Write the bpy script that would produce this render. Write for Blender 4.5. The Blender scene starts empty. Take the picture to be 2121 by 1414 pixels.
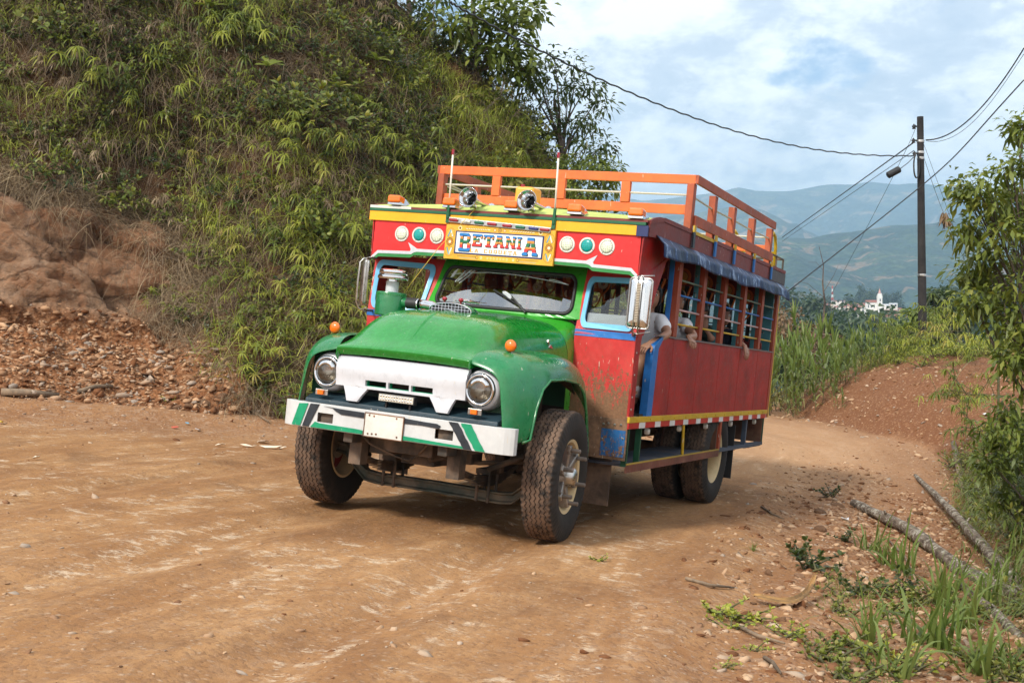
import bpy, bmesh, math, random
import numpy as np
from mathutils import Vector, Matrix, noise as mnoise
rnd = random.Random(7)
S = bpy.context.scene
COL = S.collection
R = math.radians
CAMH = 1.5
FPX = 2508.97          # focal length in photograph pixels

# ------------------------------------------------------------ node helpers
def newmat(name):
    m = bpy.data.materials.new(name); m.use_nodes = True
    nt = m.node_tree
    for n in list(nt.nodes): nt.nodes.remove(n)
    out = nt.nodes.new('ShaderNodeOutputMaterial')
    return m, nt, out
class NT:
    """tiny wrapper that makes node wiring short"""
    def __init__(s, nt): s.nt = nt
    def n(s, t, **kw):
        x = s.nt.nodes.new('ShaderNode' + t)
        for k, v in kw.items(): setattr(x, k, v)
        return x
    def l(s, a, b): s.nt.links.new(a, b)
    def put(s, sock, v):
        if hasattr(v, 'is_output') or isinstance(v, bpy.types.NodeSocket): s.l(v, sock)
        elif v is not None: sock.default_value = v
    def math(s, op, a, b=None, c=None, clamp=False):
        x = s.n('Math', operation=op); x.use_clamp = clamp
        s.put(x.inputs[0], a)
        if b is not None: s.put(x.inputs[1], b)
        if c is not None: s.put(x.inputs[2], c)
        return x.outputs[0]
    def noise(s, vec, scale, detail=4, rough=.55, dist=0, col=False):
        x = s.n('TexNoise'); s.put(x.inputs['Vector'], vec); x.inputs['Scale'].default_value = scale
        x.inputs['Detail'].default_value = detail; x.inputs['Roughness'].default_value = rough
        x.inputs['Distortion'].default_value = dist
        return x.outputs['Color' if col else 'Fac']
    def vor(s, vec, scale, feature='F1', out='Distance', rand=1.):
        x = s.n('TexVoronoi', feature=feature); s.put(x.inputs['Vector'], vec); x.inputs['Scale'].default_value = scale
        x.inputs['Randomness'].default_value = rand
        return x.outputs[out]
    def step(s, v, a, b):
        x = s.n('MapRange', interpolation_type='SMOOTHSTEP'); s.put(x.inputs[0], v)
        x.inputs[1].default_value = a; x.inputs[2].default_value = b
        return x.outputs[0]
    def lin(s, v, a, b, c, d):
        x = s.n('MapRange'); s.put(x.inputs[0], v)
        for i, q in enumerate((a, b, c, d)): x.inputs[i+1].default_value = q
        return x.outputs[0]
    def mix(s, f, a, b, mode='MIX'):
        x = s.n('Mix', data_type='RGBA', blend_type=mode)
        s.put(x.inputs[0], f)
        s.put(x.inputs[6], c4(a)); s.put(x.inputs[7], c4(b))
        return x.outputs[2]
    def scale(s, vec, sx, sy, sz, loc=(0,0,0), rot=(0,0,0)):
        x = s.n('Mapping'); s.put(x.inputs[0], vec); x.inputs['Scale'].default_value = (sx, sy, sz)
        x.inputs['Location'].default_value = loc; x.inputs['Rotation'].default_value = rot
        return x.outputs[0]
    def sep(s, vec):
        x = s.n('SeparateXYZ'); s.put(x.inputs[0], vec); return x.outputs
    def bump(s, h, strength=.3, dist=.01, normal=None):
        x = s.n('Bump'); x.inputs['Strength'].default_value = strength; x.inputs['Distance'].default_value = dist
        s.put(x.inputs['Height'], h)
        if normal is not None: s.put(x.inputs['Normal'], normal)
        return x.outputs[0]
    def ramp(s, v, stops, interp='LINEAR'):
        x = s.n('ValToRGB'); s.put(x.inputs[0], v); r = x.color_ramp; r.interpolation = interp
        while len(r.elements) < len(stops): r.elements.new(.5)
        for e, (p, c) in zip(r.elements, stops): e.position = p; e.color = c4(c)
        return x.outputs[0]
    def pbsdf(s, color=None, rough=.5, metal=0., coat=0., normal=None, spec=None, trans=None, alpha=None, emis=None, estr=0):
        x = s.n('BsdfPrincipled')
        s.put(x.inputs['Base Color'], c4(color) if not isinstance(color, bpy.types.NodeSocket) else color)
        s.put(x.inputs['Roughness'], rough); s.put(x.inputs['Metallic'], metal); s.put(x.inputs['Coat Weight'], coat)
        if coat: x.inputs['Coat Roughness'].default_value = .12
        if normal is not None: s.l(normal, x.inputs['Normal'])
        if spec is not None: s.put(x.inputs['Specular IOR Level'], spec)
        if trans is not None: s.put(x.inputs['Transmission Weight'], trans)
        return x.outputs[0]
def c4(c):
    if isinstance(c, bpy.types.NodeSocket) or not isinstance(c, (tuple, list)): return c
    return tuple(c) + (1.,) if len(c) == 3 else tuple(c)
def srgb(r, g, b):
    f = lambda v: (v/255/12.92) if v <= 10 else ((v/255+.055)/1.055)**2.4
    return (f(r), f(g), f(b))
MATS = {}
def paint(name, color, rough=.38, metal=0., coat=0., var=.10, mud=None, wear=0., bump=.0, mudcol=(.20,.105,.055), streak=0., dust=.0):
    """painted / plain surface; mud=(z_full, z_none, gain): dried mud thrown up on the lower body (object space)"""
    if name in MATS: return MATS[name]
    m, nt, out = newmat(name); N = NT(nt)
    tc = N.n('TexCoord').outputs['Object']
    n1 = N.noise(tc, 3.1, 5, .6); n2 = N.noise(tc, 23., 4, .6)
    dark = tuple(c*(1-var*1.6) for c in color); lite = tuple(min(1, c*(1+var)+.006) for c in color)
    col = N.mix(N.step(N.math('ADD', N.math('MULTIPLY', n1, .65), N.math('MULTIPLY', n2, .35)), .3, .7), dark, lite)
    rg = N.lin(n2, .3, .7, max(.02, rough-.08), min(1, rough+.12))
    if wear:
        v = N.noise(N.scale(tc, 42, 42, 9), 1., 3, .6)
        w = N.step(v, .70-.05*wear, .73-.05*wear)
        col = N.mix(N.math('MULTIPLY', w, .75), col, (.55,.50,.40))
    if streak:
        v = N.noise(N.scale(tc, 60, 60, 3.2), 1., 4, .6); p = N.noise(tc, 1.6, 2)
        w = N.math('MULTIPLY', N.step(v, .58, .72), N.step(p, .5, .68))
        col = N.mix(N.math('MULTIPLY', w, streak), col, (.50,.42,.33))
    if dust:
        d = N.noise(tc, 6., 5, .6)
        col = N.mix(N.math('MULTIPLY', N.step(d, .35, .8), dust), col, (.33,.20,.12))
    if mud:
        z = N.sep(tc)[2]
        a = N.lin(z, mud[1], mud[0], 0., 1.)
        spl = N.noise(N.scale(tc, 34, 34, 17), 1., 5, .7)
        fine = N.noise(tc, 85., 3, .7)
        k = N.math('ADD', N.math('MULTIPLY', spl, .7), N.math('MULTIPLY', fine, .3))
        th = N.math('SUBTRACT', .78, N.math('MULTIPLY', a, mud[2]))
        mk = N.math('MULTIPLY', N.math('SUBTRACT', k, th), 16., clamp=True)
        mk = N.math('MULTIPLY', mk, N.math('MULTIPLY', a, 6., clamp=True))
        mc = N.mix(N.noise(tc, 50., 3), tuple(c*.55 for c in mudcol), tuple(c*1.5 for c in mudcol))
        col = N.mix(mk, col, mc)
        rg = N.math('ADD', rg, N.math('MULTIPLY', mk, .5), clamp=True)
        bh = N.math('MULTIPLY', mk, N.noise(tc, 60., 3))
        nrm = N.bump(bh, .6, .006)
    else:
        nrm = N.bump(N.math('ADD', n2, N.noise(tc, 6., 2)), bump if bump else .05, .004)
    sh = N.pbsdf(col, rg, metal, coat, nrm)
    N.l(sh, out.inputs[0]); MATS[name] = m
    return m
def plain(name, color, rough=.5, metal=0., spec=None, coat=0.):
    if name in MATS: return MATS[name]
    m, nt, out = newmat(name); N = NT(nt)
    tc = N.n('TexCoord').outputs['Object']
    n = N.noise(tc, 14., 3)
    col = N.mix(n, tuple(c*.86 for c in color), tuple(min(1, c*1.1) for c in color))
    N.l(N.pbsdf(col, N.lin(n, .3, .7, max(.02, rough-.04), rough+.06), metal, coat, spec=spec), out.inputs[0]); MATS[name] = m
    return m

# ------------------------------------------------------------ mesh builder
class MB:
    def __init__(s): s.v = []; s.f = []; s.m = []
    def add(s, vs, fs, mi=0):
        o = len(s.v); s.v += [tuple(p) for p in vs]; s.f += [tuple(i+o for i in f) for f in fs]; s.m += [mi]*len(fs); return s
    def box(s, c, d, rot=None, mi=0):
        hx, hy, hz = d[0]/2, d[1]/2, d[2]/2
        P = [Vector((x*hx, y*hy, z*hz)) for z in (-1, 1) for y in (-1, 1) for x in (-1, 1)]
        if rot is not None: P = [rot @ p for p in P]
        P = [p + Vector(c) for p in P]
        return s.add(P, [(0,2,3,1),(4,5,7,6),(0,1,5,4),(2,6,7,3),(0,4,6,2),(1,3,7,5)], mi)
    def bb(s, x0, x1, y0, y1, z0, z1, mi=0):
        return s.box(((x0+x1)/2, (y0+y1)/2, (z0+z1)/2), (abs(x1-x0), abs(y1-y0), abs(z1-z0)), None, mi)
    def beam(s, a, b, w, h, up=(0,0,1), mi=0):
        a = Vector(a); b = Vector(b); d = (b-a); L = d.length; x = d/L
        y = Vector(up).cross(x); y.normalize(); z = x.cross(y)
        M3 = Matrix((x, y, z)).transposed()
        return s.box((a+b)/2, (L, w, h), M3, mi)
    def tube(s, pts, r, n=8, mi=0, cap=True):
        pts = [Vector(p) for p in pts]; rs = r if isinstance(r, (list, tuple)) else [r]*len(pts)
        o = len(s.v); t = (pts[1]-pts[0]).normalized()
        u = t.orthogonal().normalized(); prev = t
        for i, p in enumerate(pts):
            if i == 0: t = (pts[1]-pts[0])
            elif i == len(pts)-1: t = (pts[-1]-pts[-2])
            else: t = (pts[i+1]-pts[i-1])
            if t.length < 1e-9: t = prev.copy()
            t.normalize(); u = prev.rotation_difference(t) @ u; prev = t
            w = t.cross(u)
            for k in range(n):
                a = 2*math.pi*k/n
                s.v.append(tuple(p + (u*math.cos(a) + w*math.sin(a))*rs[i]))
        for i in range(len(pts)-1):
            for k in range(n):
                k2 = (k+1) % n
                s.f.append((o+i*n+k, o+i*n+k2, o+(i+1)*n+k2, o+(i+1)*n+k)); s.m.append(mi)
        if cap:
            s.f.append(tuple(o+k for k in range(n-1, -1, -1))); s.m.append(mi)
            s.f.append(tuple(o+(len(pts)-1)*n+k for k in range(n))); s.m.append(mi)
        return s
    def cyl(s, a, b, r, n=16, mi=0, r2=None): return s.tube([a, b], [r, r if r2 is None else r2], n, mi)
    def lathe(s, c, axis, prof, n=32, mi=0, cap=False):
        """prof: list of (radius, distance along axis)"""
        ax = Vector(axis).normalized(); u = ax.orthogonal().normalized()
        if abs(ax.z) < .9: u = Vector((0,0,1)).cross(ax).normalized()
        w = ax.cross(u); c = Vector(c); o = len(s.v)
        for r, h in prof:
            for k in range(n):
                a = 2*math.pi*k/n
                s.v.append(tuple(c + ax*h + (u*math.cos(a)+w*math.sin(a))*r))
        for i in range(len(prof)-1):
            for k in range(n):
                k2 = (k+1) % n
                s.f.append((o+i*n+k, o+i*n+k2, o+(i+1)*n+k2, o+(i+1)*n+k)); s.m.append(mi)
        if cap:
            s.f.append(tuple(o+k for k in range(n-1, -1, -1))); s.m.append(mi)
            s.f.append(tuple(o+(len(prof)-1)*n+k for k in range(n))); s.m.append(mi)
        return s
    def poly(s, pts, mi=0): return s.add(pts, [tuple(range(len(pts)))], mi)
    def prism(s, pts, off, mi=0, mi_side=None):
        """planar polygon extruded by vector off"""
        n = len(pts); off = Vector(off); a = [Vector(p) for p in pts]; b = [p+off for p in a]
        s.add(a+b, [tuple(range(n-1, -1, -1)), tuple(range(n, 2*n))], mi)
        o = len(s.v)-2*n; ms = mi if mi_side is None else mi_side
        for i in range(n):
            j = (i+1) % n; s.f.append((o+i, o+j, o+n+j, o+n+i)); s.m.append(ms)
        return s
    def grid(s, rows, mi=0, closed=False):
        o = len(s.v); n = len(rows[0])
        for r in rows: s.v += [tuple(p) for p in r]
        for i in range(len(rows)-1):
            for k in range(n if closed else n-1):
                k2 = (k+1) % n
                s.f.append((o+i*n+k, o+i*n+k2, o+(i+1)*n+k2, o+(i+1)*n+k)); s.m.append(mi)
        return s
    def mirror_y(s):
        o = len(s.v); s.v += [(x, -y, z) for x, y, z in s.v]
        k = len(s.f)
        s.f += [tuple(i+o for i in reversed(f)) for f in s.f[:k]]; s.m += s.m[:k]; return s
    def flipped(s):
        t = MB(); t.v = [(x, -y, z) for x, y, z in s.v]; t.f = [tuple(reversed(f)) for f in s.f]; t.m = list(s.m); return t
    def build(s, name, mats, parent=None, smooth=False, bevel=0, subsurf=0, solid=0, seg=2, label=None, angle=35, loc=None, recalc=True):
        me = bpy.data.meshes.new(name); me.from_pydata(s.v, [], s.f)
        mats = mats if isinstance(mats, (list, tuple)) else [mats]
        for m in mats: me.materials.append(m)
        if len(mats) > 1: me.polygons.foreach_set('material_index', s.m)
        if recalc:
            bm = bmesh.new(); bm.from_mesh(me); bmesh.ops.recalc_face_normals(bm, faces=bm.faces); bm.to_mesh(me); bm.free()
        me.update()
        o = bpy.data.objects.new(name, me); COL.objects.link(o)
        if loc is not None: o.location = loc
        if parent is not None: o.parent = parent
        if solid: md = o.modifiers.new('s', 'SOLIDIFY'); md.thickness = solid; md.offset = 0
        if subsurf: md = o.modifiers.new('u', 'SUBSURF'); md.levels = md.render_levels = subsurf
        if bevel:
            md = o.modifiers.new('b', 'BEVEL'); md.width = bevel; md.segments = seg; md.limit_method = 'ANGLE'; md.angle_limit = R(40)
        if smooth or subsurf: me.polygons.foreach_set('use_smooth', [True]*len(me.polygons))
        elif bevel or smooth is None: pass
        if smooth == 'auto':
            me.set_sharp_from_angle(angle=R(angle))
        if label: o['label'] = label
        return o
def np_mesh(name, verts, faces_flat, nper, mats, mat_idx=None, smooth=False):
    """fast mesh from numpy: verts (n,3), faces (m,nper)"""
    me = bpy.data.meshes.new(name)
    verts = np.asarray(verts, dtype=np.float32); f = np.asarray(faces_flat, dtype=np.int32).reshape(-1, nper)
    me.vertices.add(len(verts)); me.vertices.foreach_set('co', verts.ravel())
    me.loops.add(f.size); me.loops.foreach_set('vertex_index', f.ravel())
    me.polygons.add(len(f)); me.polygons.foreach_set('loop_start', np.arange(0, f.size, nper, dtype=np.int32))
    me.polygons.foreach_set('loop_total', np.full(len(f), nper, dtype=np.int32))
    for m in (mats if isinstance(mats, (list, tuple)) else [mats]): me.materials.append(m)
    if mat_idx is not None: me.polygons.foreach_set('material_index', np.asarray(mat_idx, dtype=np.int32))
    if smooth: me.polygons.foreach_set('use_smooth', np.ones(len(f), dtype=bool))
    me.update(calc_edges=True); me.validate()
    return me
def linkobj(name, me, parent=None, loc=None, rot=None, sc=None):
    o = bpy.data.objects.new(name, me); COL.objects.link(o)
    if parent is not None: o.parent = parent
    if loc is not None: o.location = loc
    if rot is not None: o.rotation_euler = rot
    if sc is not None: o.scale = sc if isinstance(sc, (tuple, list)) else (sc, sc, sc)
    return o
def empty(name, loc=(0,0,0), rot=(0,0,0)):
    o = bpy.data.objects.new(name, None); COL.objects.link(o); o.location = loc; o.rotation_euler = rot; o.empty_display_size = .2
    return o
def tag(o, label=None, cat=None, group=None, kind=None):
    if label: o['label'] = label
    if cat: o['category'] = cat
    if group: o['group'] = group
    if kind: o['kind'] = kind
    return o
def copy_tree(o, parent=None, depth=0):
    c = o.copy(); COL.objects.link(c); c.parent = parent
    for ch in o.children: copy_tree(ch, c, depth+1)
    return c
# ============================================================ THE BUS
# bus frame: X forward, Y to the bus's own left, Z up, origin on the ground under the front axle
BUSM = Matrix(((-.40934, .90685, .10036, -.6111), (-.91154, -.41121, -.00220, 9.6108), (.03928, -.09238, .99495, CAMH-1.4193), (0,0,0,1)))
bus = empty('passenger_bus'); bus.matrix_world = BUSM
tag(bus, 'red and green open sided country bus on the dirt road, with an orange roof rack', 'bus')
def busdeg(): pass
RED  = paint('bus_red', srgb(205,38,36), .42, var=.12, mud=(.55,1.45,.62), wear=.35, dust=.10)
REDP = paint('cab_red', srgb(196,44,42), .48, var=.12, mud=(.60,1.75,.66), wear=.8, dust=.12)
REDF = paint('fascia_red', srgb(215,30,28), .40, var=.12, wear=.1)
REDS = paint('side_red', srgb(156,8,4), .50, var=.28, streak=.30, wear=.10)  # darker than the front reds: shade on the side put into the colour
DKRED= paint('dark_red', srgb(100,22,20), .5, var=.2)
MAR  = paint('maroon_board', srgb(118,44,38), .55, var=.18, wear=.3, bump=.2)
GRN  = paint('fender_green', srgb(6,112,60), .28, coat=.4, var=.12, wear=.55, mud=(.55,1.42,.30), dust=.08)
HOOD = paint('hood_green', srgb(8,124,36), .24, coat=.55, var=.12, wear=.04)
COWL = paint('cowl_green', srgb(52,158,40), .30, coat=.3, var=.08)
DGRN = paint('deep_green', srgb(10,70,45), .45, var=.2)
GTR  = paint('trim_green', srgb(40,128,60), .4)
TEALG= paint('bumper_green', srgb(0,140,98), .35, wear=.25)
WHT  = paint('white_enamel', srgb(198,201,207), .30, coat=.3, var=.07, wear=.04, dust=.10)
WHT2 = paint('bumper_white', srgb(198,200,200), .38, var=.06, wear=.8, mud=(.55,.95,.18), dust=.08)
YEL  = paint('yellow_board', srgb(242,170,6), .42, var=.06, wear=.1)
YELD = paint('yellow_old', srgb(196,158,26), .5, var=.15, wear=.3)
ORG  = paint('orange_wood', srgb(222,102,40), .55, var=.14, wear=.2, bump=.15)
ORGD = paint('brown_orange_wood', srgb(158,72,38), .55, var=.22, wear=.35, bump=.2)
BRN  = paint('brown_post', srgb(150,62,32), .5, var=.18, wear=.2)
BLU  = paint('blue_paint', srgb(22,104,178), .42, var=.12, wear=.2)
BLUM = paint('blue_muddy', srgb(22,92,150), .55, var=.25, wear=1.6, mud=(.0,1.5,.52))
MUDM = paint('mud_caked_steel', (.20,.115,.065), .9, var=.45, wear=.5, bump=1.0, mudcol=(.26,.16,.10))
LBL  = paint('light_blue', srgb(110,182,224), .4, var=.06, wear=.05)
TEAL = paint('teal_plank', srgb(58,118,128), .5, var=.18, wear=.2)
BLK  = plain('black_rubber', (.016,.016,.017), .55)
BLKP = paint('black_paint', (.018,.024,.032), .35, var=.2, wear=.15)
SLATE= paint('slate_apron', srgb(30,52,62), .42, var=.2, wear=.12)
DIRTY= paint('dirty_metal', (.045,.04,.034), .75, var=.4, dust=.5)
AXLE = paint('axle_green', (.060,.075,.060), .75, var=.4, dust=.45)
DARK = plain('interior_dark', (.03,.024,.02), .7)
CHR  = plain('chrome', (.66,.67,.68), .10, 1.)
CHRD = paint('dull_chrome', (.52,.50,.47), .30, 1., var=.2)
RUST = paint('rusty_steel', (.26,.13,.07), .75, .2, var=.4)
PLATE= paint('plate_white', srgb(214,212,204), .5, wear=.4, dust=.12)
ROOFY= paint('roof_canvas', srgb(182,196,96), .6, var=.2)
CREAM= paint('rim_cream', srgb(196,174,132), .6, var=.2, dust=.3)
def glassmat(name, tint, gloss=.9, rough=.02, ior=1.5, extra=0.):
    m, nt, out = newmat(name); N = NT(nt)
    fr = N.n('Fresnel'); fr.inputs[0].default_value = ior
    g = N.n('BsdfGlossy'); g.inputs['Roughness'].default_value = rough; g.inputs['Color'].default_value = (gloss, gloss, gloss, 1)
    t = N.n('BsdfTransparent'); t.inputs[0].default_value = c4(tint)
    mx = N.n('MixShader'); f = N.math('ADD', fr.outputs[0], extra, clamp=True)
    N.l(f, mx.inputs[0]); N.l(t.outputs[0], mx.inputs[1]); N.l(g.outputs[0], mx.inputs[2]); N.l(mx.outputs[0], out.inputs[0])
    MATS[name] = m; return m
GLS = glassmat('window_glass', (.80,.84,.84), extra=.04)
LENS = glassmat('lamp_glass', (.86,.84,.78), extra=.05)
AMB = plain('amber_lens', srgb(235,110,12), .18, coat=.6)
REDL = plain('red_lens', srgb(150,20,36), .2, coat=.5)
GRNL = plain('green_lens', srgb(16,98,70), .2, coat=.5)
BLUL = plain('blue_lens', srgb(40,44,110), .2, coat=.5)
def dotted(name, base, dot):
    m, nt, out = newmat(name); N = NT(nt); tc = N.n('TexCoord').outputs['Object']
    d = N.vor(tc, 62., rand=.25); col = N.mix(N.step(d, .28, .42), dot, base)
    N.l(N.pbsdf(col, .25, coat=.4), out.inputs[0]); MATS[name] = m; return m
DOTW = dotted('led_lens_white', srgb(226,224,206), srgb(168,190,160)); DOTT = dotted('led_lens_teal', srgb(0,158,150), srgb(0,128,130))
# tarpaulin: blue plastic with highlights on its folds painted as pale streaks
def tarpmat():
    m, nt, out = newmat('tarpaulin'); N = NT(nt); tc = N.n('TexCoord').outputs['Object']
    a = N.noise(N.scale(tc, 4.2, 1, 1.8, rot=(0,R(28),0)), 1., 5, .60, .9)
    b = N.noise(N.scale(tc, 20, 4, 7, rot=(0,R(30),0)), 1., 4, .6, 1.)
    k = N.math('ADD', N.math('MULTIPLY', a, .6), N.math('MULTIPLY', b, .4))
    col = N.ramp(k, [(.38, srgb(6,18,40)), (.51, srgb(12,36,78)), (.555, srgb(34,66,116)), (.585, srgb(160,178,200)), (.615, srgb(24,54,104)), (.70, srgb(8,22,46))])
    N.l(N.pbsdf(col, .46, spec=.28, normal=N.bump(k, .7, .03)), out.inputs[0]); MATS['tarp'] = m; return m
TARP = tarpmat()
def interp_rows(st, xs):
    ks = [s[0] for s in st]; rows = []
    for x in xs:
        for i in range(len(st)-1):
            a, b = st[i], st[i+1]
            if (a[0]-x)*(b[0]-x) <= 0 and a[0] != b[0]:
                t = (x-a[0])/(b[0]-a[0])
                rows.append((x, [(p[0]*(1-t)+q[0]*t, p[1]*(1-t)+q[1]*t) for p, q in zip(a[1], b[1])])); break
    return rows
def P(name, mb, mat, parent=bus, **kw): return mb.build(name, mat, parent, **kw)

# ---- hood
HY = [
 (.775, [0,.1,.2,.3,.4,.47,.52,.545,.55], [1.265,1.265,1.264,1.262,1.259,1.256,1.254,1.252,1.25]),
 (.812, [0,.1,.2,.3,.4,.47,.525,.55,.556], [1.318,1.318,1.317,1.315,1.312,1.309,1.306,1.304,1.302]),
 (.800, [0,.1,.2,.3,.4,.47,.53,.555,.562], [1.335,1.335,1.333,1.33,1.326,1.322,1.318,1.315,1.312]),
 (.72, [0,.1,.2,.3,.4,.47,.53,.565,.575], [1.388,1.384,1.382,1.376,1.366,1.356,1.345,1.336,1.325]),
 (.64, [0,.1,.2,.3,.4,.47,.53,.57,.585], [1.458,1.452,1.451,1.447,1.432,1.405,1.376,1.355,1.340]),
 (.55, [0,.1,.2,.3,.4,.48,.54,.58,.60], [1.536,1.528,1.527,1.524,1.508,1.472,1.420,1.378,1.352]),
 (.45, [0,.1,.2,.3,.4,.48,.55,.59,.61], [1.602,1.594,1.593,1.590,1.572,1.535,1.470,1.405,1.364]),
 (.33, [0,.1,.2,.31,.41,.49,.555,.60,.62], [1.642,1.635,1.634,1.630,1.612,1.578,1.510,1.425,1.374]),
 (.10, [0,.11,.22,.33,.43,.51,.575,.615,.635], [1.664,1.660,1.658,1.652,1.636,1.603,1.538,1.442,1.377]),
 (-.20, [0,.12,.24,.36,.46,.545,.61,.645,.66], [1.680,1.678,1.673,1.662,1.640,1.602,1.540,1.450,1.375]),
 (-.45, [0,.13,.26,.39,.50,.585,.65,.685,.70], [1.692,1.690,1.685,1.673,1.650,1.612,1.548,1.455,1.37]),
 (-.62, [0,.13,.26,.40,.53,.62,.69,.728,.745], [1.699,1.697,1.692,1.680,1.657,1.620,1.555,1.46,1.37]),
]
def hoodrows(a, extra):
    rows = []
    for x, ys, zs in a:
        h = [(x, y, z) for y, z in zip(ys, zs)]
        h.append((x if x < .7 else x, ys[-1]+.004, zs[-1]-extra))
        rows.append([(p[0], -p[1], p[2]) for p in reversed(h[1:])] + h)
    return rows
mb = MB(); mb.grid(hoodrows(HY, .06)); hood = P('hood', mb, HOOD, subsurf=2)
# raised crease down the middle of the nose
mb = MB(); rr = []
for x, z, w in [(.70,1.40,.004),(.64,1.461,.010),(.55,1.540,.014),(.45,1.606,.014),(.36,1.637,.010),(.28,1.650,.003)]:
    rr.append([(x, -w, z-.010), (x, -w*.3, z+.004), (x, w*.6, z+.003), (x, w*2.2, z-.012)])
mb.grid(rr); P('hood_crease', mb, HOOD, hood, subsurf=2)
# ---- cowl
CW = [HY[-1], (-.74, [0,.13,.26,.40,.54,.64,.70,.725,.735], [1.712,1.710,1.705,1.694,1.675,1.648,1.59,1.47,1.37]),
      (-.86, [0,.13,.26,.40,.54,.65,.705,.715,.72], [1.735,1.733,1.729,1.722,1.71,1.69,1.63,1.48,1.37])]
CW[0] = (-.632, [y*1.0 for y in CW[0][1]], [z-.004 for z in CW[0][2]])
mb = MB(); mb.grid(hoodrows(CW, .75)); P('cowl', mb, COWL, subsurf=2)
# ---- fenders
FS = [
 (.79, [(.545,1.285),(.64,1.268),(.73,1.243),(.782,1.205),(.806,1.15),(.818,1.09),(.828,1.02),(.845,.95),(.868,.75)]),
 (.765,[(.553,1.33),(.65,1.315),(.75,1.285),(.812,1.243),(.842,1.18),(.855,1.11),(.862,1.025),(.872,.94),(.89,.74)]),
 (.70, [(.565,1.372),(.67,1.365),(.77,1.335),(.84,1.288),(.878,1.22),(.893,1.13),(.90,1.03),(.907,.93),(.915,.745)]),
 (.62, [(.58,1.392),(.68,1.39),(.79,1.362),(.862,1.315),(.908,1.24),(.93,1.145),(.938,1.03),(.943,.92),(.95,.76)]),
 (.555,[(.59,1.40),(.70,1.402),(.81,1.378),(.885,1.335),(.932,1.27),(.958,1.18),(.968,1.05),(.973,.92),(.98,.785)]),
 (.515,[(.595,1.402),(.705,1.406),(.818,1.383),(.893,1.343),(.942,1.285),(.967,1.21),(.978,1.13),(.984,1.07),(.99,1.01)]),
 (.455,[(.60,1.404),(.72,1.41),(.83,1.388),(.905,1.35),(.952,1.30),(.977,1.25),(.988,1.21),(.994,1.18),(1.0,1.15)]),
 (.36, [(.61,1.405),(.74,1.415),(.86,1.397),(.932,1.362),(.972,1.32),(.992,1.285),(1.002,1.26),(1.008,1.24),(1.012,1.218)]),
 (.10, [(.63,1.40),(.76,1.42),(.88,1.405),(.95,1.375),(.99,1.34),(1.008,1.30),(1.014,1.27),(1.018,1.25),(1.022,1.228)]),
 (-.18,[(.66,1.395),(.78,1.41),(.89,1.39),(.955,1.355),(.99,1.318),(1.007,1.282),(1.013,1.25),(1.018,1.228),(1.022,1.205)]),
 (-.34,[(.68,1.385),(.79,1.385),(.89,1.355),(.95,1.31),(.985,1.265),(1.003,1.22),(1.012,1.18),(1.018,1.15),(1.022,1.12)]),
 (-.43,[(.70,1.37),(.80,1.355),(.89,1.31),(.95,1.25),(.985,1.18),(1.003,1.11),(1.012,1.05),(1.018,1.0),(1.022,.95)]),
 (-.50,[(.71,1.34),(.80,1.305),(.89,1.24),(.95,1.16),(.985,1.06),(1.003,.96),(1.012,.86),(1.018,.77),(1.022,.69)]),
 (-.55,[(.72,1.28),(.80,1.24),(.89,1.16),(.95,1.06),(.985,.95),(1.003,.84),(1.012,.75),(1.018,.67),(1.022,.60)]),
 (-.585,[(.72,1.20),(.80,1.16),(.89,1.08),(.95,.98),(.985,.87),(1.0,.78),(1.008,.70),(1.012,.64),(1.015,.58)]),
]
fend = MB(); fend.grid([[(x, y, z) for y, z in pr] for x, pr in FS])
# rolled lip along wheel opening
LIP = [(x+0, pr[-1][0], pr[-1][1]) for x, pr in FS[3:14]]
fl_ = {}
for sgn in (1, -1):
    f = fend if sgn > 0 else fend.flipped()
    fo = P('fender', f, GRN, subsurf=2, solid=.012); fl_[sgn] = fo
    mb = MB(); mb.tube([(x, sgn*y, z) for x, y, z in LIP], .011, 8)
    P('wheel_arch_lip', mb, GRN, fo, smooth=True)
    # inner liner: dark sheet closing wheel house
    mb = MB(); mb.grid([[(x, sgn*.62, .85), (x, sgn*.62, 1.31), (x, sgn*.90, zz)] for x, zz in ((.62,1.22),(.4,1.25),(0,1.26),(-.30,1.22),(-.46,1.10))])
    P('inner_liner', mb, DIRTY, fo, solid=.006)
    # side marker lamp on top
    c = Vector((.5476, sgn*.753, 1.4429)); t = MB()
    t.lathe(c, (1,.0,0), [(.0,-.028),(.030,-.022),(.046,-.004),(.047,.004)], 24, 0); t.cyl(c+Vector((-.01,0,-.09)), c+Vector((-.01,0,-.02)), .010, 10)
    t.lathe(c+Vector((-.01,0,-.075)), (0,0,1), [(.0,-.01),(.028,-.008),(.024,.004),(.0,.006)], 16)
    tl = P('turn_lamp', t, CHR, smooth=True)
    t = MB(); t.lathe(c, (1,0,0), [(.045,.004),(.046,.010),(.036,.024),(.018,.032),(.0,.034)], 24); P('lens', t, AMB, tl, smooth=True)
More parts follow.
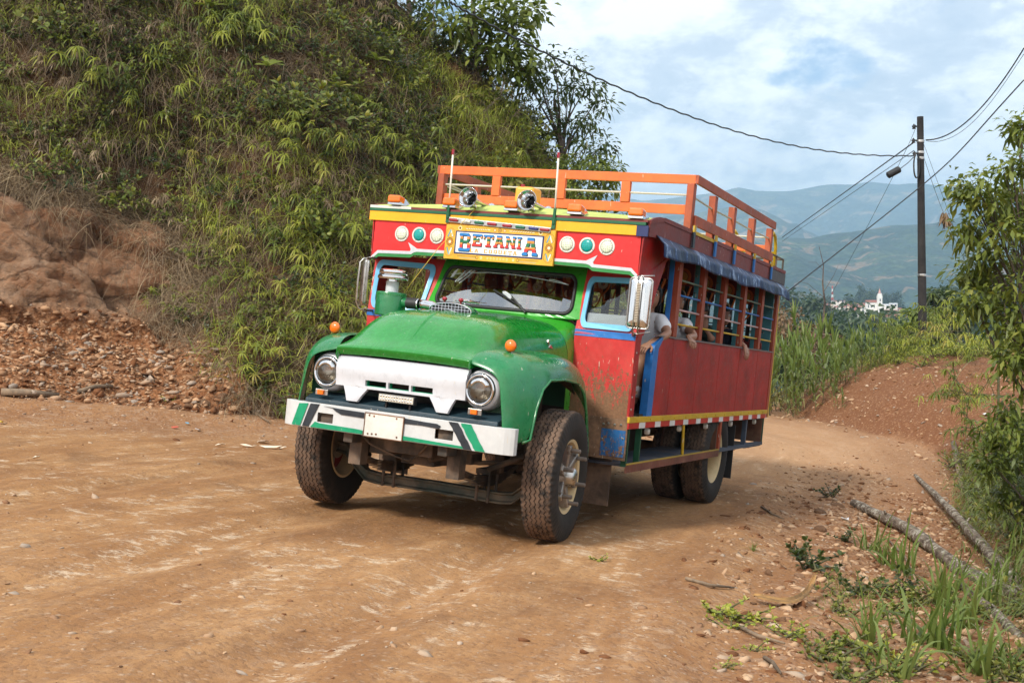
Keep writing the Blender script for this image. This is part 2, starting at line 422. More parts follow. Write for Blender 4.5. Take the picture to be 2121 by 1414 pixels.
# ---- inner fender faces and radiator deck (dark shapes behind grille)
mb = MB()
for sg in (1, -1):
    mb.bb(.60,.63, sg*.50, sg*.86, .93, 1.30)
mb.bb(.50,.53,-.50,.50,.93,1.24)
P('radiator_support', mb, DGRN)
mb = MB(); mb.prism([(.50,-.48,.98),(.50,-.48,1.02),(.56,-.48,1.02),(.56,-.48,.98)], (0,.96,0))
for i in range(14): mb.bb(.55,.562,-.44,.44,.95+i*.019,.955+i*.019)
P('radiator', mb, BLK)
mb = MB(); mb.add([(.790,-.80,.898),(.790,.82,.898),(.62,.84,.955),(.62,-.82,.955),(.795,-.80,.868),(.795,.82,.868),(.62,.84,.868),(.62,-.82,.868)],
    [(0,1,2,3),(4,5,1,0),(5,6,2,1),(7,4,0,3),(6,7,3,2),(7,6,5,4)])
P('front_apron', mb, SLATE, bevel=.006)
# ---- white grille panel
def gx(y, z):
    b = np.interp(z, [.90,1.0,1.04,1.10,1.16,1.205,1.235,1.24], [.80,.785,.782,.790,.802,.782,.745,.735])
    return float(b) - .055*max(0, abs(y)-.42)
ys = [-.545,-.50,-.455,-.375,-.345,-.285,-.19,-.105,-.088,0,.088,.105,.19,.285,.345,.375,.455,.50,.545]
mb = MB()
def gp(y, z, e=0): return (gx(y, z)+e, y, z)
ytop = ys; zr = [1.238,1.225,1.19,1.15,1.10]
for i in range(len(ys)-1):
    for j in range(len(zr)-1):
        mb.add([gp(ys[i], zr[j]), gp(ys[i+1], zr[j]), gp(ys[i+1], zr[j+1]), gp(ys[i], zr[j+1])], [(0,1,2,3)])
slots = [(-.285,-.105),(-.088,.088),(.105,.285)]
for i in range(len(ys)-1):
    mid = (ys[i]+ys[i+1])/2
    if any(a < mid < b for a, b in slots): zz = [(1.10,1.083),(1.037,1.015)]
    elif abs(mid) < .345: zz = [(1.10,1.083),(1.083,1.037),(1.037,1.015)]
    else: zz = [(1.10,1.083),(1.083,1.037)]
    if abs(mid) >= .345: zz.append((1.037, 1.02))
    for a, b in zz: mb.add([gp(ys[i],a), gp(ys[i+1],a), gp(ys[i+1],b), gp(ys[i],b)], [(0,1,2,3)])
for sg in (1,-1):
    for (ya,yb,yc,yd,za,zb) in ((.262,.345,.300,.36,1.015,.965),(.345,.47,.36,.445,1.02,.965),(.300,.36,.335,.375,.965,.912),(.36,.445,.375,.425,.965,.912)):
        mb.add([gp(sg*ya,za), gp(sg*yb,za), gp(sg*yd,zb), gp(sg*yc,zb)], [(0,1,2,3)])
bm_o = P('grille_panel', mb, WHT)
bm = bmesh.new(); bm.from_mesh(bm_o.data); bmesh.ops.remove_doubles(bm, verts=bm.verts, dist=.0012); bmesh.ops.recalc_face_normals(bm, faces=bm.faces); bm.to_mesh(bm_o.data); bm.free()
md = bm_o.modifiers.new('s','SOLIDIFY'); md.thickness = .03; md.offset = 0
md = bm_o.modifiers.new('b','BEVEL'); md.width = .006; md.segments = 3; md.limit_method = 'ANGLE'; md.angle_limit = R(50)
bm_o.data.polygons.foreach_set('use_smooth', [True]*len(bm_o.data.polygons)); bm_o.data.set_sharp_from_angle(angle=R(40))
mb = MB()
for a, b in slots:
    mb.bb(.745,.775,a,b,1.079,1.084); mb.bb(.745,.775,a,b,1.036,1.041); mb.bb(.745,.775,a,a+.006,1.04,1.08); mb.bb(.745,.775,b-.006,b,1.04,1.08)
P('slot_trim', mb, TEALG, bm_o)
# ---- headlights
for sg in (1, -1):
    c = Vector((.715, sg*.6454, 1.11)); t = MB()
    t.lathe(c, (1,0,0), [(.150,-.12),(.150,-.05),(.146,.0),(.137,.028),(.118,.045),(.105,.045)], 40)
    h = P('headlight', t, WHT, smooth='auto', angle=60)
    t = MB(); t.lathe(c, (1,0,0), [(.119,.043),(.121,.052),(.114,.064),(.102,.068),(.094,.058),(.090,.05)], 40); P('bezel', t, CHR, h, smooth=True)
    t = MB(); t.lathe(c, (1,0,0), [(.090,.05),(.075,.02),(.045,-.015),(.0,-.03)], 32); P('reflector', t, CHRD, h, smooth=True)
    t = MB(); t.lathe(c, (1,0,0), [(.090,.052),(.085,.066),(.055,.080),(.0,.087)], 32); P('lens', t, LENS, h, smooth=True)
    # visor over upper lens
    t = MB(); t.grid([[c+Vector((xx, math.cos(a)*rr, math.sin(a)*rr)) for a in np.linspace(R(22), R(158), 12)] for xx, rr in ((.062,.092),(.078,.080),(.088,.055))]); P('visor', t, CHR, h, smooth=True, solid=.003)
    # small marker lamp under it
    m = MB(); m.bb(.80,.82, sg*.645-.055, sg*.645+.055, .930,.975); ml = P('marker_lamp', m, CHRD, bevel=.004)
    m = MB(); m.bb(.815,.838, sg*.645-.028, sg*.645+.024, .934,.971); P('lens', m, AMB, ml, bevel=.006)
# LED light bar in the mouth
m = MB(); m.bb(.78,.83,-.145,.158,.942,1.002); m.bb(.77,.80,-.10,-.085,.90,.942); m.bb(.77,.80,.10,.115,.90,.942)
lb = P('light_bar', m, BLK, bevel=.005)
m = MB()
for i in range(12):
    y = -.132+i*.0228
    for z in (.956,.980): m.lathe((.831, y+.011, z+.004), (1,0,0), [(.009,0),(.006,.002),(0,.004)], 8)
P('lens', m, CHR, lb)
m = MB(); m.bb(.829,.8315,-.138,.150,.948,.996); P('reflector', m, plain('led_panel', srgb(196,192,178), .3), lb)
# ---- bumper
BX = .838
yv = [-.985,-.975,-.945,-.90,-.83]
prof = [(-.030,.864),(.0,.864),(.0,.676),(-.030,.676)]
m = MB()
def bump_x(y):
    a = abs(y); return BX - (0 if a < .86 else (a-.86)**2*4.2)
ysb = sorted(set([-.965,-.94,-.90,-.86,-.647,-.510,-.2,0,.2,.357,.503,.86,.90,.94,.965]))
zb = [.678,.728,.798,.866]
for i in range(len(ysb)-1):
    for j in range(3):
        hole = j == 1 and ((ysb[i],ysb[i+1]) in ((-.647,-.510),(.357,.503)))
        if hole: continue
        m.add([(bump_x(ysb[i]),ysb[i],zb[j]),(bump_x(ysb[i+1]),ysb[i+1],zb[j]),(bump_x(ysb[i+1]),ysb[i+1],zb[j+1]),(bump_x(ysb[i]),ysb[i],zb[j+1])],[(0,1,2,3)])
    for z in (.678,.866):
        m.add([(bump_x(ysb[i]),ysb[i],z),(bump_x(ysb[i+1]),ysb[i+1],z),(BX-.10,ysb[i+1],z),(BX-.10,ysb[i],z)],[(0,1,2,3)])
for s_ in (-1,1): m.add([(bump_x(.965),s_*.965,.678),(bump_x(.965),s_*.965,.866),(BX-.10,s_*.965,.866),(BX-.10,s_*.965,.678)],[(0,1,2,3)])
bmp = P('bumper', m, WHT2)
bm = bmesh.new(); bm.from_mesh(bmp.data); bmesh.ops.remove_doubles(bm, verts=bm.verts, dist=.001); bmesh.ops.recalc_face_normals(bm, faces=bm.faces); bm.to_mesh(bmp.data); bm.free()
md = bmp.modifiers.new('s','SOLIDIFY'); md.thickness = .008; md.offset = -1
md = bmp.modifiers.new('b','BEVEL'); md.width = .012; md.segments = 3; md.limit_method='ANGLE'; md.angle_limit = R(50)
def bstripe(pts, mat, name='painted_stripe', e=.006):
    m = MB(); m.poly([(BX+e, y, z) for y, z in pts]); return P(name, m, mat, bmp, solid=.003)
def jag(a, b, n=9, amp=.004):
    return [(a[0]+(b[0]-a[0])*i/n + rnd.uniform(-amp, amp), a[1]+(b[1]-a[1])*i/n) for i in range(n+1)]
for pts, mt in (([(-.815,.850),(-.735,.858),(-.79,.684),(-.865,.684)],TEALG),([(-.715,.858),(-.635,.862),(-.715,.684),(-.772,.684)],BLKP),
      (jag((.462,.862),(.600,.682))[::1]+jag((.668,.682),(.536,.862)),BLKP),(jag((.556,.862),(.690,.682))+jag((.768,.682),(.640,.862)),TEALG)):
    bstripe(pts, mt)
bstripe([(-.62,.720),(-.30,.716),(-.24,.712),(-.24,.684),(-.70,.684),(-.66,.728)], TEALG)
bstripe([(.09,.714),(.34,.706),(.585,.700),(.598,.684),(.09,.684)], TEALG)
bstripe([(-.60,.852),(-.42,.846),(-.24,.844),(-.24,.803),(-.44,.806),(-.49,.826),(-.52,.845)], BLKP)
bstripe([(.10,.842),(.25,.836),(.37,.834),(.40,.822),(.39,.800),(.25,.808),(.10,.804)], BLKP)
m = MB(); m.bb(BX+.008,BX+.013,-.226,.100,.675,.848); pl = P('licence_plate', m, PLATE, bmp, bevel=.002)
m = MB()
for a in ((-.229,.103,.845,.851),(-.229,.103,.672,.678)): m.bb(BX+.007,BX+.017,a[0],a[1],a[2],a[3])
for a in ((-.229,-.223),(.097,.103)): m.bb(BX+.007,BX+.017,a[0],a[1],.678,.845)
for y, z in ((-.19,.832),(-.15,.828),(.04,.832),(-.19,.695),(-.155,.697),(-.12,.699),(.055,.697)): m.lathe((BX+.013,y,z),(1,0,0),[(.008,0),(.006,.005),(0,.006)],8)
P('plate_frame', m, RUST, bmp)
m = MB()
for y in (-.58,.43): m.bb(.30,.80,y-.07,y+.07,.70,.84)
for y in (-.40,.40): m.bb(-5.6,.78,y-.04,y+.04,.60,.76)
for x in (-1.2,-2.4,-3.2,-4.4,-5.5): m.bb(x-.04,x+.04,-.40,.40,.62,.72)
P('chassis', m, DIRTY, bevel=.008)
# ---- front axle, springs and engine underside
m = MB(); prof = []
axz = [(-1.0,.48),(-.86,.46),(-.76,.36),(-.66,.275),(-.55,.262),(0,.268),(.55,.262),(.66,.275),(.76,.36),(.86,.46),(1.0,.48)]
for (y, z) in axz: prof.append([(.045,y,z+.045),(.045,y,z+.030),(.018,y,z+.022),(.018,y,z-.022),(.045,y,z-.030),(.045,y,z-.045),(-.045,y,z-.045),(-.045,y,z-.030),(-.018,y,z-.022),(-.018,y,z+.022),(-.045,y,z+.030),(-.045,y,z+.045)])
m.grid(prof, closed=True); P('front_axle', m, AXLE, bevel=.004)
m = MB()
for y in (-.42,.42):
    for k in range(7):
        L = .62-.07*k; z = .335+.012*(7-k)
        m.grid([[(x, y-.04, z+.10*(x/.6)**2+yy) for x in np.linspace(-L, L, 11)] for yy in (0,)] + [[(x, y+.04, z+.10*(x/.6)**2) for x in np.linspace(-L, L, 11)]])
    for x in (-.07,.07): m.cyl((x,y-.05,.22),(x,y-.05,.47),.010,8); m.cyl((x,y+.05,.22),(x,y+.05,.47),.010,8)
    m.bb(-.09,.09,y-.06,y+.06,.435,.47)
    m.cyl((-.1,y*1.12,.44),(-.12,y*1.02,.80),.035,12); m.bb(.52,.62,y-.05,y+.05,.43,.72); m.bb(-.66,-.56,y-.05,y+.05,.43,.72)
P('leaf_spring', m, DIRTY, solid=.008)
m = MB(); m.bb(-.5,.55,-.22,.20,.55,1.1); m.bb(-.3,.35,-.17,.12,.46,.55); m.bb(.0,.2,.22,.36,.50,.9); m.cyl((.3,-.3,.58),(-.7,-.33,.5),.04,12); m.cyl((.02,-.1,.42),(.02,-.1,.47),.02,8)
m.cyl((.4,.10,.52),(.1,.30,.60),.028,10); m.bb(.30,.52,-.36,-.18,.52,.66)
P('engine', m, DIRTY, bevel=.015)
m = MB()
m.tube([(.70,-.42,.72),(.62,-.30,.60),(.52,-.12,.52),(.50,-.02,.50),(.52,.05,.54),(.60,.16,.62),(.70,.25,.70)], .009, 6)
m.tube([(.12,-.80,.60),(.14,-.4,.52),(.14,.4,.52),(.12,.80,.58)], .018, 8); m.tube([(.30,.55,.50),(.22,.75,.60),(.15,.85,.66)], .022, 8)
P('hose', m, DIRTY, smooth=True)
# ---- wheels
def tyre_mesh(width=.255, Ro=.5, Ri=.262, nz=64, seed=3):
    hw = width/2; n = nz*4
    grooves = [-.072,-.036,0,.036,.072]
    cols = []   # (y, radius, zig amplitude)
    def put(y, r, a=0., lug=0.): cols.append((y, r, a, lug))
    put(-.085, Ri-.004); put(-.098, Ri+.012); put(-hw*.92, Ri+.05); put(-hw*1.04, Ri+.10); put(-hw*1.03, Ro-.085); put(-hw*.97, Ro-.052, 0, .012); put(-hw*.925, Ro-.020, 0, .016); put(-hw*.86, Ro-.008, 0, .010); put(-.090, Ro-.004)
    for g in grooves:
        put(g-.0045, Ro-.001*abs(g)*20, 1); put(g-.0032, Ro-.013, 1); put(g+.0032, Ro-.013, 1); put(g+.0045, Ro-.001*abs(g)*20, 1)
    put(.090, Ro-.004); put(hw*.86, Ro-.008, 0, .010); put(hw*.925, Ro-.020, 0, .016); put(hw*.97, Ro-.052, 0, .012); put(hw*1.03, Ro-.085); put(hw*1.04, Ri+.10); put(hw*.92, Ri+.05); put(.098, Ri+.012); put(.085, Ri-.004)
    m = MB(); rows = []
    for k in range(n):
        a = 2*math.pi*k/n; zig = (0, 1, 0, -1)[k % 4]*.0075; lug = (k % 4) < 2
        row = []
        for y, r, am, lg in cols:
            rr = r - (lg if lug else 0)
            row.append((rr*math.cos(a), y+zig*am, rr*math.sin(a)))
        rows.append(row)
    rows.append(rows[0]); m.grid(rows); return m
def tyremat():
    m, nt, out = newmat('tyre'); N = NT(nt); tc = N.n('TexCoord').outputs['Object']; s = N.sep(tc)
    r = N.math('SQRT', N.math('ADD', N.math('POWER', s[0], 2.), N.math('POWER', s[2], 2.)))
    n = N.noise(tc, 9., 5, .65); f = N.noise(tc, 60., 4, .7)
    tread = N.step(r, .462, .492)
    mk = N.math('MULTIPLY', N.math('ADD', N.math('MULTIPLY', tread, .62), .16), N.step(N.math('ADD', N.math('MULTIPLY', n, .6), N.math('MULTIPLY', f, .4)), .36, .56))
    side = N.math('MULTIPLY', N.step(r, .36, .44), N.step(n, .42, .62))
    mk = N.math('ADD', mk, N.math('MULTIPLY', side, .30), clamp=True)
    g = N.step(r, .4865, .4925); mk = N.math('MULTIPLY', mk, N.lin(g, 0, 1, .35, 1))
    col = N.mix(mk, (.020,.019,.018), (.150,.096,.066))
    N.l(N.pbsdf(col, .82, spec=.25, normal=N.bump(f, .35, .004)), out.inputs[0]); return m
TYRE = tyremat()
tm = tyre_mesh()
tm_o = tm.build('tyre', TYRE, None, smooth='auto', angle=28); TYRE_ME = tm_o.data; bpy.data.objects.remove(tm_o)
def wheel(name, loc, outer, steer=0., spokes=True, dual=False, mate=None):
    """outer=+1: outside face points to +Y"""
    w = empty(name); w.parent = bus; w.location = loc; w.rotation_euler = (0, 0, steer)
    t = linkobj('tyre', TYRE_ME, w)
    s = outer
    m = MB(); m.lathe((0,0,0),(0,s,0),[(.262,.095),(.284,.104),(.287,.098),(.262,.078),(.252,.05),(.250,-.05),(.262,-.085),(.285,-.10),(.262,-.104),(.238,-.05),(.238,.05),(.262,.095)], 48)
    P('rim', m, CREAM, w, smooth='auto')
    if spokes:
        m = MB()
        for k in range(6):
            a = R(80+60*k); ca, sa = math.cos(a), math.sin(a)
            m.beam((ca*.05, s*.045, sa*.05), (ca*.245, s*.075, sa*.245), .05, .085, up=(0,1,0))
        m.lathe((0,0,0),(0,s,0),[(.0,-.03),(.13,-.03),(.11,.05),(.08,.09),(.0,.09)], 24)
        P('spoke', m, paint('spoke_metal', (.36,.33,.30), .4, .7, var=.25, dust=.3), w, bevel=.008)
        m = MB(); m.lathe((0,0,0),(0,s,0),[(.248,.028),(.10,.022)], 24)
        P('brake_drum', m, paint('drum_red', srgb(130,24,34), .6, var=.2, dust=.2), w)
        m = MB(); m.lathe((0,0,0),(0,s,0),[(.074,.08),(.070,.140),(.062,.150),(.045,.160),(.0,.161)], 24); P('hub_cap', m, CHRD, w, smooth='auto')
        m = MB()
        for k in range(6):
            a = R(80+60*k); ca, sa = math.cos(a)*.205, math.sin(a)*.205
            m.cyl((ca, s*.06, sa), (ca, s*.185, sa), .0165, 10); m.cyl((ca, s*.185, sa), (ca, s*.188, sa), .012, 10)
            m.bb(ca-.024, ca+.024, s*.085, s*.108, sa-.03, sa+.03)
        P('wheel_stud', m, DIRTY if False else paint('stud_steel', (.22,.19,.165), .5, .5, var=.3, dust=.3), w, bevel=.003)
    else:
        m = MB(); m.lathe((0,0,0),(0,s,0),[(.25,-.02),(.20,-.05),(.12,-.06),(.11,-.01),(.0,-.01)], 32); P('hub', m, CREAM, w, smooth='auto')
    return w
wheel('wheel', (0, .985, .5), 1, R(5.5)); wheel('wheel', (0, -.985, .5), -1, R(5.5))
for yy, o in ((1.115,1),(.80,-1),(-1.115,-1),(-.80,1)): wheel('wheel', (-3.81, yy, .5), o, 0, spokes=False)
m = MB(); m.tube([(-3.81,-1.0,.5),(-3.81,-.25,.5),(-3.81,-.12,.5),(-3.81,.12,.5),(-3.81,.25,.5),(-3.81,1.0,.5)], [.07,.07,.17,.17,.07,.07], 16); m.cyl((-3.8,0,.5),(-.6,0,.6),.05,12)
P('rear_axle', m, DIRTY, smooth='auto')
for sg in (1, -1):
    m = MB(); m.bb(-.94,-.925,sg*.80,sg*1.10,.20,.62); P('mud_flap', m, paint('muddy_rubber', (.10,.065,.045), .85, var=.4, dust=.5))
    m = MB(); m.bb(-4.52,-4.505,sg*.72,sg*1.24,.22,.80); P('mud_flap', m, BLK)
# ---- cab front panels (red, with the pale blue window frames)
def rrect(a0, a1, b0, b1, r, n=6):
    pts = []
    for cx, cy, s in ((a1-r, b1-r, 0), (a0+r, b1-r, 90), (a0+r, b0+r, 180), (a1-r, b0+r, 270)):
        for k in range(n+1):
            t = R(s+90*k/n); pts.append((cx+r*math.cos(t), cy+r*math.sin(t)))
    return pts
def panel_pt(s, z, sg=1, off=0.):
    """s 0 (beside windscreen) .. 1 (outer corner)"""
    t = (z-1.60)/.52
    if t >= 0:
        xi, yi = -.795-.235*t, .715-.03*t; xo, yo = -.75-.05*t, 1.262
    else:
        t = -t*.52; xi, yi = -.80, .715+.0*t; xo, yo = -.75-.06*t, 1.262-.012*t
    return (xi+(xo-xi)*s+off, sg*(yi+(yo-yi)*s), z)
def outer_ring(loop, a0, a1, b0, b1):
    """project each loop point from centre on to the rectangle"""
    ca = (a0+a1)/2; cb = (b0+b1)/2; out = []
    for a, b in loop:
        da, db = a-ca, b-cb
        k = min(((a1-ca) if da > 0 else (a0-ca))/da if abs(da) > 1e-9 else 1e9, ((b1-cb) if db > 0 else (b0-cb))/db if abs(db) > 1e-9 else 1e9)
        out.append((ca+da*k, cb+db*k))
    return out
for sg in (1, -1):
    lp = rrect(.09, .93, 1.668, 2.058, .075, 8)
    # aspect: radius in s is shorter than in z, fine
    ou = outer_ring(lp, 0, 1, 1.60, 2.20)
    m = MB(); m.grid([[panel_pt(a, b, sg) for a, b in lp+[lp[0]]], [panel_pt(a, b, sg) for a, b in ou+[ou[0]]]])
    pn = P('cab_front_panel', m, REDP, solid=.02)
    m = MB(); m.grid([[panel_pt(s, z, sg) for s in (0,.25,.5,.75,1)] for z in (1.60,1.3,1.1,.935)])
    P('lower_panel', m, REDP, pn, solid=.02)
    m = MB(); m.grid([[panel_pt(s, z, sg, .004) for s in (0,.25,.5,.75,1)] for z in (.935,.78,.60)])
    kp = P('kick_panel', m, MUDM, pn, solid=.024)
    m = MB(); m.grid([[panel_pt(s, z, sg, .0185) for s in (.60,.75,.90,.985)] for z in (.845,.74,.625)]); P('blue_patch', m, BLUM, kp, solid=.003)
    m = MB()
    for s_, z_ in ((.62,.88),(.70,.89),(.80,.885),(.9,.89),(.95,.78),(.95,.66),(.82,.64),(.66,.66),(.62,.76)):
        m.lathe(panel_pt(s_, z_, sg, .016), (1,0,0), [(.012,0),(.009,.005),(0,.006)], 8)
    P('rivet', m, CHRD, kp)
    m = MB(); m.grid([[panel_pt(s, z, sg, .014) for s in (0,.5,1)] for z in (1.632,1.578)]); P('blue_band', m, BLU, pn, solid=.006)
    inn = rrect(.13, .89, 1.690, 2.036, .06, 8); oo = rrect(.062, .955, 1.645, 2.082, .09, 8)
    m = MB(); m.grid([[panel_pt(a, b, sg, .020) for a, b in inn+[inn[0]]], [panel_pt(a, b, sg, .020) for a, b in oo+[oo[0]]]])
    P('window_frame', m, LBL, pn, solid=.016)
    if sg > 0: m = MB(); m.poly([panel_pt(a, b, sg, .0) for a, b in inn]); P('window_glass', m, GLS, pn)
    # lower pale blind behind the glass on the driver's side
    if sg > 0:
        m = MB(); m.poly([panel_pt(a, b, sg, -.02) for a, b in ((.13,1.69),(.89,1.69),(.89,1.775),(.13,1.775))]); P('window_film', m, plain('pale_film', srgb(176,180,184), .6), pn)
# ---- windscreen
def ws_pt(a, b, off=0.):
    """a -1..1 across, b 0..1 up"""
    y = a*(.646-.037*b); x = -.775-.16*b-.062*abs(a)**2.6; z = 1.735+.333*b+.008*abs(a)**2
    return (x+off, y, z+off*.3)
lp = rrect(-1, 1, 0, 1, .16, 8)
lp = []
for cx, cy, s in ((1-.10, 1-.26, 0), (-1+.10, 1-.26, 90), (-1+.10, .22, 180), (1-.10, .22, 270)):
    ry = .26 if cy > .5 else .22
    for k in range(9):
        t = R(s+90*k/8); lp.append((cx+.10*math.cos(t), cy+ry*math.sin(t)))
dense = []
for i in range(len(lp)):
    a, b = lp[i], lp[(i+1) % len(lp)]; n = max(1, int(abs(a[0]-b[0])/.12))
    for k in range(n): dense.append((a[0]+(b[0]-a[0])*k/n, a[1]+(b[1]-a[1])*k/n))
ou = outer_ring(dense, -1.12, 1.12, -.12, 1.25)
m = MB(); m.grid([[ws_pt(a, b) for a, b in dense+[dense[0]]], [ws_pt(a, b) for a, b in ou+[ou[0]]]])
wsf = P('windscreen_surround', m, COWL, solid=.02)
m = MB(); pts = [ws_pt(a, b, .012) for a, b in dense]; m.tube(pts+[pts[0], pts[1]], .016, 8); P('rubber_seal', m, BLK, wsf, smooth=True)
m = MB(); g = []
for b in np.linspace(-.02, 1.02, 8): g.append([ws_pt(a, b) for a in np.linspace(-1.01, 1.01, 17)])
m.grid(g); P('windscreen_glass', m, glassmat('windscreen', (.66,.70,.70), extra=.30), wsf, smooth=True)
def wsq(u, v): return (u-938)/(1190-938)*2-1, None
m = MB()
for pts in ([(-.62,.88),(-.3,.93),(0,.93),(.3,.90),(.6,.84),(.9,.76)], [(-.80,.60),(-.74,.80),(-.70,.92),(-.72,.80),(-.76,.66),(-.70,.74),(-.62,.94)], [(-.76,.62),(-.66,.82),(-.60,.96)], [(-.72,.58),(-.62,.78),(-.55,.96)], [(-.92,.80),(-.84,.82),(-.76,.84),(-.66,.85)], [(.62,.86),(.68,.86),(.74,.84),(.80,.81),(.86,.78)]):
    m.tube([ws_pt(a, b, .006) for a, b in pts], .0028, 4)
m.poly([ws_pt(a, b, .005) for a, b in ((-.915,.70),(-.86,.74),(-.83,.98),(-.89,.88))])
P('white_decal', m, plain('decal_white', srgb(225,230,235), .4), wsf)
# wiper and its white motor plate
m = MB(); m.tube([ws_pt(.42,-.06,.03), ws_pt(.30,.12,.03), ws_pt(.16,.34,.025)], [.012,.009,.006], 6); m.beam(ws_pt(.33,.10,.022), ws_pt(-.13,.47,.018), .018, .012)
wp = P('wiper', m, BLK)
m = MB(); c = Vector(ws_pt(.10,.34,.03)); m.prism([c+Vector((0,y,z)) for y, z in ((-.05,.03),(-.02,.034),(.02,.015),(.045,-.01),(.04,-.03),(.02,-.028),(-.01,-.005),(-.04,.012))], (.006,0,.002))
P('wiper_ornament', m, WHT, wp, bevel=.003)
# ---- hood top scoop with grille and knobs
m = MB(); cx, cz = .10, 1.655
rows = []
for x, w, h in ((cx,.186,.066),(cx-.06,.190,.070),(cx-.14,.175,.062),(cx-.20,.13,.042),(cx-.235,.07,.018)):
    rows.append([(x, math.cos(t)*w, cz+.002+math.sin(t)**.8*h) for t in np.linspace(0, math.pi, 15)])
m.grid(rows); sc_ = P('hood_scoop', m, GRN, smooth=True, solid=.006)
m = MB()
arc = [(cx+.006, math.cos(t)*.186, cz+.004+math.sin(t)**.8*.066) for t in np.linspace(0, math.pi, 21)]
m.tube(arc+[(cx+.006,-.09,cz-.004),(cx+.012,0,cz+.012),(cx+.006,.09,cz-.004),arc[0]], .0045, 6)
for y in np.linspace(-.16,.16,12):
    h = math.sin(math.acos(y/.186))**.8*.066; m.tube([(cx+.008,y,cz+.003),(cx+.008,y,cz+h)], .0026, 4)
for z in (.022,.044): m.tube([(cx+.008,-.17,cz+z),(cx+.008,.17,cz+z)], .0024, 4)
P('scoop_grille', m, CHR, sc_)
m = MB(); m.poly([(cx-.02, math.cos(t)*.182, cz+math.sin(t)**.8*.062) for t in np.linspace(0, math.pi, 15)]); P('scoop_mesh', m, BLK, sc_)
for y in (-.085,.06):
    m = MB(); m.lathe((cx-.05,y,cz+.062), (0,0,1), [(.008,0),(.008,.022),(.016,.026),(.021,.038),(.017,.052),(0,.057)], 14); P('red_knob', m, REDL, sc_, smooth=True)
m = MB()   # small finned ornament behind the scoop
m.tube([(.02,.0,1.75),(-.10,.05,1.758),(-.20,.10,1.75)], [.004,.014,.004], 8)
m.add([(-.06,-.05,1.75),(-.14,-.08,1.755),(-.16,.05,1.76),(-.06,.06,1.76)], [(0,1,2,3)]); m.add([(-.06,.08,1.75),(-.14,.20,1.755),(-.16,.12,1.76),(-.05,.03,1.76)], [(0,1,2,3)])
m.tube([(-.08,.03,1.69),(-.08,.03,1.75)], .006, 6)
P('hood_ornament', m, CHR, hood, solid=.003)
m = MB(); m.prism([(-.34,.664,1.515),(-.335,.664,1.50),(-.352,.664,1.47),(-.358,.664,1.49)], (0,.012,0)); m.prism([(-.385,.668,1.478),(-.36,.668,1.455),(-.43,.672,1.448),(-.42,.668,1.46)], (0,.012,0)); P('side_emblem', m, CHRD, hood)
# ---- air cleaner
ac = (-.10,-.66)
m = MB(); m.lathe((ac[0],ac[1],1.55), (0,0,1), [(.0,.03),(.118,.03),(.125,.038),(.125,.215),(.12,.225),(.06,.228),(.0,.228)], 40)
m.cyl((ac[0],ac[1]+.12,1.70),(ac[0],ac[1]+.165,1.70),.038,20); m.cyl((ac[0],ac[1],1.38),(ac[0],ac[1],1.59),.05,14)
a_ = P('air_cleaner', m, GRN, smooth='auto')
m = MB(); m.lathe((ac[0],ac[1],1.55), (0,0,1), [(.053,.226),(.053,.315)], 24); P('neck', m, WHT, a_, smooth=True)
m = MB(); m.lathe((ac[0],ac[1],1.86), (0,0,1), [(.046,.0),(.046,.022),(.06,.024),(.124,.022),(.128,.030),(.124,.050),(.105,.056),(.104,.062),(.115,.064),(.119,.072),(.114,.094),(.09,.103),(.0,.108)], 40); P('rain_cap', m, CHR, a_, smooth='auto', angle=50)
m = MB(); m.lathe((ac[0],ac[1]+.155,1.70),(0,1,0),[(.040,.0),(.046,.005),(.046,.10),(.040,.105)],20); P('rubber_hose', m, BLK, a_, smooth='auto')
m = MB(); m.tube([(ac[0],-.405,1.70),(ac[0],-.33,1.70),(ac[0]+.0,-.275,1.697),(ac[0]+.01,-.235,1.682),(ac[0]+.02,-.205,1.655),(ac[0]+.03,-.19,1.62)], .038, 16); m.lathe((ac[0],-.41,1.70),(0,1,0),[(.042,0),(.044,.004),(.044,.014),(.042,.018)],16)
P('intake_pipe', m, CHR, a_, smooth=True)
m = MB()
for i in range(40):
    a = 2*math.pi*i/40; m.box((ac[0]+.1255*math.cos(a), ac[1]+.1255*math.sin(a), 1.755), (.004,.008,.014), Matrix.Rotation(a,3,'Z'))
P('painted_trim', m, HOOD, a_)
m = MB(); m.bb(-.50,.25,-.80,-.60,1.38,1.40); P('cleaner_bracket', m, DIRTY)
# ---- roof visor: fascia, trims
def both(pts): return [pts, [(-y, z) for y, z in reversed(pts)]]
FX = -.69
m = MB()
bot = [(1.24,2.062),(1.175,2.102),(.85,2.112),(.812,2.136),(0,2.140)]
for pp in both([(0,2.43)]+[(1.24,2.43)]+bot): m.prism([(FX, y, z) for y, z in pp], (-.022,0,0))
fas = P('roof_fascia', m, REDF)
wht = [(.50,2.192),(.79,2.191),(.885,2.242),(.852,2.182),(.858,2.166),(1.185,2.156),(1.24,2.106),(1.24,2.076),(1.178,2.130),(.846,2.140),(.82,2.157),(.79,2.165),(.50,2.167)]
grn = [(.50,2.168),(.79,2.166),(.82,2.158),(.846,2.141),(1.178,2.131),(1.24,2.077),(1.24,2.060),(1.172,2.101),(.852,2.110),(.815,2.134),(.50,2.141)]
for pts, mt, e, nm in ((wht, WHT, .004, 'white_scroll'), (grn, GTR, .0025, 'green_scroll')):
    for pp in both(pts):
        m = MB(); m.prism([(FX+.001, y, z) for y, z in pp], (e,0,0)); P(nm, m, mt, fas)
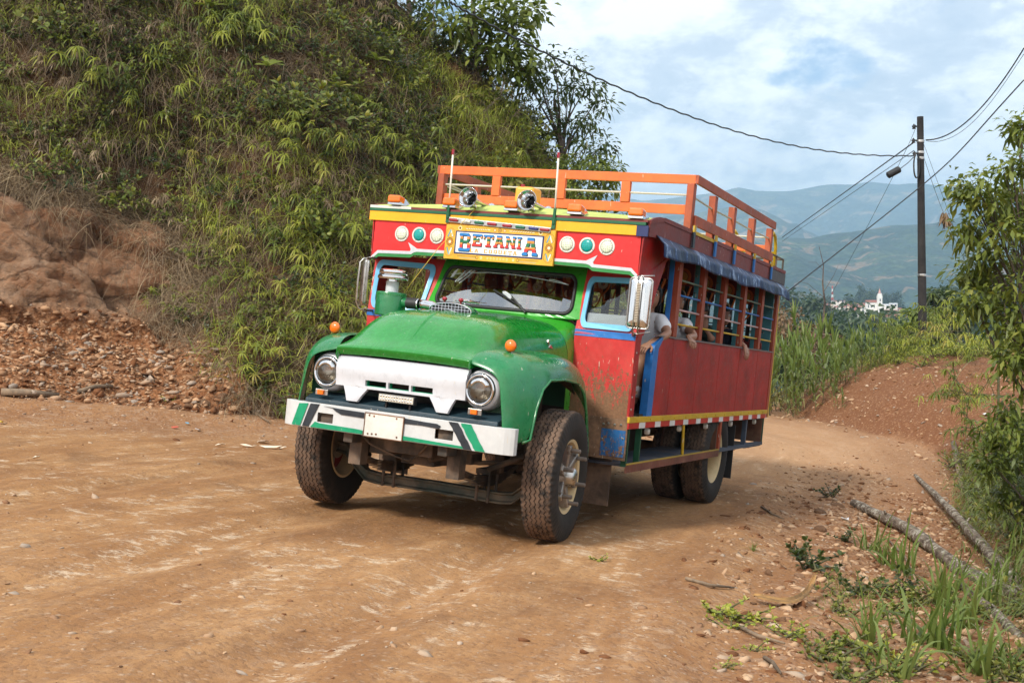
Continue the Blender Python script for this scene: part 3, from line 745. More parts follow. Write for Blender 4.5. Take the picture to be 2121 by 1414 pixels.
for sg in (1, -1):
    for y, mt in ((.9576,DOTW),(.7848,DOTT),(.6085,DOTW)):
        c = (FX, sg*y, 2.313); m = MB(); m.lathe(c, (1,0,0), [(.068,0),(.068,.006),(.064,.009),(.053,.009),(.050,.004)], 36)
        rl = P('round_lamp', m, plain('lamp_ring', srgb(216,214,205), .35), smooth='auto')
        m = MB(); m.lathe(c, (1,0,0), [(.051,.0),(.050,.010),(.035,.015),(0,.017)], 32); P('lens', m, mt, rl, smooth=True)
        m = MB()
        for a in (60, 180+60, 330): m.lathe((FX+.009, sg*y+.059*math.cos(R(a)), 2.313+.059*math.sin(R(a))), (1,0,0), [(.004,0),(0,.002)], 6)
        m.lathe((FX+.0095, sg*y, 2.313), (1,0,0), [(.0515,0),(.0535,.0),], 32)
        P('screw', m, BLK, rl)
    # gusset (side wall of the visor), closing the corner of the cab
    m = MB(); m.prism([(-.69,sg*1.252,2.43),(-1.66,sg*1.252,2.43),(-1.34,sg*1.252,2.27),(-1.14,sg*1.252,1.98),(-.93,sg*1.252,1.63),(-.78,sg*1.252,1.60),(-.80,sg*1.252,2.09),(-.69,sg*1.240,2.07)], (0,sg*.012,0))
    P('cab_gusset', m, REDS)
m = MB()
m.bb(FX, FX+.018, -1.295, 1.20, 2.42, 2.502); P('yellow_board', m, YEL, bevel=.002)
m = MB(); m.bb(FX, FX+.019, 1.201, 1.297, 2.415, 2.502); P('board_end', m, plain('navy', srgb(30,42,92), .5))
m = MB(); m.bb(FX-.01, FX+.024, -1.295, 1.275, 2.503, 2.528); P('green_strip', m, paint('strip_green', srgb(18,92,58), .5, wear=.2), bevel=.002)
m = MB(); m.bb(FX-.01, FX+.020, -.88, 1.29, 2.529, 2.549); P('maroon_strip', m, MAR); m = MB(); m.bb(FX-.01, FX+.021, -1.295, -.881, 2.529, 2.552); P('white_strip', m, PLATE)
# ceiling and roof canvas
m = MB()
RX = [(-.70,2.549),(-.80,2.572),(-.92,2.592),(-1.05,2.603),(-2,2.604),(-3.5,2.606),(-5.0,2.610),(-5.96,2.612)]
m.grid([[(x, y, z+.045*(1-(y/1.29)**2)*(1 if x < -1 else (x+.70)/(-.3))) for y in np.linspace(-1.289, 1.289, 13)] for x, z in RX])
P('roof_canvas', m, ROOFY, smooth=True)
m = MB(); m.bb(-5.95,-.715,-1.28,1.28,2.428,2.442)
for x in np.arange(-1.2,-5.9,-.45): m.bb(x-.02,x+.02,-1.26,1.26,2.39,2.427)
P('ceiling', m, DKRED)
for sg in (1, -1):
    m = MB(); m.prism([(x, sg*1.281, z) for x, z in [(-.70,2.42),(-.70,2.55),(-.82,2.585),(-.95,2.608),(-1.06,2.615),(-5.96,2.627),(-5.96,2.455),(-1.05,2.44)]], (0, sg*.02, 0))
    sb = P('roof_side_board', m, MAR)
    m = MB(); m.beam((-1.06,sg*1.303,2.600),(-5.96,sg*1.303,2.612),.012,.035); m.beam((-.70,sg*1.303,2.535),(-1.06,sg*1.303,2.600),.012,.030); P('beading', m, MAR, sb)
    m = MB(); m.bb(-5.965,-5.16,sg*1.3015,sg*1.3075,2.458,2.585); P('grey_patch', m, plain('grey_patch_paint', srgb(72,66,68), .6), sb)
    # awning
    m = MB(); rows = []; nx = 150
    rr_ = random.Random(5 if sg > 0 else 6)
    ph = [rr_.uniform(0, 6.28) for _ in range(6)]
    for i in range(nx+1):
        x = -.88 - 5.07*i/nx; row = []
        for j in range(9):
            t = j/8
            f = (math.sin(x*9+ph[0]+t*2.3+1.3*math.sin(x*2.1))+.6*math.sin(x*19+ph[1]+3*t+math.sin(x*4.3))+.25*math.sin(x*41+ph[2]))*.006*t**.7
            sag = .012*math.sin(x*2.2+ph[3])+.010*math.sin(x*5.1+ph[4])
            y = 1.304+.055*min(1, t*3)+.03*t + f*.9; z = 2.452-.012*t*3*(t<.34)-.165*t + sag*t + .3*f
            row.append((x, sg*y, z))
        rows.append(row)
    m.grid(rows); P('awning', m, TARP, smooth=True, solid=.003)
# ---- destination sign
m = MB(); m.bb(FX, -.657, -.509, .509, 2.124, 2.418); sg_o = P('sign_board', m, YEL if False else paint('sign_yellow', srgb(226,170,44), .4, var=.06, wear=.05), bevel=.002)
m = MB(); m.bb(-.6569,-.6545,-.412,.412,2.172,2.368); P('sign_border', m, plain('sign_navy', srgb(28,38,92), .5), sg_o)
m = MB(); m.bb(-.6544,-.652,-.399,.399,2.184,2.357); P('sign_panel', m, plain('sign_white', srgb(226,232,236), .4), sg_o)
SB_, SG_, SO_, SR_, SK_, SN_, SYL = (plain('sign_blue', srgb(20,120,190), .5), plain('sign_green', srgb(20,110,70), .5), plain('sign_orange', srgb(235,140,50), .5), plain('sign_red', srgb(215,50,45), .5), plain('sign_black', srgb(20,22,32), .5), plain('sign_slate', srgb(104,128,150), .5), plain('sign_gold', srgb(214,156,40), .5))
# letters are drawn on a 16 x 20 raster from simple strokes, colours run in bands down each letter
def strokes(ch):
    """rects (x0,x1,y0,y1) and slanted bars (xa,ya,xb,yb,w) in a 0..1 box, y up"""
    if ch == 'B': return [(0,.5,.87,1),(0,.5,0,.15),(.10,.34,0,1),(.3,.82,.87,1),(.3,.84,.45,.59),(.3,.90,0,.15),(.70,.92,.59,.91),(.74,1,.06,.47)], []
    if ch == 'E': return [(.05,.95,.84,1),(.05,.95,0,.16),(.14,.38,0,1),(.3,.7,.43,.58),(.80,.95,.70,1),(.80,.95,0,.30),(.6,.7,.36,.66)], []
    if ch == 'T': return [(0,1,.84,1),(0,.14,.64,1),(.86,1,.64,1),(.38,.62,0,1),(.22,.78,0,.14)], []
    if ch == 'A': return [(.28,.72,.84,1),(0,.38,0,.14),(.62,1,0,.14),(.25,.75,.30,.44)], [(.44,.95,.18,.05,.17),(.56,.95,.82,.05,.19)]
    if ch == 'N': return [(0,.34,.86,1),(0,.34,0,.14),(.08,.27,0,1),(.66,1,.86,1),(.73,.92,.0,1),(.64,1,0,.14)], [(.2,.92,.8,.08,.2)]
    if ch == 'I': return [(.1,.9,.86,1),(.1,.9,0,.14),(.32,.68,0,1)], []
    if ch == 'L': return [(0,.5,.84,1),(.12,.38,0,1),(.1,.95,0,.18),(.8,.95,0,.4)], []
    if ch == 'C': return [(.12,.9,.82,1),(.12,.9,0,.18),(.05,.32,.1,.9),(.75,.93,.64,.94),(.75,.93,.06,.36)], []
    if ch == 'O': return [(.15,.85,.82,1),(.15,.85,0,.18),(.05,.32,.1,.9),(.68,.95,.1,.9)], []
    if ch == 'Q': return [(.15,.85,.82,1),(.15,.85,0.06,.22),(.05,.32,.12,.9),(.68,.95,.12,.9),(.5,.7,-.12,.3)], []
    if ch == 'U': return [(0,.42,.86,1),(.58,1,.86,1),(.1,.34,.1,1),(.66,.9,.1,1),(.15,.85,0,.18)], []
def inside(ch, u, v):
    rc, sl = strokes(ch)
    if any(a <= u <= b and c <= v <= d for a, b, c, d in rc): return True
    for xa, ya, xb, yb, w in sl:
        if min(ya,yb) <= v <= max(ya,yb):
            xc = xa+(xb-xa)*(v-ya)/(yb-ya)
            if abs(u-xc) < w*.62: return True
    return False
def letter(ch, y0, y1, z0, z1, bands, x, m, nx=22, nz=22):
    for j in range(nz):
        v = (j+.5)/nz; run = None
        mi = bands(v, 0) if callable(bands) else bands
        for i in range(nx+1):
            on = i < nx and inside(ch, (i+.5)/nx, v)
            if on and run is None: run = i
            if not on and run is not None:
                ya = y0+(y1-y0)*run/nx; yb = y0+(y1-y0)*i/nx; za = z0+(z1-z0)*j/nz; zb_ = z0+(z1-z0)*(j+1)/nz
                m.add([(x,ya,za),(x,yb,za),(x,yb,zb_),(x,ya,zb_)], [(0,1,2,3)], mi); run = None
cb = lambda v, _: 1 if v > .80 else (3 if v > .66 else (2 if v > .44 else (3 if v > .36 else (4 if v > .20 else 1))))
cbS = lambda v, _: 1 if v > .80 else (3 if v > .70 else (2 if v > .46 else (3 if v > .28 else 4)))
word = [('B',-.372,-.262,2.198,2.350,cb),('E',-.252,-.152,2.246,2.348,cbS),('T',-.142,-.048,2.246,2.347,cbS),('A',-.046,.054,2.246,2.347,cbS),('N',.064,.158,2.246,2.346,cbS),('I',.166,.216,2.246,2.346,cbS),('A',.224,.366,2.196,2.346,cb)]
m = MB()
for ch, a, b, c, d, bd in word:
    for k in range(1, 4): letter(ch, a+.0026*k, b+.0026*k, c-.0026*k, d-.0026*k, 0, -.6512+.00005*(5-k), m)
for ch, a, b, c, d, bd in word: letter(ch, a, b, c, d, bd, -.6502, m)
P('lettering', m, [SK_, SB_, SG_, SO_, SR_, SN_], sg_o, recalc=False)
m = MB(); y = -.262
for ch in 'LA COQUETA':
    if ch == ' ': y += .042; continue
    letter(ch, y, y+.037, 2.191, 2.222, 0, -.6508, m, 12, 12); y += .0455
P('small_lettering', m, [SYL], sg_o, recalc=False)
# painted ornaments on the yellow border
m = MB(); xo = -.6564
def ring(m, y, z, r0, r1, mi, n=20, e=0.):
    m.grid([[(xo+e, y+r*math.cos(2*math.pi*k/n), z+r*math.sin(2*math.pi*k/n)) for k in range(n+1)] for r in (r0, r1)], mi)
def bar(m, y0, z0, y1, z1, w, mi, e=0.):
    d = Vector((0, y1-y0, z1-z0)).normalized(); nrm = Vector((0, -d.z, d.y))*w/2
    a = Vector((xo+e, y0, z0)); b = Vector((xo+e, y1, z1)); m.add([a+nrm, b+nrm, b-nrm, a-nrm], [(0,1,2,3)], mi)
for s_ in (1, -1):
    yc = s_*.462
    ring(m, yc, 2.27, 0, .012, 0, e=.0006); ring(m, yc, 2.27, .016, .022, 1); ring(m, yc, 2.27, .030, .033, 2)
    for k in range(8): ring(m, yc+.027*math.cos(k*math.pi/4), 2.27+.027*math.sin(k*math.pi/4), .006, .009, 2, 8, .0004)
    for zc, q in ((2.345,1),(2.19,-1)):
        bar(m, yc-.022, zc-.03*q, yc, zc+.03*q, .012, 3); bar(m, yc+.022, zc-.03*q, yc, zc+.03*q, .012, 4)
        ring(m, yc, zc, .040, .0425, 2, 16)
    ring(m, s_*.375, 2.392, .0, .008, 2, 12, .0005); ring(m, s_*.375, 2.392, .013, .018, 0, 16)
    ring(m, s_*.045, 2.39, .004, .008, 0, 12); ring(m, s_*.045, 2.39, .011, .014, 1, 14)
    for k in range(9): bar(m, s_*(.11+.022*k), 2.380, s_*(.13+.022*k), 2.402, .003, 2)
    bar(m, s_*.09, 2.39, s_*.32, 2.39, .006, 0, -.0003)
    bar(m, s_*.20, 2.155, s_*.38, 2.155, .004, 2); bar(m, s_*.20, 2.140, s_*.36, 2.140, .003, 3)
    ring(m, s_*.19, 2.150, .010, .014, 2, 16); ring(m, s_*.15, 2.150, .006, .010, 0, 14)
ring(m, 0, 2.39, .014, .018, 2, 18); ring(m, 0, 2.39, .004, .008, 2, 12)
for k in range(7): ring(m, -.09+.03*k, 2.150, .006, .0085, 0, 12)
P('painted_ornament', m, [plain('orn_white', srgb(236,226,190), .5), plain('orn_red', srgb(200,90,40), .5), plain('orn_black', srgb(90,60,25), .5), plain('orn_blue', srgb(90,150,170), .5), plain('orn_pale', srgb(200,215,205), .5)], sg_o, recalc=False)
# marker strip above the sign
m = MB(); mz = lambda y: 2.4365-.043*y
m.prism([(-.668,-.49,mz(-.49)-.022),(-.668,-.49,mz(-.49)+.022),(-.668,.465,mz(.465)+.022),(-.668,.465,mz(.465)-.022)], (.022,0,0)); mk = P('marker_strip', m, CHRD, bevel=.004)
for i, c in enumerate((REDL, PLATE, GRNL, REDL, REDL, GRNL, BLUL, REDL)):
    y = -.44+.122*i+(.02 if 3 < i < 7 else 0); m = MB(); m.box((-.642,y,mz(y)), (.022,.088,.026), Matrix.Rotation(-.043,3,'X')); P('lens', m, c, mk, bevel=.010, seg=3)
# ambers on the visor roof
for x, y in ((-.72,-1.05),(-.72,-.505),(-.70,.09),(-.72,.655),(-.72,1.185)):
    z = 2.572 if abs(y) < 1.1 else 2.565
    m = MB(); m.add([(x+.07,y-.065,z-.012),(x+.07,y+.065,z-.012),(x-.17,y+.065,z-.012),(x-.17,y-.065,z-.012),(x+.065,y-.06,z+.012),(x+.065,y+.06,z+.012),(x-.05,y+.055,z+.055),(x-.05,y-.055,z+.055),(x-.15,y+.045,z+.0),(x-.15,y-.045,z+.0)],
        [(0,1,2,3),(0,1,5,4),(4,5,6,7),(7,6,8,9),(9,8,2,3),(1,2,8,6,5),(0,4,7,9,3)])
    al = P('roof_lamp', m, CHR, bevel=.004)
    m = MB(); m.box((x+.028,y,z+.036), (.105,.124,.066), Matrix.Rotation(R(-8),3,'Y')); P('lens', m, AMB, al, bevel=.016, seg=3)
# horns
for y in (-.30,.245):
    m = MB(); m.lathe((-.60,y,2.650), (-1,0,-.05), [(.086,-.006),(.088,.0),(.080,.004),(.058,.035),(.036,.085),(.024,.15),(.019,.24),(.016,.40),(.016,.46)], 36)
    for x, zz in ((-.72,2.57),(-.98,2.60)): m.tube([(x,y-.03,zz),(x,y,2.625),(x,y+.03,zz)], .008, 6)
    h = P('air_horn', m, CHR, smooth=True); h.modifiers.new('s','SOLIDIFY').thickness = .002
    m = MB(); m.lathe((-1.06,y,2.625), (-1,0,0), [(0,-.035),(.030,-.026),(.042,0),(.030,.028),(0,.036)], 20); P('horn_diaphragm', m, CHR, h, smooth=True)
    m = MB(); m.lathe((-.66,y,2.647), (-1,0,-.05), [(.0255,.09),(.0,.091)], 20); P('throat_shade_disc', m, BLK, h)  # black disc stands in for the shade deep inside the bell
    m = MB(); m.tube([(-.70,y-.01,2.585),(-1.05,y-.01,2.600)], .012, 6); m.tube([(-.72,y-.03,2.60),(-.72,y-.03,2.63)], .01, 6); P('horn_bracket', m, paint('olive_bracket', srgb(110,140,40), .5), h)
for y0, y1 in ((-.507,-.522),(.481,.462)):
    m = MB(); m.tube([(-.662,y0,2.57),(-.664,(y0+y1)/2,2.8),(-.666,y1,3.03)], .0085, 6); an = P('antenna_rod', m, plain('rod_white', srgb(222,216,200), .5), smooth=True)
    m = MB(); m.tube([(-.666,y1,3.02),(-.666,y1-.001,3.065)], .013, 8); P('red_tip', m, REDL, an); m = MB(); m.tube([(-.658,y0,2.47),(-.661,y0,2.60)], .014, 8); m.bb(-.671,-.655,y0-.016,y0+.016,2.43,2.52); P('clamp', m, paint('strip_green', (0,0,0)), an)
m = MB(); m.tube([(-.655,-.25,2.56),(-.50,-.48,2.20),(-.25,-.62,1.80)], .0025, 4); P('horn_cord', m, plain('yellow_cord', srgb(190,160,40), .6))
m = MB(); m.bb(-1.42,-1.22,-.16,.02,2.63,2.85); jc = P('fuel_can', m, paint('can_orange', srgb(232,160,58), .45), bevel=.025, seg=3); m = MB(); m.cyl((-1.25,-.10,2.84),(-1.25,-.10,2.87),.02,10); P('cap', m, REDL, jc)
# ---- mirrors
for sg, rot, off in ((1, R(6), (0,0,0)), (-1, R(-38), (0,0,0))):
    c = Vector((-.45, sg*1.362, 1.870)) if sg > 0 else Vector((-.44, -1.145, 1.850))
    Mr = Matrix.Rotation(rot, 3, 'Z') if sg > 0 else Matrix.Rotation(R(-50), 3, 'Z')
    T = lambda x, y, z: c + Mr @ Vector((x, y, z))
    w, h = .088, .195
    m = MB(); loop = rrect(-w, w, -h, h, .03, 5)
    m.grid([[T(xx, a*k, b*(1-(1-k)*.45)) for a, b in loop+[loop[0]]] for xx, k in ((-.02,1),(.0,1.0),(.012,.94),(.02,.80),(.024,.4),(.025,.02))]); m.poly([T(-.02, a, b) for a, b in loop])
    mi = P('side_mirror', m, CHR if sg > 0 else CHRD, smooth='auto', angle=50)
    m = MB(); fr = [T(.006, a*1.03, b*1.015) for a, b in loop]; m.tube(fr+[fr[0],fr[1]], .006, 6); P('mirror_rim', m, CHRD, mi, smooth=True)
    m = MB()
    for dy in (-.026, .012): m.tube([T(-.02,dy*.6,h+.02), T(.02,dy,h+.012), T(.045,dy,h-.02), T(.05,dy,0), T(.045,dy,-h+.02), T(.02,dy,-h-.03), T(-.05,dy-.02*sg,-h-.06)], .0055, 6)
    m.tube([T(-.03,-.06,-h-.03), T(.0,0,-h-.045), T(-.03,.10,-h-.02)], .005, 6); m.tube([T(-.02,-.05,h+.01), T(-.01,0,h+.02), T(-.04,.09,h+.03)], .006, 6)
    P('mirror_bracket', m, CHRD, mi, smooth=True)
    m = MB(); m.add([T(.046,-.020,-.15),T(.046,.006,-.15),T(.046,.006,.15),T(.046,-.020,.15)], [(0,1,2,3)])
    for i in range(24): z = -.148+.0128*i; m.add([T(.052,-.020,z),T(.052,.006,z),T(.052,.006,z+.006),T(.052,-.020,z+.006)], [(0,1,2,3)], 1)
    P('mirror_strap', m, [plain('strap_dark', srgb(120,104,84), .6), plain('strap_pale', srgb(206,192,170), .5)], mi)
    m = MB()
    e = Vector((-.78, sg*1.22, 1.62)); e2 = Vector((-.75, sg*1.22, 2.09))
    m.tube([T(-.03,0,-h-.04), (c+e)/2+Vector((0,0,-.12)), e], .010, 6); m.tube([T(-.02,0,h+.02), e2], .009, 6); P('mirror_arm', m, DIRTY, mi, smooth=True)
# ---- body: side walls, posts, bars
SY = 1.263
POSTS = [-1.805,-2.635,-3.43,-4.27,-5.12]
for sg in (1, -1):
    m = MB()
    if sg > 0: poly = [(-1.335,.956),(-1.345,1.53),(-1.47,1.635),(-5.88,1.648),(-5.88,.962)]
    else: poly = [(-.80,.956),(-.80,1.63),(-1.43,1.635),(-5.88,1.648),(-5.88,.962)]
    m.prism([(x, sg*SY, z) for x, z in poly], (0, -sg*.02, 0)); sw = P('side_panel', m, REDS)
    for x in POSTS:
        m = MB(); m.bb(x-.006,x+.006,sg*SY,sg*(SY+.0018),.965,1.63); P('panel_batten', m, REDS, sw, bevel=.0015)
    m = MB(); m.bb(-5.90,-1.30,sg*(SY-.03),sg*(SY+.012),1.640,1.654); P('sill_rail', m, plain('sill_grey', srgb(110,98,96), .5), sw)
    m = MB(); m.bb(-5.885,-.76 if sg > 0 else -.80,sg*(SY-.01),sg*(SY+.010),.912,.960); yr = P('yellow_rail', m, YELD, bevel=.002)
    m = MB()
    for x in np.arange(-.95,-5.9,-.36): m.lathe((x, sg*(SY+.010), .935), (0,sg,0), [(.010,0),(.008,.006),(0,.008)], 8)
    P('bolt', m, YELD, yr)
    m = MB(); x = -.765; k = 0
    while x > -5.88:
        w = .27 if k % 2 == 0 else .165; x2 = max(x-w, -5.885); m.bb(x2, x, sg*(SY-.006), sg*(SY+.006), .862, .911, k % 2); x = x2; k += 1
    P('reflective_strip', m, [paint('tape_red', srgb(176,24,28), .35), paint('tape_white', srgb(214,214,212), .35, dust=.1)])
    for i, x in enumerate(POSTS):
        m = MB(); m.bb(x-.052,x+.052,sg*(SY-.045),sg*(SY+.004),1.655,2.43); po = P('window_post', m, BRN, bevel=.003)
        m = MB(); m.bb(x+.012,x+.054,sg*(SY-(.092 if sg > 0 else .07)),sg*(SY-.046),1.60,2.43); P('teal_plank' if i else 'blue_plank', m, TEAL if i else BLU, po, bevel=.003)
        if i: 
            m = MB()
            for z in (1.76,1.93,2.10,2.26): m.lathe((x+.054, sg*(SY-.078), z), (1,0,0), [(.009,0),(.007,.004),(0,.005)], 6)
            P('bolt', m, DIRTY, po)
    m = MB(); m.bb(-5.93,-5.83,sg*(SY-.03),sg*(SY+.008),.87,2.44); po = P('corner_post', m, BRN, bevel=.003)
    m = MB(); m.bb(-5.972,-5.931,sg*(SY-.03),sg*(SY+.006),.87,2.44); P('yellow_edge', m, YELD, po); m = MB(); m.bb(-5.82,-5.79,sg*(SY-.20),sg*(SY-.03),1.5,2.43); P('teal_plank', m, TEAL, po)
    xs = POSTS+[-5.85]
    for i in range(5):
        for z, c in ((1.772,YELD),(1.90,paint('bar_pink', srgb(196,160,158), .4)),(2.03,BLU),(2.165,paint('bar_olive', srgb(96,112,92), .5))):
            m = MB(); m.tube([(xs[i]-.05,sg*(SY-.02),z),(xs[i+1]+.05,sg*(SY-.02),z)], .0095, 8); P('window_bar', m, c, smooth=True)
# door edges on the driver's left
m = MB(); m.prism([(-.765,SY-.02,.956),(-.765,SY-.02,1.60),(-.90,SY-.02,1.66),(-.872,SY-.02,1.45),(-.880,SY-.02,.956)], (0,.02,0)); dj = P('door_jamb', m, REDS)
m = MB()
for z in (1.02,1.12,1.30,1.48): m.lathe((-.80,SY,z),(0,1,0),[(.010,0),(.008,.004),(0,.005)],8)
P('rivet', m, CHRD, dj)
m = MB(); m.prism([(-1.20,SY-.06,.956),(-1.215,SY-.06,1.49),(-1.25,SY-.06,1.56),(-1.43,SY-.06,1.642),(-1.49,SY-.06,1.642),(-1.36,SY-.06,1.535),(-1.34,SY-.06,.956)], (0,.068,0)); P('blue_door_frame', m, BLU, bevel=.003)
m = MB(); m.bb(-1.10,-.88,.95,SY-.03,.945,.957); m.bb(-1.12,-.90,.93,1.20,1.14,1.165); st = P('entry_step', m, MUDM); m = MB(); m.bb(-1.098,-1.07,1.16,1.19,.957,1.16); P('yellow_riser_edge', m, YELD, st); m = MB(); m.bb(-1.098,-1.085,.95,1.16,.957,1.14); P('riser', m, DIRTY, st)
# floor, rear wall, benches with painted backs
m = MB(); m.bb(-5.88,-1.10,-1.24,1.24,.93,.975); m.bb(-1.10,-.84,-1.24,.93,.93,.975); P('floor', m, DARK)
m = MB(); m.bb(-5.90,-5.86,-1.22,1.22,.93,1.78); m.bb(-5.90,-5.86,-1.22,1.22,2.28,2.43); P('rear_wall', m, REDS)
ORN = [plain('orn_orange', srgb(206,110,40), .5), plain('orn_gold', srgb(200,150,60), .5), plain('orn_ink', srgb(22,16,16), .6), plain('orn_cream', srgb(220,206,170), .5), plain('orn_maroon', srgb(110,26,22), .5)]
for x in [-2.08,-2.95,-3.77,-4.72,-5.62]:
    m = MB(); m.bb(x+.02,x+.46,-1.20,1.14,1.30,1.36)
    for y in (-1.1,-.4,.4,1.05): m.bb(x+.03,x+.07,y-.02,y+.02,.975,1.30)
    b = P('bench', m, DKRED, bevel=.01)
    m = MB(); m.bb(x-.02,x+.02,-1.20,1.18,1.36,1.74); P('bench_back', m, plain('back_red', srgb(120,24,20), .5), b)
    m = MB()
    for y in (-1.0,-.5,0,.5,1.0): m.bb(x-.012,x+.012,y-.022,y+.022,1.74,2.42, 2)
    for y in (-.95,-.45,.45,.95):
        m.lathe((x+.016,y,2.27),(1,0,0),[(.0,.003),(.05,.002)],16,1); m.lathe((x+.018,y,2.27),(1,0,0),[(.055,.0),(.085,.0)],18,0); m.lathe((x+.018,y,2.09),(1,0,0),[(.02,.0),(.05,.0)],14,3)
        m.bb(x-.012,x+.014,y-.11,y+.11,2.18,2.40,4); m.tube([(x+.01,y-.09,2.18),(x+.01,y-.05,2.05),(x+.01,y,1.98),(x+.01,y+.05,2.05),(x+.01,y+.09,2.18)],.012,6,0)
        m.bb(x-.006,x+.006,y-.24,y+.24,1.86,1.872,2)
    P('painted_divider', m, ORN, b)
# dashboard, steering wheel, driver's seat
m = MB(); m.bb(-1.80,-1.42,.10,.66,1.20,1.28); m.bb(-1.84,-1.79,.12,.64,1.25,1.72); m.bb(-1.75,-1.50,.2,.56,.975,1.20); P('driver_seat', m, BLK, bevel=.02)
m = MB(); m.bb(-1.12,-.86,-.70,.70,1.50,1.66); m.bb(-.95,-.84,-.74,.74,.95,1.5); db = P('dashboard', m, plain('dash_green', srgb(30,84,56), .5), bevel=.02)
c = Vector((-1.20,.36,1.72)); u = Vector((0,1,0)); v = Vector((-.55,0,.83)).normalized()
m = MB(); pts = [c+u*.21*math.cos(t)+v*.21*math.sin(t) for t in np.linspace(0, 2*math.pi, 33)]; m.tube(pts, .012, 6)
for t in (0, 2.1, 4.2): m.tube([c, c+u*.2*math.cos(t)+v*.2*math.sin(t)], .008, 5)
m.tube([c, c+Vector((.25,0,-.16))], .018, 8); P('steering_wheel', m, BLK, db, smooth=True)
# luggage shelf under the body
for sg in (1, -1):
    y1 = sg*1.245; y0 = sg*.80
    m = MB(); m.bb(-3.80,-.86,min(y0,y1),max(y0,y1),.545,.567); sh_ = P('lower_shelf', m, paint('shelf_blue_grey', srgb(52,66,84), .6, var=.3, dust=.4), bevel=.002)
    m = MB(); m.bb(-3.80,-.84,y1+sg*.001,y1+sg*.016,.500,.563,0); m.bb(-3.80,-.84,y1+sg*.001,y1+sg*.019,.564,.576,1); P('shelf_edge', m, [paint('shelf_brown', srgb(104,52,36), .6, var=.3, wear=.4, dust=.2), paint('shelf_yellow', srgb(166,136,40), .6, var=.2, wear=.8, dust=.2)], sh_)
    m = MB(); m.bb(-5.85,-3.80,y1-sg*.05,y1+sg*.012,.540,.575); P('rear_rail', m, paint('rail_slate', srgb(60,72,88), .6, var=.2, wear=.3), sh_)
    m = MB(); m.bb(-5.80,-5.0,min(y0,y1),max(y0,y1),.530,.548); P('rear_shelf', m, DIRTY, sh_)
    for x, w, c in ((-.84,.02,DGRN),(-1.16,.02,DGRN),(-3.80,.055,BRN),(-4.96,.04,paint('rail_slate',(0,0,0))),(-5.82,.03,DGRN)):
        m = MB(); m.bb(x-w,x+w*.2,y1-sg*.04,y1+sg*.008,.55,.862); P('shelf_post', m, c, sh_)
    m = MB(); m.tube([(-2.50,y1,.56),(-2.44,y1,.862)], .014, 8); P('yellow_rod', m, YELD, sh_)
    for bx_ in ((-1.16,-.86,y0-sg*.02,y0),(-3.80,-3.30,y0-sg*.02,y0),(-4.95,-4.40,y0+sg*.02,y0),(-3.72,-3.70,min(y0,y1),max(y0,y1)),(-5.80,-5.78,min(y0,y1),max(y0,y1))):
        m = MB(); m.bb(*bx_,.57,.87); P('locker_board', m, paint('locker_brown', srgb(96,58,40), .7, var=.3, dust=.3), sh_)
    m = MB(); m.bb(-3.3,-1.16,y0-sg*.30,y0-sg*.28,.50,.93); P('locker_back', m, DARK, sh_)
    for x in (-1.47,-2.45,-3.38,-4.40,-5.53):
        m = MB(); m.bb(x-.03,x+.03,sg*1.15,sg*1.20,.84,.862); m.lathe((x,sg*1.19,.818),(0,sg,0),[(.030,0),(.032,.02),(.024,.035),(0,.042)],14); P('side_marker', m, PLATE, smooth='auto')
m = MB(); m.lathe((-1.45,.86,.70),(0,1,0),[(0,.0),(.17,.0),(.17,.04),(.12,.06),(0,.07)],24); m.tube([(-1.25,1.0,.58),(-1.28,1.02,.70),(-1.34,1.0,.86)],.035,8); P('spare_hub', m, paint('pale_metal', srgb(150,132,112), .6, dust=.4), smooth='auto')
# ---- roof rack
RZ1, RZ0 = 3.11, 3.03
m = MB(); m.bb(-1.92,-1.88,-1.29,1.29,RZ0,RZ1); m.bb(-1.915,-1.885,-1.28,1.28,2.755,2.84)
fr_ = P('rack_front_rail', m, ORG, bevel=.003)
m = MB(); m.bb(-5.15,-5.11,-1.29,1.29,2.76,2.84); m.bb(-5.15,-5.11,-1.29,1.29,RZ0,RZ1-.03) if False else None; P('rack_rear_rail', m, ORG, bevel=.003)
for y in (-.67,.0,.64): m = MB(); m.bb(-1.925,-1.875,y-.042,y+.042,2.841,RZ0-.001); P('rack_post', m, ORG, bevel=.003)
for sg in (1, -1):
    m = MB(); m.bb(-5.155,-1.88,sg*1.291,sg*1.318,RZ0,RZ1); m.bb(-5.155,-1.93,sg*1.291,sg*1.314,2.66,2.755); P('rack_side_rail', m, ORGD, bevel=.003)
    for x in (-1.90,-2.65,-3.40,-4.26,-5.13):
        m = MB(); m.bb(x-.045,x+.045,sg*1.225,sg*1.290,2.62 if x < -1.95 else 2.60,RZ0-.001); po = P('rack_post', m, ORGD, bevel=.003)
        m = MB(); m.bb(x-.03,x+.03,sg*1.3145,sg*1.328,2.46,2.60); P('post_foot', m, BLU if x != -1.90 else BLKP, po); m = MB(); m.bb(x-.031,x+.031,sg*1.3145,sg*1.329,2.60,2.659); P('post_band', m, YELD, po)
    m = MB(); m.tube([(-1.90,sg*1.26,2.925),(-2.6,sg*1.26,2.905),(-3.4,sg*1.26,2.91),(-4.2,sg*1.26,2.905),(-5.13,sg*1.26,2.92)], .009, 6); P('rack_rope', m, plain('rope_white', srgb(190,184,172), .6))
    m = MB(); m.bb(-2.62,-1.93,sg*1.3025,sg*1.312,2.588,2.618); P('yellow_batten', m, YELD)
m = MB(); m.tube([(-1.90,-1.26,2.93),(-1.90,1.26,2.93)], .010, 6); m.tube([(-1.93,-1.2,2.93),(-3.0,-.9,2.78)], .009, 6); P('rack_rope', m, plain('rope_white', (0,0,0)))
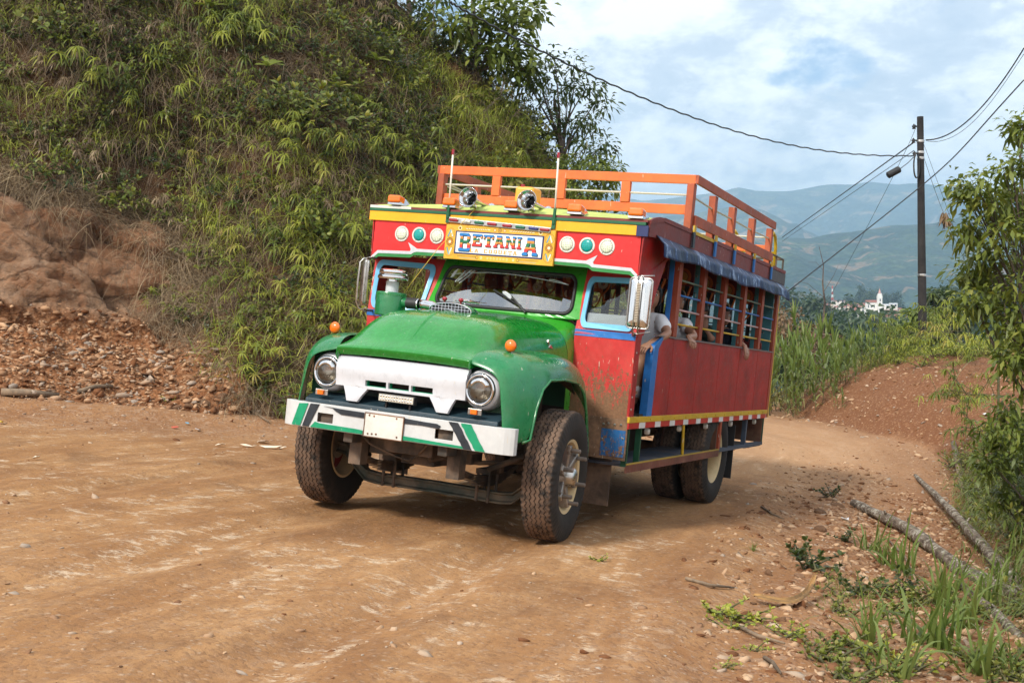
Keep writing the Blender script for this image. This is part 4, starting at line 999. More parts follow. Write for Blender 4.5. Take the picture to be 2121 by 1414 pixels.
m = MB(); m.tube([(-5.13,-1.26,2.93),(-5.13,1.26,2.93)], .010, 6); P('rack_rope', m, plain('rope_white', (0,0,0)))
m = MB()
for y in (1.25,.80): m.tube([(-5.19,y,2.60),(-5.20,y,2.86),(-5.24,y,2.96),(-5.34,y,3.01),(-5.46,y,2.98),(-5.54,y,2.86),(-5.56,y,2.60)], .019, 8)
for z in (2.66,2.80): m.tube([(-5.56,.8,z),(-5.56,1.25,z)], .014, 8)
P('ladder_hoop', m, YELD, smooth=True)
m = MB()
for z in (2.62,2.76): m.tube([(-5.16,1.27,z),(-5.93,1.27,z),(-5.93,-1.27,z),(-5.16,-1.27,z)], .012, 6)
for x, y in ((-5.93,1.27),(-5.55,1.27),(-5.93,0),(-5.93,-1.27)): m.tube([(x,y,2.60),(x,y,2.77)], .012, 6)
P('rear_roof_rail', m, DIRTY, smooth=False)
m = MB(); m.bb(-5.0,-4.3,-.5,.4,2.66,2.71); P('cargo_bundle', m, plain('bundle_dark', srgb(40,44,60), .8), bevel=.03)
# ============================================================ LAND
RS = np.random.RandomState(11)
_tab = RS.rand(256, 256)
def vnoise(x, y):
    xi = np.floor(x).astype(int); yi = np.floor(y).astype(int); fx = x-xi; fy = y-yi
    fx = fx*fx*(3-2*fx); fy = fy*fy*(3-2*fy)
    a = _tab[xi & 255, yi & 255]; b = _tab[(xi+1) & 255, yi & 255]; c = _tab[xi & 255, (yi+1) & 255]; d = _tab[(xi+1) & 255, (yi+1) & 255]
    return (a*(1-fx)+b*fx)*(1-fy)+(c*(1-fx)+d*fx)*fy
def fbm(x, y, o=5, g=.5, ox=0.):
    r = 0; a = 1; t = 0
    for i in range(o):
        r = r+a*vnoise(x*2**i+17.3*i+ox, y*2**i+9.1*i+ox*1.7); t += a; a *= g
    return r/t-.5
def ridged(x, y, o=4, ox=0.):
    r = 0; a = 1; t = 0
    for i in range(o):
        r = r+a*(1-abs(2*vnoise(x*2**i+31.7*i+ox, y*2**i+3.3*i+ox)-1)); t += a; a *= .5
    return r/t
def sstep(v, a, b):
    t = np.clip((v-a)/(b-a), 0, 1); return t*t*(3-2*t)
HB = np.array([(-40,0),(-18,9.5),(-11,13.0),(-6.6,14.7),(-3.4,16.0),(-.5,17.4),(1.8,19.2),(3.4,21.8),(4.0,25.5),(3.6,30),(1,38),(-8,48)], float)   # foot of the hill
RB = np.array([(2.2,3),(3.0,6.0),(3.95,9.4),(4.95,12.7),(5.7,15.2),(6.4,17.6),(6.75,19.6),(6.2,21.6),(5.7,24.2),(5.9,27.2),(8.6,30.5),(14,32)], float)      # foot of the right-hand bank
def polydist(P, x, y):
    """signed distance to an open polyline (positive on its left side) and arc position"""
    best = np.full(x.shape, 1e9); sg = np.zeros(x.shape); arc = np.zeros(x.shape); L = 0
    for a, b in zip(P[:-1], P[1:]):
        d = b-a; ln = np.hypot(*d); t = np.clip(((x-a[0])*d[0]+(y-a[1])*d[1])/ln**2, 0, 1)
        px = a[0]+d[0]*t; py = a[1]+d[1]*t; r = np.hypot(x-px, y-py); cr = d[0]*(y-a[1])-d[1]*(x-a[0])
        k = r < best; best = np.where(k, r, best); sg = np.where(k, np.sign(cr), sg); arc = np.where(k, L+t*ln, arc); L += ln
    return best*sg, arc
def ground_base(x, y):
    roll = .1003-.072*sstep(y, 14, 23)
    z = CAMH-1.4193-roll*(x+.611)+.0022*(np.minimum(y, 14)-9.61)+.10*sstep(y, 15, 27)
    return z
def ground_z(x, y):
    z = ground_base(np.clip(x, -40, 44), y)
    # verge on the right: slumps a little below the road
    dr, _ = polydist(RB, x, y)     # positive = road side (left)
    edge = sstep(dr, 2.4, .6)
    near = 1-sstep(y, 13, 17)
    z = z-.16*edge*near
    # right bank
    k = np.maximum(-dr, 0)
    top = np.interp(y, [0,8,12,16,20,24,28,34,60], [.8,1.2,1.45,1.5,1.45,1.42,1.35,1.2,-3])
    up = top*(1-np.exp(-(k/np.interp(y, [0,14,19], [.85,.95,1.45]))**1.2))
    z = z+up*(1-sstep(k, 14, 30)*.7)
    z = z+(.10*fbm(x*1.3, y*1.3, 4, .55, 5)+.05*ridged(x*2.6, y*2.6, 3))*sstep(k, .0, .5)
    # drop away beyond the bend
    z = z-sstep(y, 31, 60)*14
    # surface character: wheel tracks, rills, rough verge
    rough = .018*fbm(x*.9, y*.55, 4, .5)+.012*fbm(x*3.1, y*1.7, 4, .55, 3)
    verge = edge*(.06*fbm(x*3.3, y*3.3, 5, .6, 8))
    # shoulder of dug earth running along the hill foot
    dh, ah = polydist(HB, x, y)
    z = z+rough*(1+.4*edge)+verge+.05*sstep(dh, -1.6, 0)*(.5+ridged(x*2, y*2, 3))+.12*sstep(dh, -.7, .2)
    for c_, a_ in ((1.9, .030), (3.7, .040), (5.3, .030), (6.9, .036)):
        wob = dr+.5*fbm(x*.16, y*.16, 3, .5, 2)
        z = z-a_*np.exp(-((wob-c_)/.20)**2)+a_*.45*np.exp(-((np.abs(wob-c_)-.36)/.12)**2)
    return z+.006*fbm(x*9, y*9, 3, .6, 4)
def grid_mesh(name, X, Y, Z, mat, mask=None, smooth=True):
    ny, nx = X.shape; v = np.stack([X, Y, Z], -1).reshape(-1, 3)
    i = np.arange(ny-1)[:, None]*nx+np.arange(nx-1)[None]; f = np.stack([i, i+1, i+nx+1, i+nx], -1).reshape(-1, 4)
    me = np_mesh(name, v, f, 4, mat, smooth=smooth)
    if mask is not None:
        for k, a in mask.items():
            at = me.attributes.new(k, 'FLOAT', 'POINT'); at.data.foreach_set('value', a.ravel().astype(np.float32))
    return me
# --- dirt road material
def dirtmat():
    m, nt, out = newmat('red_dirt'); N = NT(nt); tc = N.n('TexCoord').outputs['Object']
    at = N.n('Attribute', attribute_name='edge').outputs['Fac']; bk = N.n('Attribute', attribute_name='bank').outputs['Fac']; fr = N.n('Attribute', attribute_name='far').outputs['Fac']
    w = N.noise(tc, .55, 4, .6, .6)
    cr_ = N.n('Attribute', attribute_name='cross').outputs['Fac']; ar_ = N.n('Attribute', attribute_name='arc').outputs['Fac']
    cb_ = N.n('CombineXYZ'); N.l(N.math('MULTIPLY', cr_, 2.1), cb_.inputs[0]); N.l(N.math('MULTIPLY', ar_, .42), cb_.inputs[1]); rot = cb_.outputs[0]   # ruts run along the road
    st = N.noise(rot, 1.1, 6, .62, .9); st2 = N.noise(rot, 4.5, 5, .65, .6)
    wob = N.math('ADD', cr_, N.math('MULTIPLY', N.noise(tc, .35, 3), .9))
    rut = N.math('ABSOLUTE', N.math('SINE', N.math('MULTIPLY', wob, 3.1))); rut = N.math('POWER', rut, 3.)
    fine = N.noise(tc, 26., 6, .7); gr = N.noise(tc, 90., 3, .7); mid = N.noise(tc, 6., 5, .6)
    base = N.ramp(N.math('ADD', N.math('MULTIPLY', w, .5), N.math('MULTIPLY', st, .5)), [(.34, (.225,.102,.040)), (.48, (.335,.168,.068)), (.60, (.43,.235,.105)), (.72, (.50,.325,.165))])
    base = N.mix(N.math('MULTIPLY', N.math('MULTIPLY', rut, N.step(mid, .35, .6)), .42), base, (.54,.32,.15))
    base = N.mix(N.math('MULTIPLY', N.step(N.noise(tc, 1.1, 5, .65, .8), .52, .68), .45), base, (.15,.075,.036))
    k2 = N.math('ADD', N.math('MULTIPLY', st2, .6), N.math('MULTIPLY', fine, .4))
    base = N.mix(N.math('MULTIPLY', N.step(k2, .40, .66), .5), base, (.175,.088,.042))
    # worn pale marl showing through
    pm = N.math('MULTIPLY', N.step(N.math('ADD', N.math('MULTIPLY', st, .55), N.math('MULTIPLY', mid, .45)), .525, .59), N.step(N.noise(N.scale(tc, 1.7, 2.6, 1, rot=(0,0,R(-6))), 3.0, 9, .82, .5), .51, .545))
    base = N.mix(N.math('MULTIPLY', pm, .72), base, (.62,.48,.34))
    # gravel: cell pattern, individual colours
    vc = N.vor(tc, 42., out='Color'); vd = N.vor(tc, 42.); vs = N.sep(vc)
    stone = N.ramp(vs[0], [(.0, (.17,.085,.045)), (.4, (.30,.165,.09)), (.75, (.44,.27,.165)), (1., (.62,.50,.38))])
    rockdark = N.math('MULTIPLY', N.step(vd, .20, .50), .55)
    stone = N.mix(rockdark, stone, (.11,.052,.025))
    gm = N.math('MULTIPLY', N.step(N.math('ADD', N.math('MULTIPLY', vs[1], .45), N.math('MULTIPLY', mid, .55)), .50, .60), N.lin(at, 0, 1, .30, .85))
    base = N.mix(gm, base, stone)
    vc2 = N.vor(tc, 13., out='Color'); v2 = N.sep(vc2); gm2 = N.math('MULTIPLY', N.step(v2[1], .72, .80), at); stone2 = N.mix(v2[0], (.28,.17,.10), (.52,.38,.26))
    base = N.mix(N.math('MULTIPLY', gm2, .5), base, stone2)
    base = N.mix(N.math('MULTIPLY', at, .38), base, N.mix(fine, (.19,.075,.032), (.34,.165,.082)))
    red = N.mix(fine, (.105,.040,.018), (.23,.098,.046)); red = N.mix(N.math('MULTIPLY', N.step(vs[0], .76, .95), .6), red, (.36,.20,.11))
    base = N.mix(N.math('MULTIPLY', bk, .9), base, red)
    base = N.mix(N.math('MULTIPLY', N.math('MULTIPLY', fr, N.math('SUBTRACT', 1., bk)), .6), base, N.mix(st, (.36,.205,.10), (.56,.36,.215)))
    h = N.math('ADD', N.math('MULTIPLY', fine, .55), N.math('MULTIPLY', gr, .25))
    h = N.math('ADD', h, N.math('MULTIPLY', N.math('SUBTRACT', 1., vd), N.math('MULTIPLY', gm, .8)))
    h = N.math('ADD', h, N.math('MULTIPLY', st2, .5))
    N.l(N.pbsdf(base, .92, spec=.18, normal=N.bump(h, .75, .022)), out.inputs[0]); return m
DIRT = dirtmat()
ys = np.concatenate([np.arange(-90, -6, 3.), np.arange(-6, 3, .4), np.arange(3, 13, .07), np.arange(13, 24, .11), np.arange(24, 40, .2), np.arange(40, 64, .8)])
xs = np.concatenate([np.arange(-130, -40, 5.), np.arange(-40, -12, .5), np.arange(-12, -7, .16), np.arange(-7, 9, .075), np.arange(9, 16, .2), np.arange(16, 44, .8), np.arange(44, 130, 5.)])
GX, GY = np.meshgrid(xs, ys); GZ = ground_z(GX, GY)
dr, arcR = polydist(RB, GX, GY); dh, _ = polydist(HB, GX, GY)
GZ = GZ-sstep(dh, 1.2, 3.)*1.5
edge = np.clip(sstep(dr, 3.0, 1.2)*(1-sstep(GY, 19, 26)*.6)+sstep(dh, -2.8, -.6)+.25*sstep(GY, 9, 4)+.0*GX, 0, 1)
bank = np.clip(sstep(-dr+.35*fbm(GX*1.7, GY*1.7, 3), -.15, .25)+.55*sstep(-dr+.8*fbm(GX*.8, GY*.8, 3), -1.5, -.2), 0, 1)
far = sstep(GY, 14, 19)
g = linkobj('ground', grid_mesh('ground', GX, GY, GZ, DIRT, dict(edge=edge, bank=bank, far=far, cross=dr+0., arc=arcR))); tag(g, kind='structure')

# --- the hill on the left: strip following its foot
def hill_surface():
    seg = np.hypot(*(HB[1:]-HB[:-1]).T); A = np.concatenate([[0], np.cumsum(seg)])
    s = np.concatenate([np.arange(0, 20, .35), np.arange(20, 60, .075), np.arange(60, A[-1], .35)])
    s = s[s < A[-1]]
    # smooth foot line
    def foot(q):
        q = np.clip(q, 0, A[-1]); return np.stack([np.interp(q, A, HB[:,0]), np.interp(q, A, HB[:,1])], -1)
    ker = np.linspace(-1.8, 1.8, 13)
    B = np.mean([foot(s+k) for k in ker], 0)
    T = np.gradient(B, axis=0); T /= np.linalg.norm(T, axis=1)[:, None]; Nn = np.stack([-T[:,1], T[:,0]], -1)
    return s, B, Nn
HS, HFB, HN = hill_surface()
tt = np.concatenate([np.arange(-.6, 5.2, .055), np.arange(5.2, 13, .10), np.arange(13, 22, .4)])  # distance along profile
def hill_points(S_, T_, B, Nn):
    """profile: scree, rock step, steep slope, crown"""
    x0 = B[..., 0]
    left = 1-sstep(x0, -4.6, -2.3)          # 1 where rock and scree are bare
    # profile in (d, h) as function of t (rough arc length)
    t = T_
    t1 = 2.0*left+.1; sc = np.minimum(np.maximum(t, -.6), t1)
    d = sc*.86; h = np.where(sc > 0, sc*.52, sc*.9)
    t2 = np.clip(t-t1, 0, 1.75*left+.15); d = d+t2*.36; h = h+t2*.93
    t3 = np.clip(t-t1-(1.75*left+.15), 0, 9.2); d = d+t3*.50; h = h+t3*.86
    t4 = np.maximum(t-t1-(1.75*left+.15)-9.2, 0); d = d+t4*.96; h = h+t4*.22
    cap = np.interp(x0, [-12,-3,-.5,1.8,3.4,4.0], [11.5,10.5,9.2,7.6,6.4,5.0])
    over = np.maximum(h-cap*.8, 0); h = np.where(h > cap*.8, cap*.8+cap*.2*(1-np.exp(-over/(cap*.2))), h)
    X = B[..., 0]+Nn[..., 0]*d; Y = B[..., 1]+Nn[..., 1]*d; Z = ground_z(B[..., 0], B[..., 1])+h-.06
    return X, Y, Z, left, t1
TT, SS = np.meshgrid(tt, HS, indexing='ij')
BB = np.broadcast_to(HFB[None], TT.shape+(2,)); NN = np.broadcast_to(HN[None], TT.shape+(2,))
X, Y, Z, left, t1 = hill_points(SS, TT, BB, NN)
rockm = left*sstep(-X, 3.9, 5.6)*sstep(TT, t1-.25, t1+.1)*(1-sstep(TT+.5*fbm(SS*.9, TT*.9, 3), t1+1.65, t1+2.5))
scree = np.clip(left*1.3, 0, 1)*(1-sstep(TT+.3*fbm(SS*1.2, TT*1.2, 3), t1-.1, t1+.35))*sstep(TT, -.3, .1)
# displacement: big bulges everywhere, blocky rock where bare
big = 1.1*fbm(SS*.28, TT*.28, 3, .5)+.95*fbm(SS*.7, TT*.7, 3, .5, 2)
def blocks(x, y, sc_, ox):
    xs_ = x*sc_+.5*fbm(x*1.3, y*1.3, 2, .5, ox)*2; ys_ = y*sc_*1.5+x*sc_*.55
    xi = np.floor(xs_).astype(int); yi = np.floor(ys_).astype(int); fx = xs_-xi; fy = ys_-yi
    best = np.full(x.shape, 9.); b2 = np.full(x.shape, 9.); val = np.zeros(x.shape); gx = np.zeros(x.shape)
    for di in (-1,0,1):
        for dj in (-1,0,1):
            a = _tab[(xi+di+int(ox*7)) & 255, (yi+dj) & 255]; b = _tab[(xi+di+91) & 255, (yi+dj+37+int(ox)) & 255]
            dx = di+a-fx; dy = dj+b-fy; dd = dx*dx+dy*dy; v = _tab[(xi+di+13) & 255, (yi+dj+71) & 255]
            tl = (v*7.31 % 1-.5)*dx+(v*3.77 % 1-.5)*dy
            k = dd < best; b2 = np.where(k, best, np.minimum(b2, dd)); val = np.where(k, v-.5+tl*.9, val); best = np.where(k, dd, best)
    crack = 1-np.clip((np.sqrt(b2)-np.sqrt(best))/.10, 0, 1)
    return val, crack
v1, c1 = blocks(SS, TT, 1.1, 1.); v2, c2 = blocks(SS, TT, 3.2, 4.)
v3, c3 = blocks(SS, TT, 7.0, 7.)
rk = .40*v1-.10*c1+.12*v2-.03*c2+.03*v3-.006*c3
soft = .10*fbm(SS*2.3, TT*2.3, 4, .6)
amp = sstep(TT, -.1, .8)
D = amp*(big*(.85-.5*rockm)+rockm*rk+(1-rockm)*soft+scree*.05*fbm(SS*7, TT*7, 3, .6, 4))
P0 = np.stack([X, Y, Z], -1)
ds = np.gradient(P0, axis=1); dt = np.gradient(P0, axis=0); nm = np.cross(ds, dt); nm /= np.linalg.norm(nm, axis=-1)[..., None]+1e-9
nm = np.where((nm[..., 2:] < -.2), -nm, nm)
HP = P0+nm*D[..., None]
def hillmat():
    m, nt, out = newmat('hill_soil_and_rock'); N = NT(nt); tc = N.n('TexCoord').outputs['Object']
    rk = N.n('Attribute', attribute_name='rock').outputs['Fac']; sc = N.n('Attribute', attribute_name='scree').outputs['Fac']; ck = N.n('Attribute', attribute_name='crack').outputs['Fac']
    a = N.noise(tc, 1.2, 6, .6, .4); b = N.noise(tc, 7., 6, .65); f = N.noise(tc, 40., 4, .7)
    soil = N.mix(b, (.060,.032,.017), (.15,.078,.038)); soil = N.mix(N.step(a, .5, .62), soil, (.055,.042,.022))
    rock = N.ramp(N.math('ADD', N.math('MULTIPLY', a, .55), N.math('MULTIPLY', b, .45)), [(.34, (.11,.062,.038)), (.46, (.20,.115,.068)), (.56, (.30,.18,.108)), (.68, (.24,.155,.105)), (.76, (.40,.265,.165))])
    rock = N.mix(N.math('MULTIPLY', N.step(f, .55, .75), .4), rock, (.10,.06,.04))
    wv = N.n('VectorMath', operation='ADD'); N.l(tc, wv.inputs[0]); N.l(N.scale(N.noise(tc, 2.6, 4, .6, col=True), .22, .22, .22), wv.inputs[1])
    wz = N.scale(wv.outputs[0], 1, 1, 1.5, rot=(.3,.5,0)); e1 = N.vor(wz, 1.5, 'DISTANCE_TO_EDGE'); e2 = N.vor(wz, 5.5, 'DISTANCE_TO_EDGE'); cc = N.sep(N.vor(wz, 5.5, out='Color'))
    rock = N.mix(N.math('MULTIPLY', N.step(N.noise(wz, 3.1, 6, .7, 1.), .48, .62), .5), rock, (.34,.225,.15)); rock = N.mix(N.math('MULTIPLY', N.step(N.noise(wz, 5.3, 5, .7, .6), .52, .64), .55), rock, (.085,.055,.042))
    rock = N.mix(N.math('MULTIPLY', N.step(e1, .05, .0), .38), rock, (.03,.018,.012)); rock = N.mix(N.math('MULTIPLY', N.step(e2, .03, .0), .0), rock, (.05,.03,.02))
    rock = N.mix(N.math('MULTIPLY', ck, .22), rock, (.07,.04,.025))
    rock = N.mix(N.math('MULTIPLY', N.step(N.noise(tc, 1.9, 5, .7, .6), .48, .60), .55), rock, N.mix(f, (.20,.082,.036), (.34,.165,.085)))
    rh = N.math('MULTIPLY', rk, N.math('ADD', N.math('MULTIPLY', N.step(e1, 0., .08), .4), N.math('ADD', N.math('MULTIPLY', N.noise(wz, 4., 6, .75, 1.2), 1.1), N.math('MULTIPLY', cc[0], .55))))
    vd = N.vor(tc, 16.); vc = N.sep(N.vor(tc, 16., out='Color'))
    peb = N.ramp(vc[0], [(.0, (.22,.088,.036)), (.45, (.37,.18,.086)), (.8, (.48,.28,.155)), (1., (.58,.42,.28))])
    peb = N.mix(N.math('MULTIPLY', N.step(vd, .25, .55), .7), peb, (.12,.052,.024))
    red = N.mix(N.noise(tc, 2.2, 3), peb, N.mix(f, (.26,.085,.028), (.42,.18,.07)))
    col = N.mix(rk, soil, rock); col = N.mix(sc, col, N.mix(.5, peb, red))
    h = N.math('ADD', N.math('ADD', N.math('MULTIPLY', b, .8), rh), N.math('ADD', N.math('MULTIPLY', f, .35), N.math('MULTIPLY', N.math('SUBTRACT', 1., vd), N.math('MULTIPLY', sc, .9))))
    N.l(N.pbsdf(col, .95, spec=.15, normal=N.bump(h, .9, .05)), out.inputs[0]); return m
hm = grid_mesh('hillside', HP[..., 0], HP[..., 1], HP[..., 2], hillmat(), dict(rock=rockm, scree=scree, crack=np.clip(np.maximum(c1, c2*.6), 0, 1)*rockm))
hill = linkobj('hill', hm); tag(hill, kind='structure')
NM = nm
# --- valley floor and mountains
def vegmat(name, c0, c1, c2, sc_, bumpd, pale=None):
    m, nt, out = newmat(name); N = NT(nt); tc = N.n('TexCoord').outputs['Object']
    a = N.noise(tc, sc_, 6, .6, .5); b = N.noise(tc, sc_*5, 5, .65); v = N.vor(tc, sc_*14)
    k = N.math('ADD', N.math('MULTIPLY', a, .6), N.math('MULTIPLY', b, .4))
    col = N.ramp(k, [(.36, c0), (.50, c1), (.58, c2), (.70, c0)])
    col = N.mix(N.math('MULTIPLY', N.step(v, .2, .6), .45), col, tuple(q*.4 for q in c0))
    if pale: col = N.mix(N.math('MULTIPLY', N.step(N.noise(tc, sc_*3.3, 5, .65, 1.), .56, .62), .65), col, pale)
    N.l(N.pbsdf(col, .95, spec=.1, normal=N.bump(N.math('ADD', b, v), .8, bumpd)), out.inputs[0]); return m
MV = vegmat('valley_green', (.020,.034,.012), (.036,.056,.018), (.062,.080,.026), .011, 6, (.15,.10,.055))
MM = vegmat('mid_mountain', (.014,.028,.010), (.045,.070,.020), (.12,.14,.045), .0045, 14, (.30,.18,.10))
MF = vegmat('far_mountain', (.018,.030,.014), (.050,.068,.028), (.13,.14,.06), .0024, 20, (.34,.24,.15))
def px(u, v, Y): return ((u-1060.5)/FPX*Y, Y, CAMH-(v-707)/FPX*Y)
def mountain(name, Yf, Yc, crest_px, zfoot, mat, nx=360, nyy=90, rough=.10, ox=0., xmul=1.):
    us = np.array([p[0] for p in crest_px], float); vs = np.array([p[1] for p in crest_px], float)
    u = np.linspace(-2200, 4300, nx); t = np.linspace(0, 1.25, nyy); U, Tt = np.meshgrid(u, t)
    Yy = Yf+(Yc-Yf)*Tt; Xx = (U-1060.5)/FPX*Yc
    cz = CAMH-(np.interp(U, us, vs)-707)/FPX*Yc
    prof = np.where(Tt <= 1, sstep(Tt, -.15, 1.15)*.5+Tt*.5, 1-(Tt-1)*1.6)
    H = cz-zfoot
    nz = ridged(Xx/Yc*9+ox, Tt*1.3+ox, 5, ox)-.62
    spur = (ridged(Xx/Yc*5.5+.35*Tt+ox, Tt*.5, 4, ox+2)-.6)
    Zz = zfoot+H*prof+H*rough*nz*np.clip(Tt*3, 0, 1)*np.where(Tt < .93, 1, np.clip((1.0-Tt)/.07, .12, 1))+H*rough*2.3*spur*np.clip(Tt*2, 0, 1)*np.clip((1-Tt)*3.2, .0, 1)
    o = linkobj(name, grid_mesh(name, Xx, Yy, Zz, mat)); tag(o, kind='structure'); return o
mountain('mountains', 3300, 5200, [(-2200,330),(300,350),(900,372),(1200,392),(1330,410),(1430,398),(1495,391),(1527,381),(1566,388),(1600,389),(1644,387),(1680,379),(1721,371),(1762,372),(1800,366),(1850,372),(1900,369),(1960,376),(2010,384),(2070,400),(2121,392),(2600,350),(4300,330)], -150, MF, rough=.24, ox=1.3)
mountain('mountains', 2300, 3700, [(-2200,520),(900,480),(1200,455),(1400,440),(1520,432),(1580,436),(1640,458),(1700,487),(1760,505),(1900,520),(4300,560)], -160, MF, rough=.18, ox=5.1)
mountain('mountains', 1100, 2400, [(-2200,500),(600,520),(1200,510),(1560,500),(1615,488),(1680,490),(1740,478),(1792,471),(1849,464),(1934,459),(1985,447),(2020,436),(2080,438),(2121,426),(2700,400),(4300,380)], -150, MM, rough=.27, ox=8.7, nx=460, nyy=130)
# valley floor between the road and the mountains
u = np.linspace(-2600, 4700, 150); yv_ = np.concatenate([np.linspace(44, 200, 40), np.linspace(210, 1500, 70), np.linspace(1550, 6400, 12)])
Uv, Yv = np.meshgrid(u, yv_); Xv = (Uv-1060.5)/FPX*Yv
Zv = np.interp(Yv, [44,60,120,300,520,700,800,1000,1500,3000,8000], [-3.2,-14,-34,-42,-16,2,6,-40,-120,-165,-180])+14*fbm(Xv/90, Yv/90, 4)*sstep(Yv, 60, 300)+0
o = linkobj('valley', grid_mesh('valley', Xv, Yv, Zv, MV)); tag(o, kind='structure')
def valley_z(x, y):
    return float(np.interp(y, [44,60,120,300,520,700,800,1000,1500], [-3.2,-14,-34,-42,-16,2,6,-40,-120]))+float(14*fbm(np.array([x/90]), np.array([y/90]), 4)[0]*sstep(np.array([float(y)]), 60, 300)[0])
# --- hazy air
hz = MB(); hz.bb(-6500, 6500, -300, 6700, -330, 800)
m, nt, out = newmat('haze_air'); N = NT(nt); v = N.n('VolumePrincipled'); v.inputs['Color'].default_value = (.51,.76,1.0,1); v.inputs['Density'].default_value = 2.6e-4; v.inputs['Anisotropy'].default_value = .25
N.l(v.outputs[0], out.inputs['Volume']); ho = hz.build('haze', m); tag(ho, kind='stuff')
# ============================================================ PLANTS
def leafmat(name, cols, rough=.5, trans=.35, spec=.3, ov=.25):
    """cols: colour stops over the per-leaf tint"""
    m, nt, out = newmat(name); N = NT(nt)
    t = N.n('Attribute', attribute_name='tint').outputs['Fac']; oi = N.n('ObjectInfo').outputs['Random']
    tc = N.n('TexCoord').outputs['Object']
    k = N.math('ADD', N.math('MULTIPLY', t, 1-ov), N.math('MULTIPLY', oi, ov))
    col = N.ramp(k, [(i/(len(cols)-1), c) for i, c in enumerate(cols)])
    col = N.mix(N.math('MULTIPLY', N.noise(tc, 30., 2), .35), col, N.mix(.5, col, (.08,.07,.02)))
    p = N.pbsdf(col, rough, spec=spec); tr = N.n('BsdfTranslucent'); N.l(N.mix(.5, col, N.mix(1., col, (1.6,1.7,.8), 'MULTIPLY')), tr.inputs[0])
    mx = N.n('MixShader'); mx.inputs[0].default_value = trans; N.l(p, mx.inputs[1]); N.l(tr.outputs[0], mx.inputs[2]); N.l(mx.outputs[0], out.inputs[0])
    MATS[name] = m; return m
L_FERN = leafmat('fern_leaf', [(.06,.085,.014), (.13,.17,.024), (.32,.35,.045), (.34,.24,.085)], ov=.4)
L_BROWN = leafmat('dry_leaf', [(.075,.050,.032), (.17,.118,.074), (.31,.225,.14), (.50,.39,.24)], trans=.3)
L_GRASS = leafmat('grass_blade', [(.065,.10,.018), (.13,.18,.03), (.23,.27,.05), (.33,.29,.11)])
L_LIME = leafmat('bright_grass', [(.13,.17,.022), (.26,.31,.04), (.42,.45,.07), (.55,.47,.19)])
L_DARK = leafmat('dark_leaf', [(.018,.034,.010), (.034,.060,.014), (.060,.095,.022), (.11,.12,.03)], spec=.45, rough=.4)
L_MID = leafmat('shrub_leaf', [(.045,.07,.013), (.105,.145,.024), (.21,.25,.045), (.34,.29,.07)], spec=.4, rough=.42)
L_BLUEG = leafmat('blue_green_leaf', [(.045,.080,.036), (.085,.135,.060), (.13,.18,.08)], spec=.4)
L_CANE = leafmat('cane_leaf', [(.060,.105,.024), (.12,.18,.036), (.20,.25,.07), (.34,.27,.12)], spec=.4, rough=.42)
STEM = paint('green_stem', (.09,.085,.03), .7, var=.3); TWIG = paint('twig', (.12,.085,.06), .85, var=.4); BARK = paint('bark', (.115,.085,.065), .9, var=.5, bump=.6); PLUME = leafmat('grass_plume', [(.16,.115,.10),(.26,.20,.175)], trans=.3)
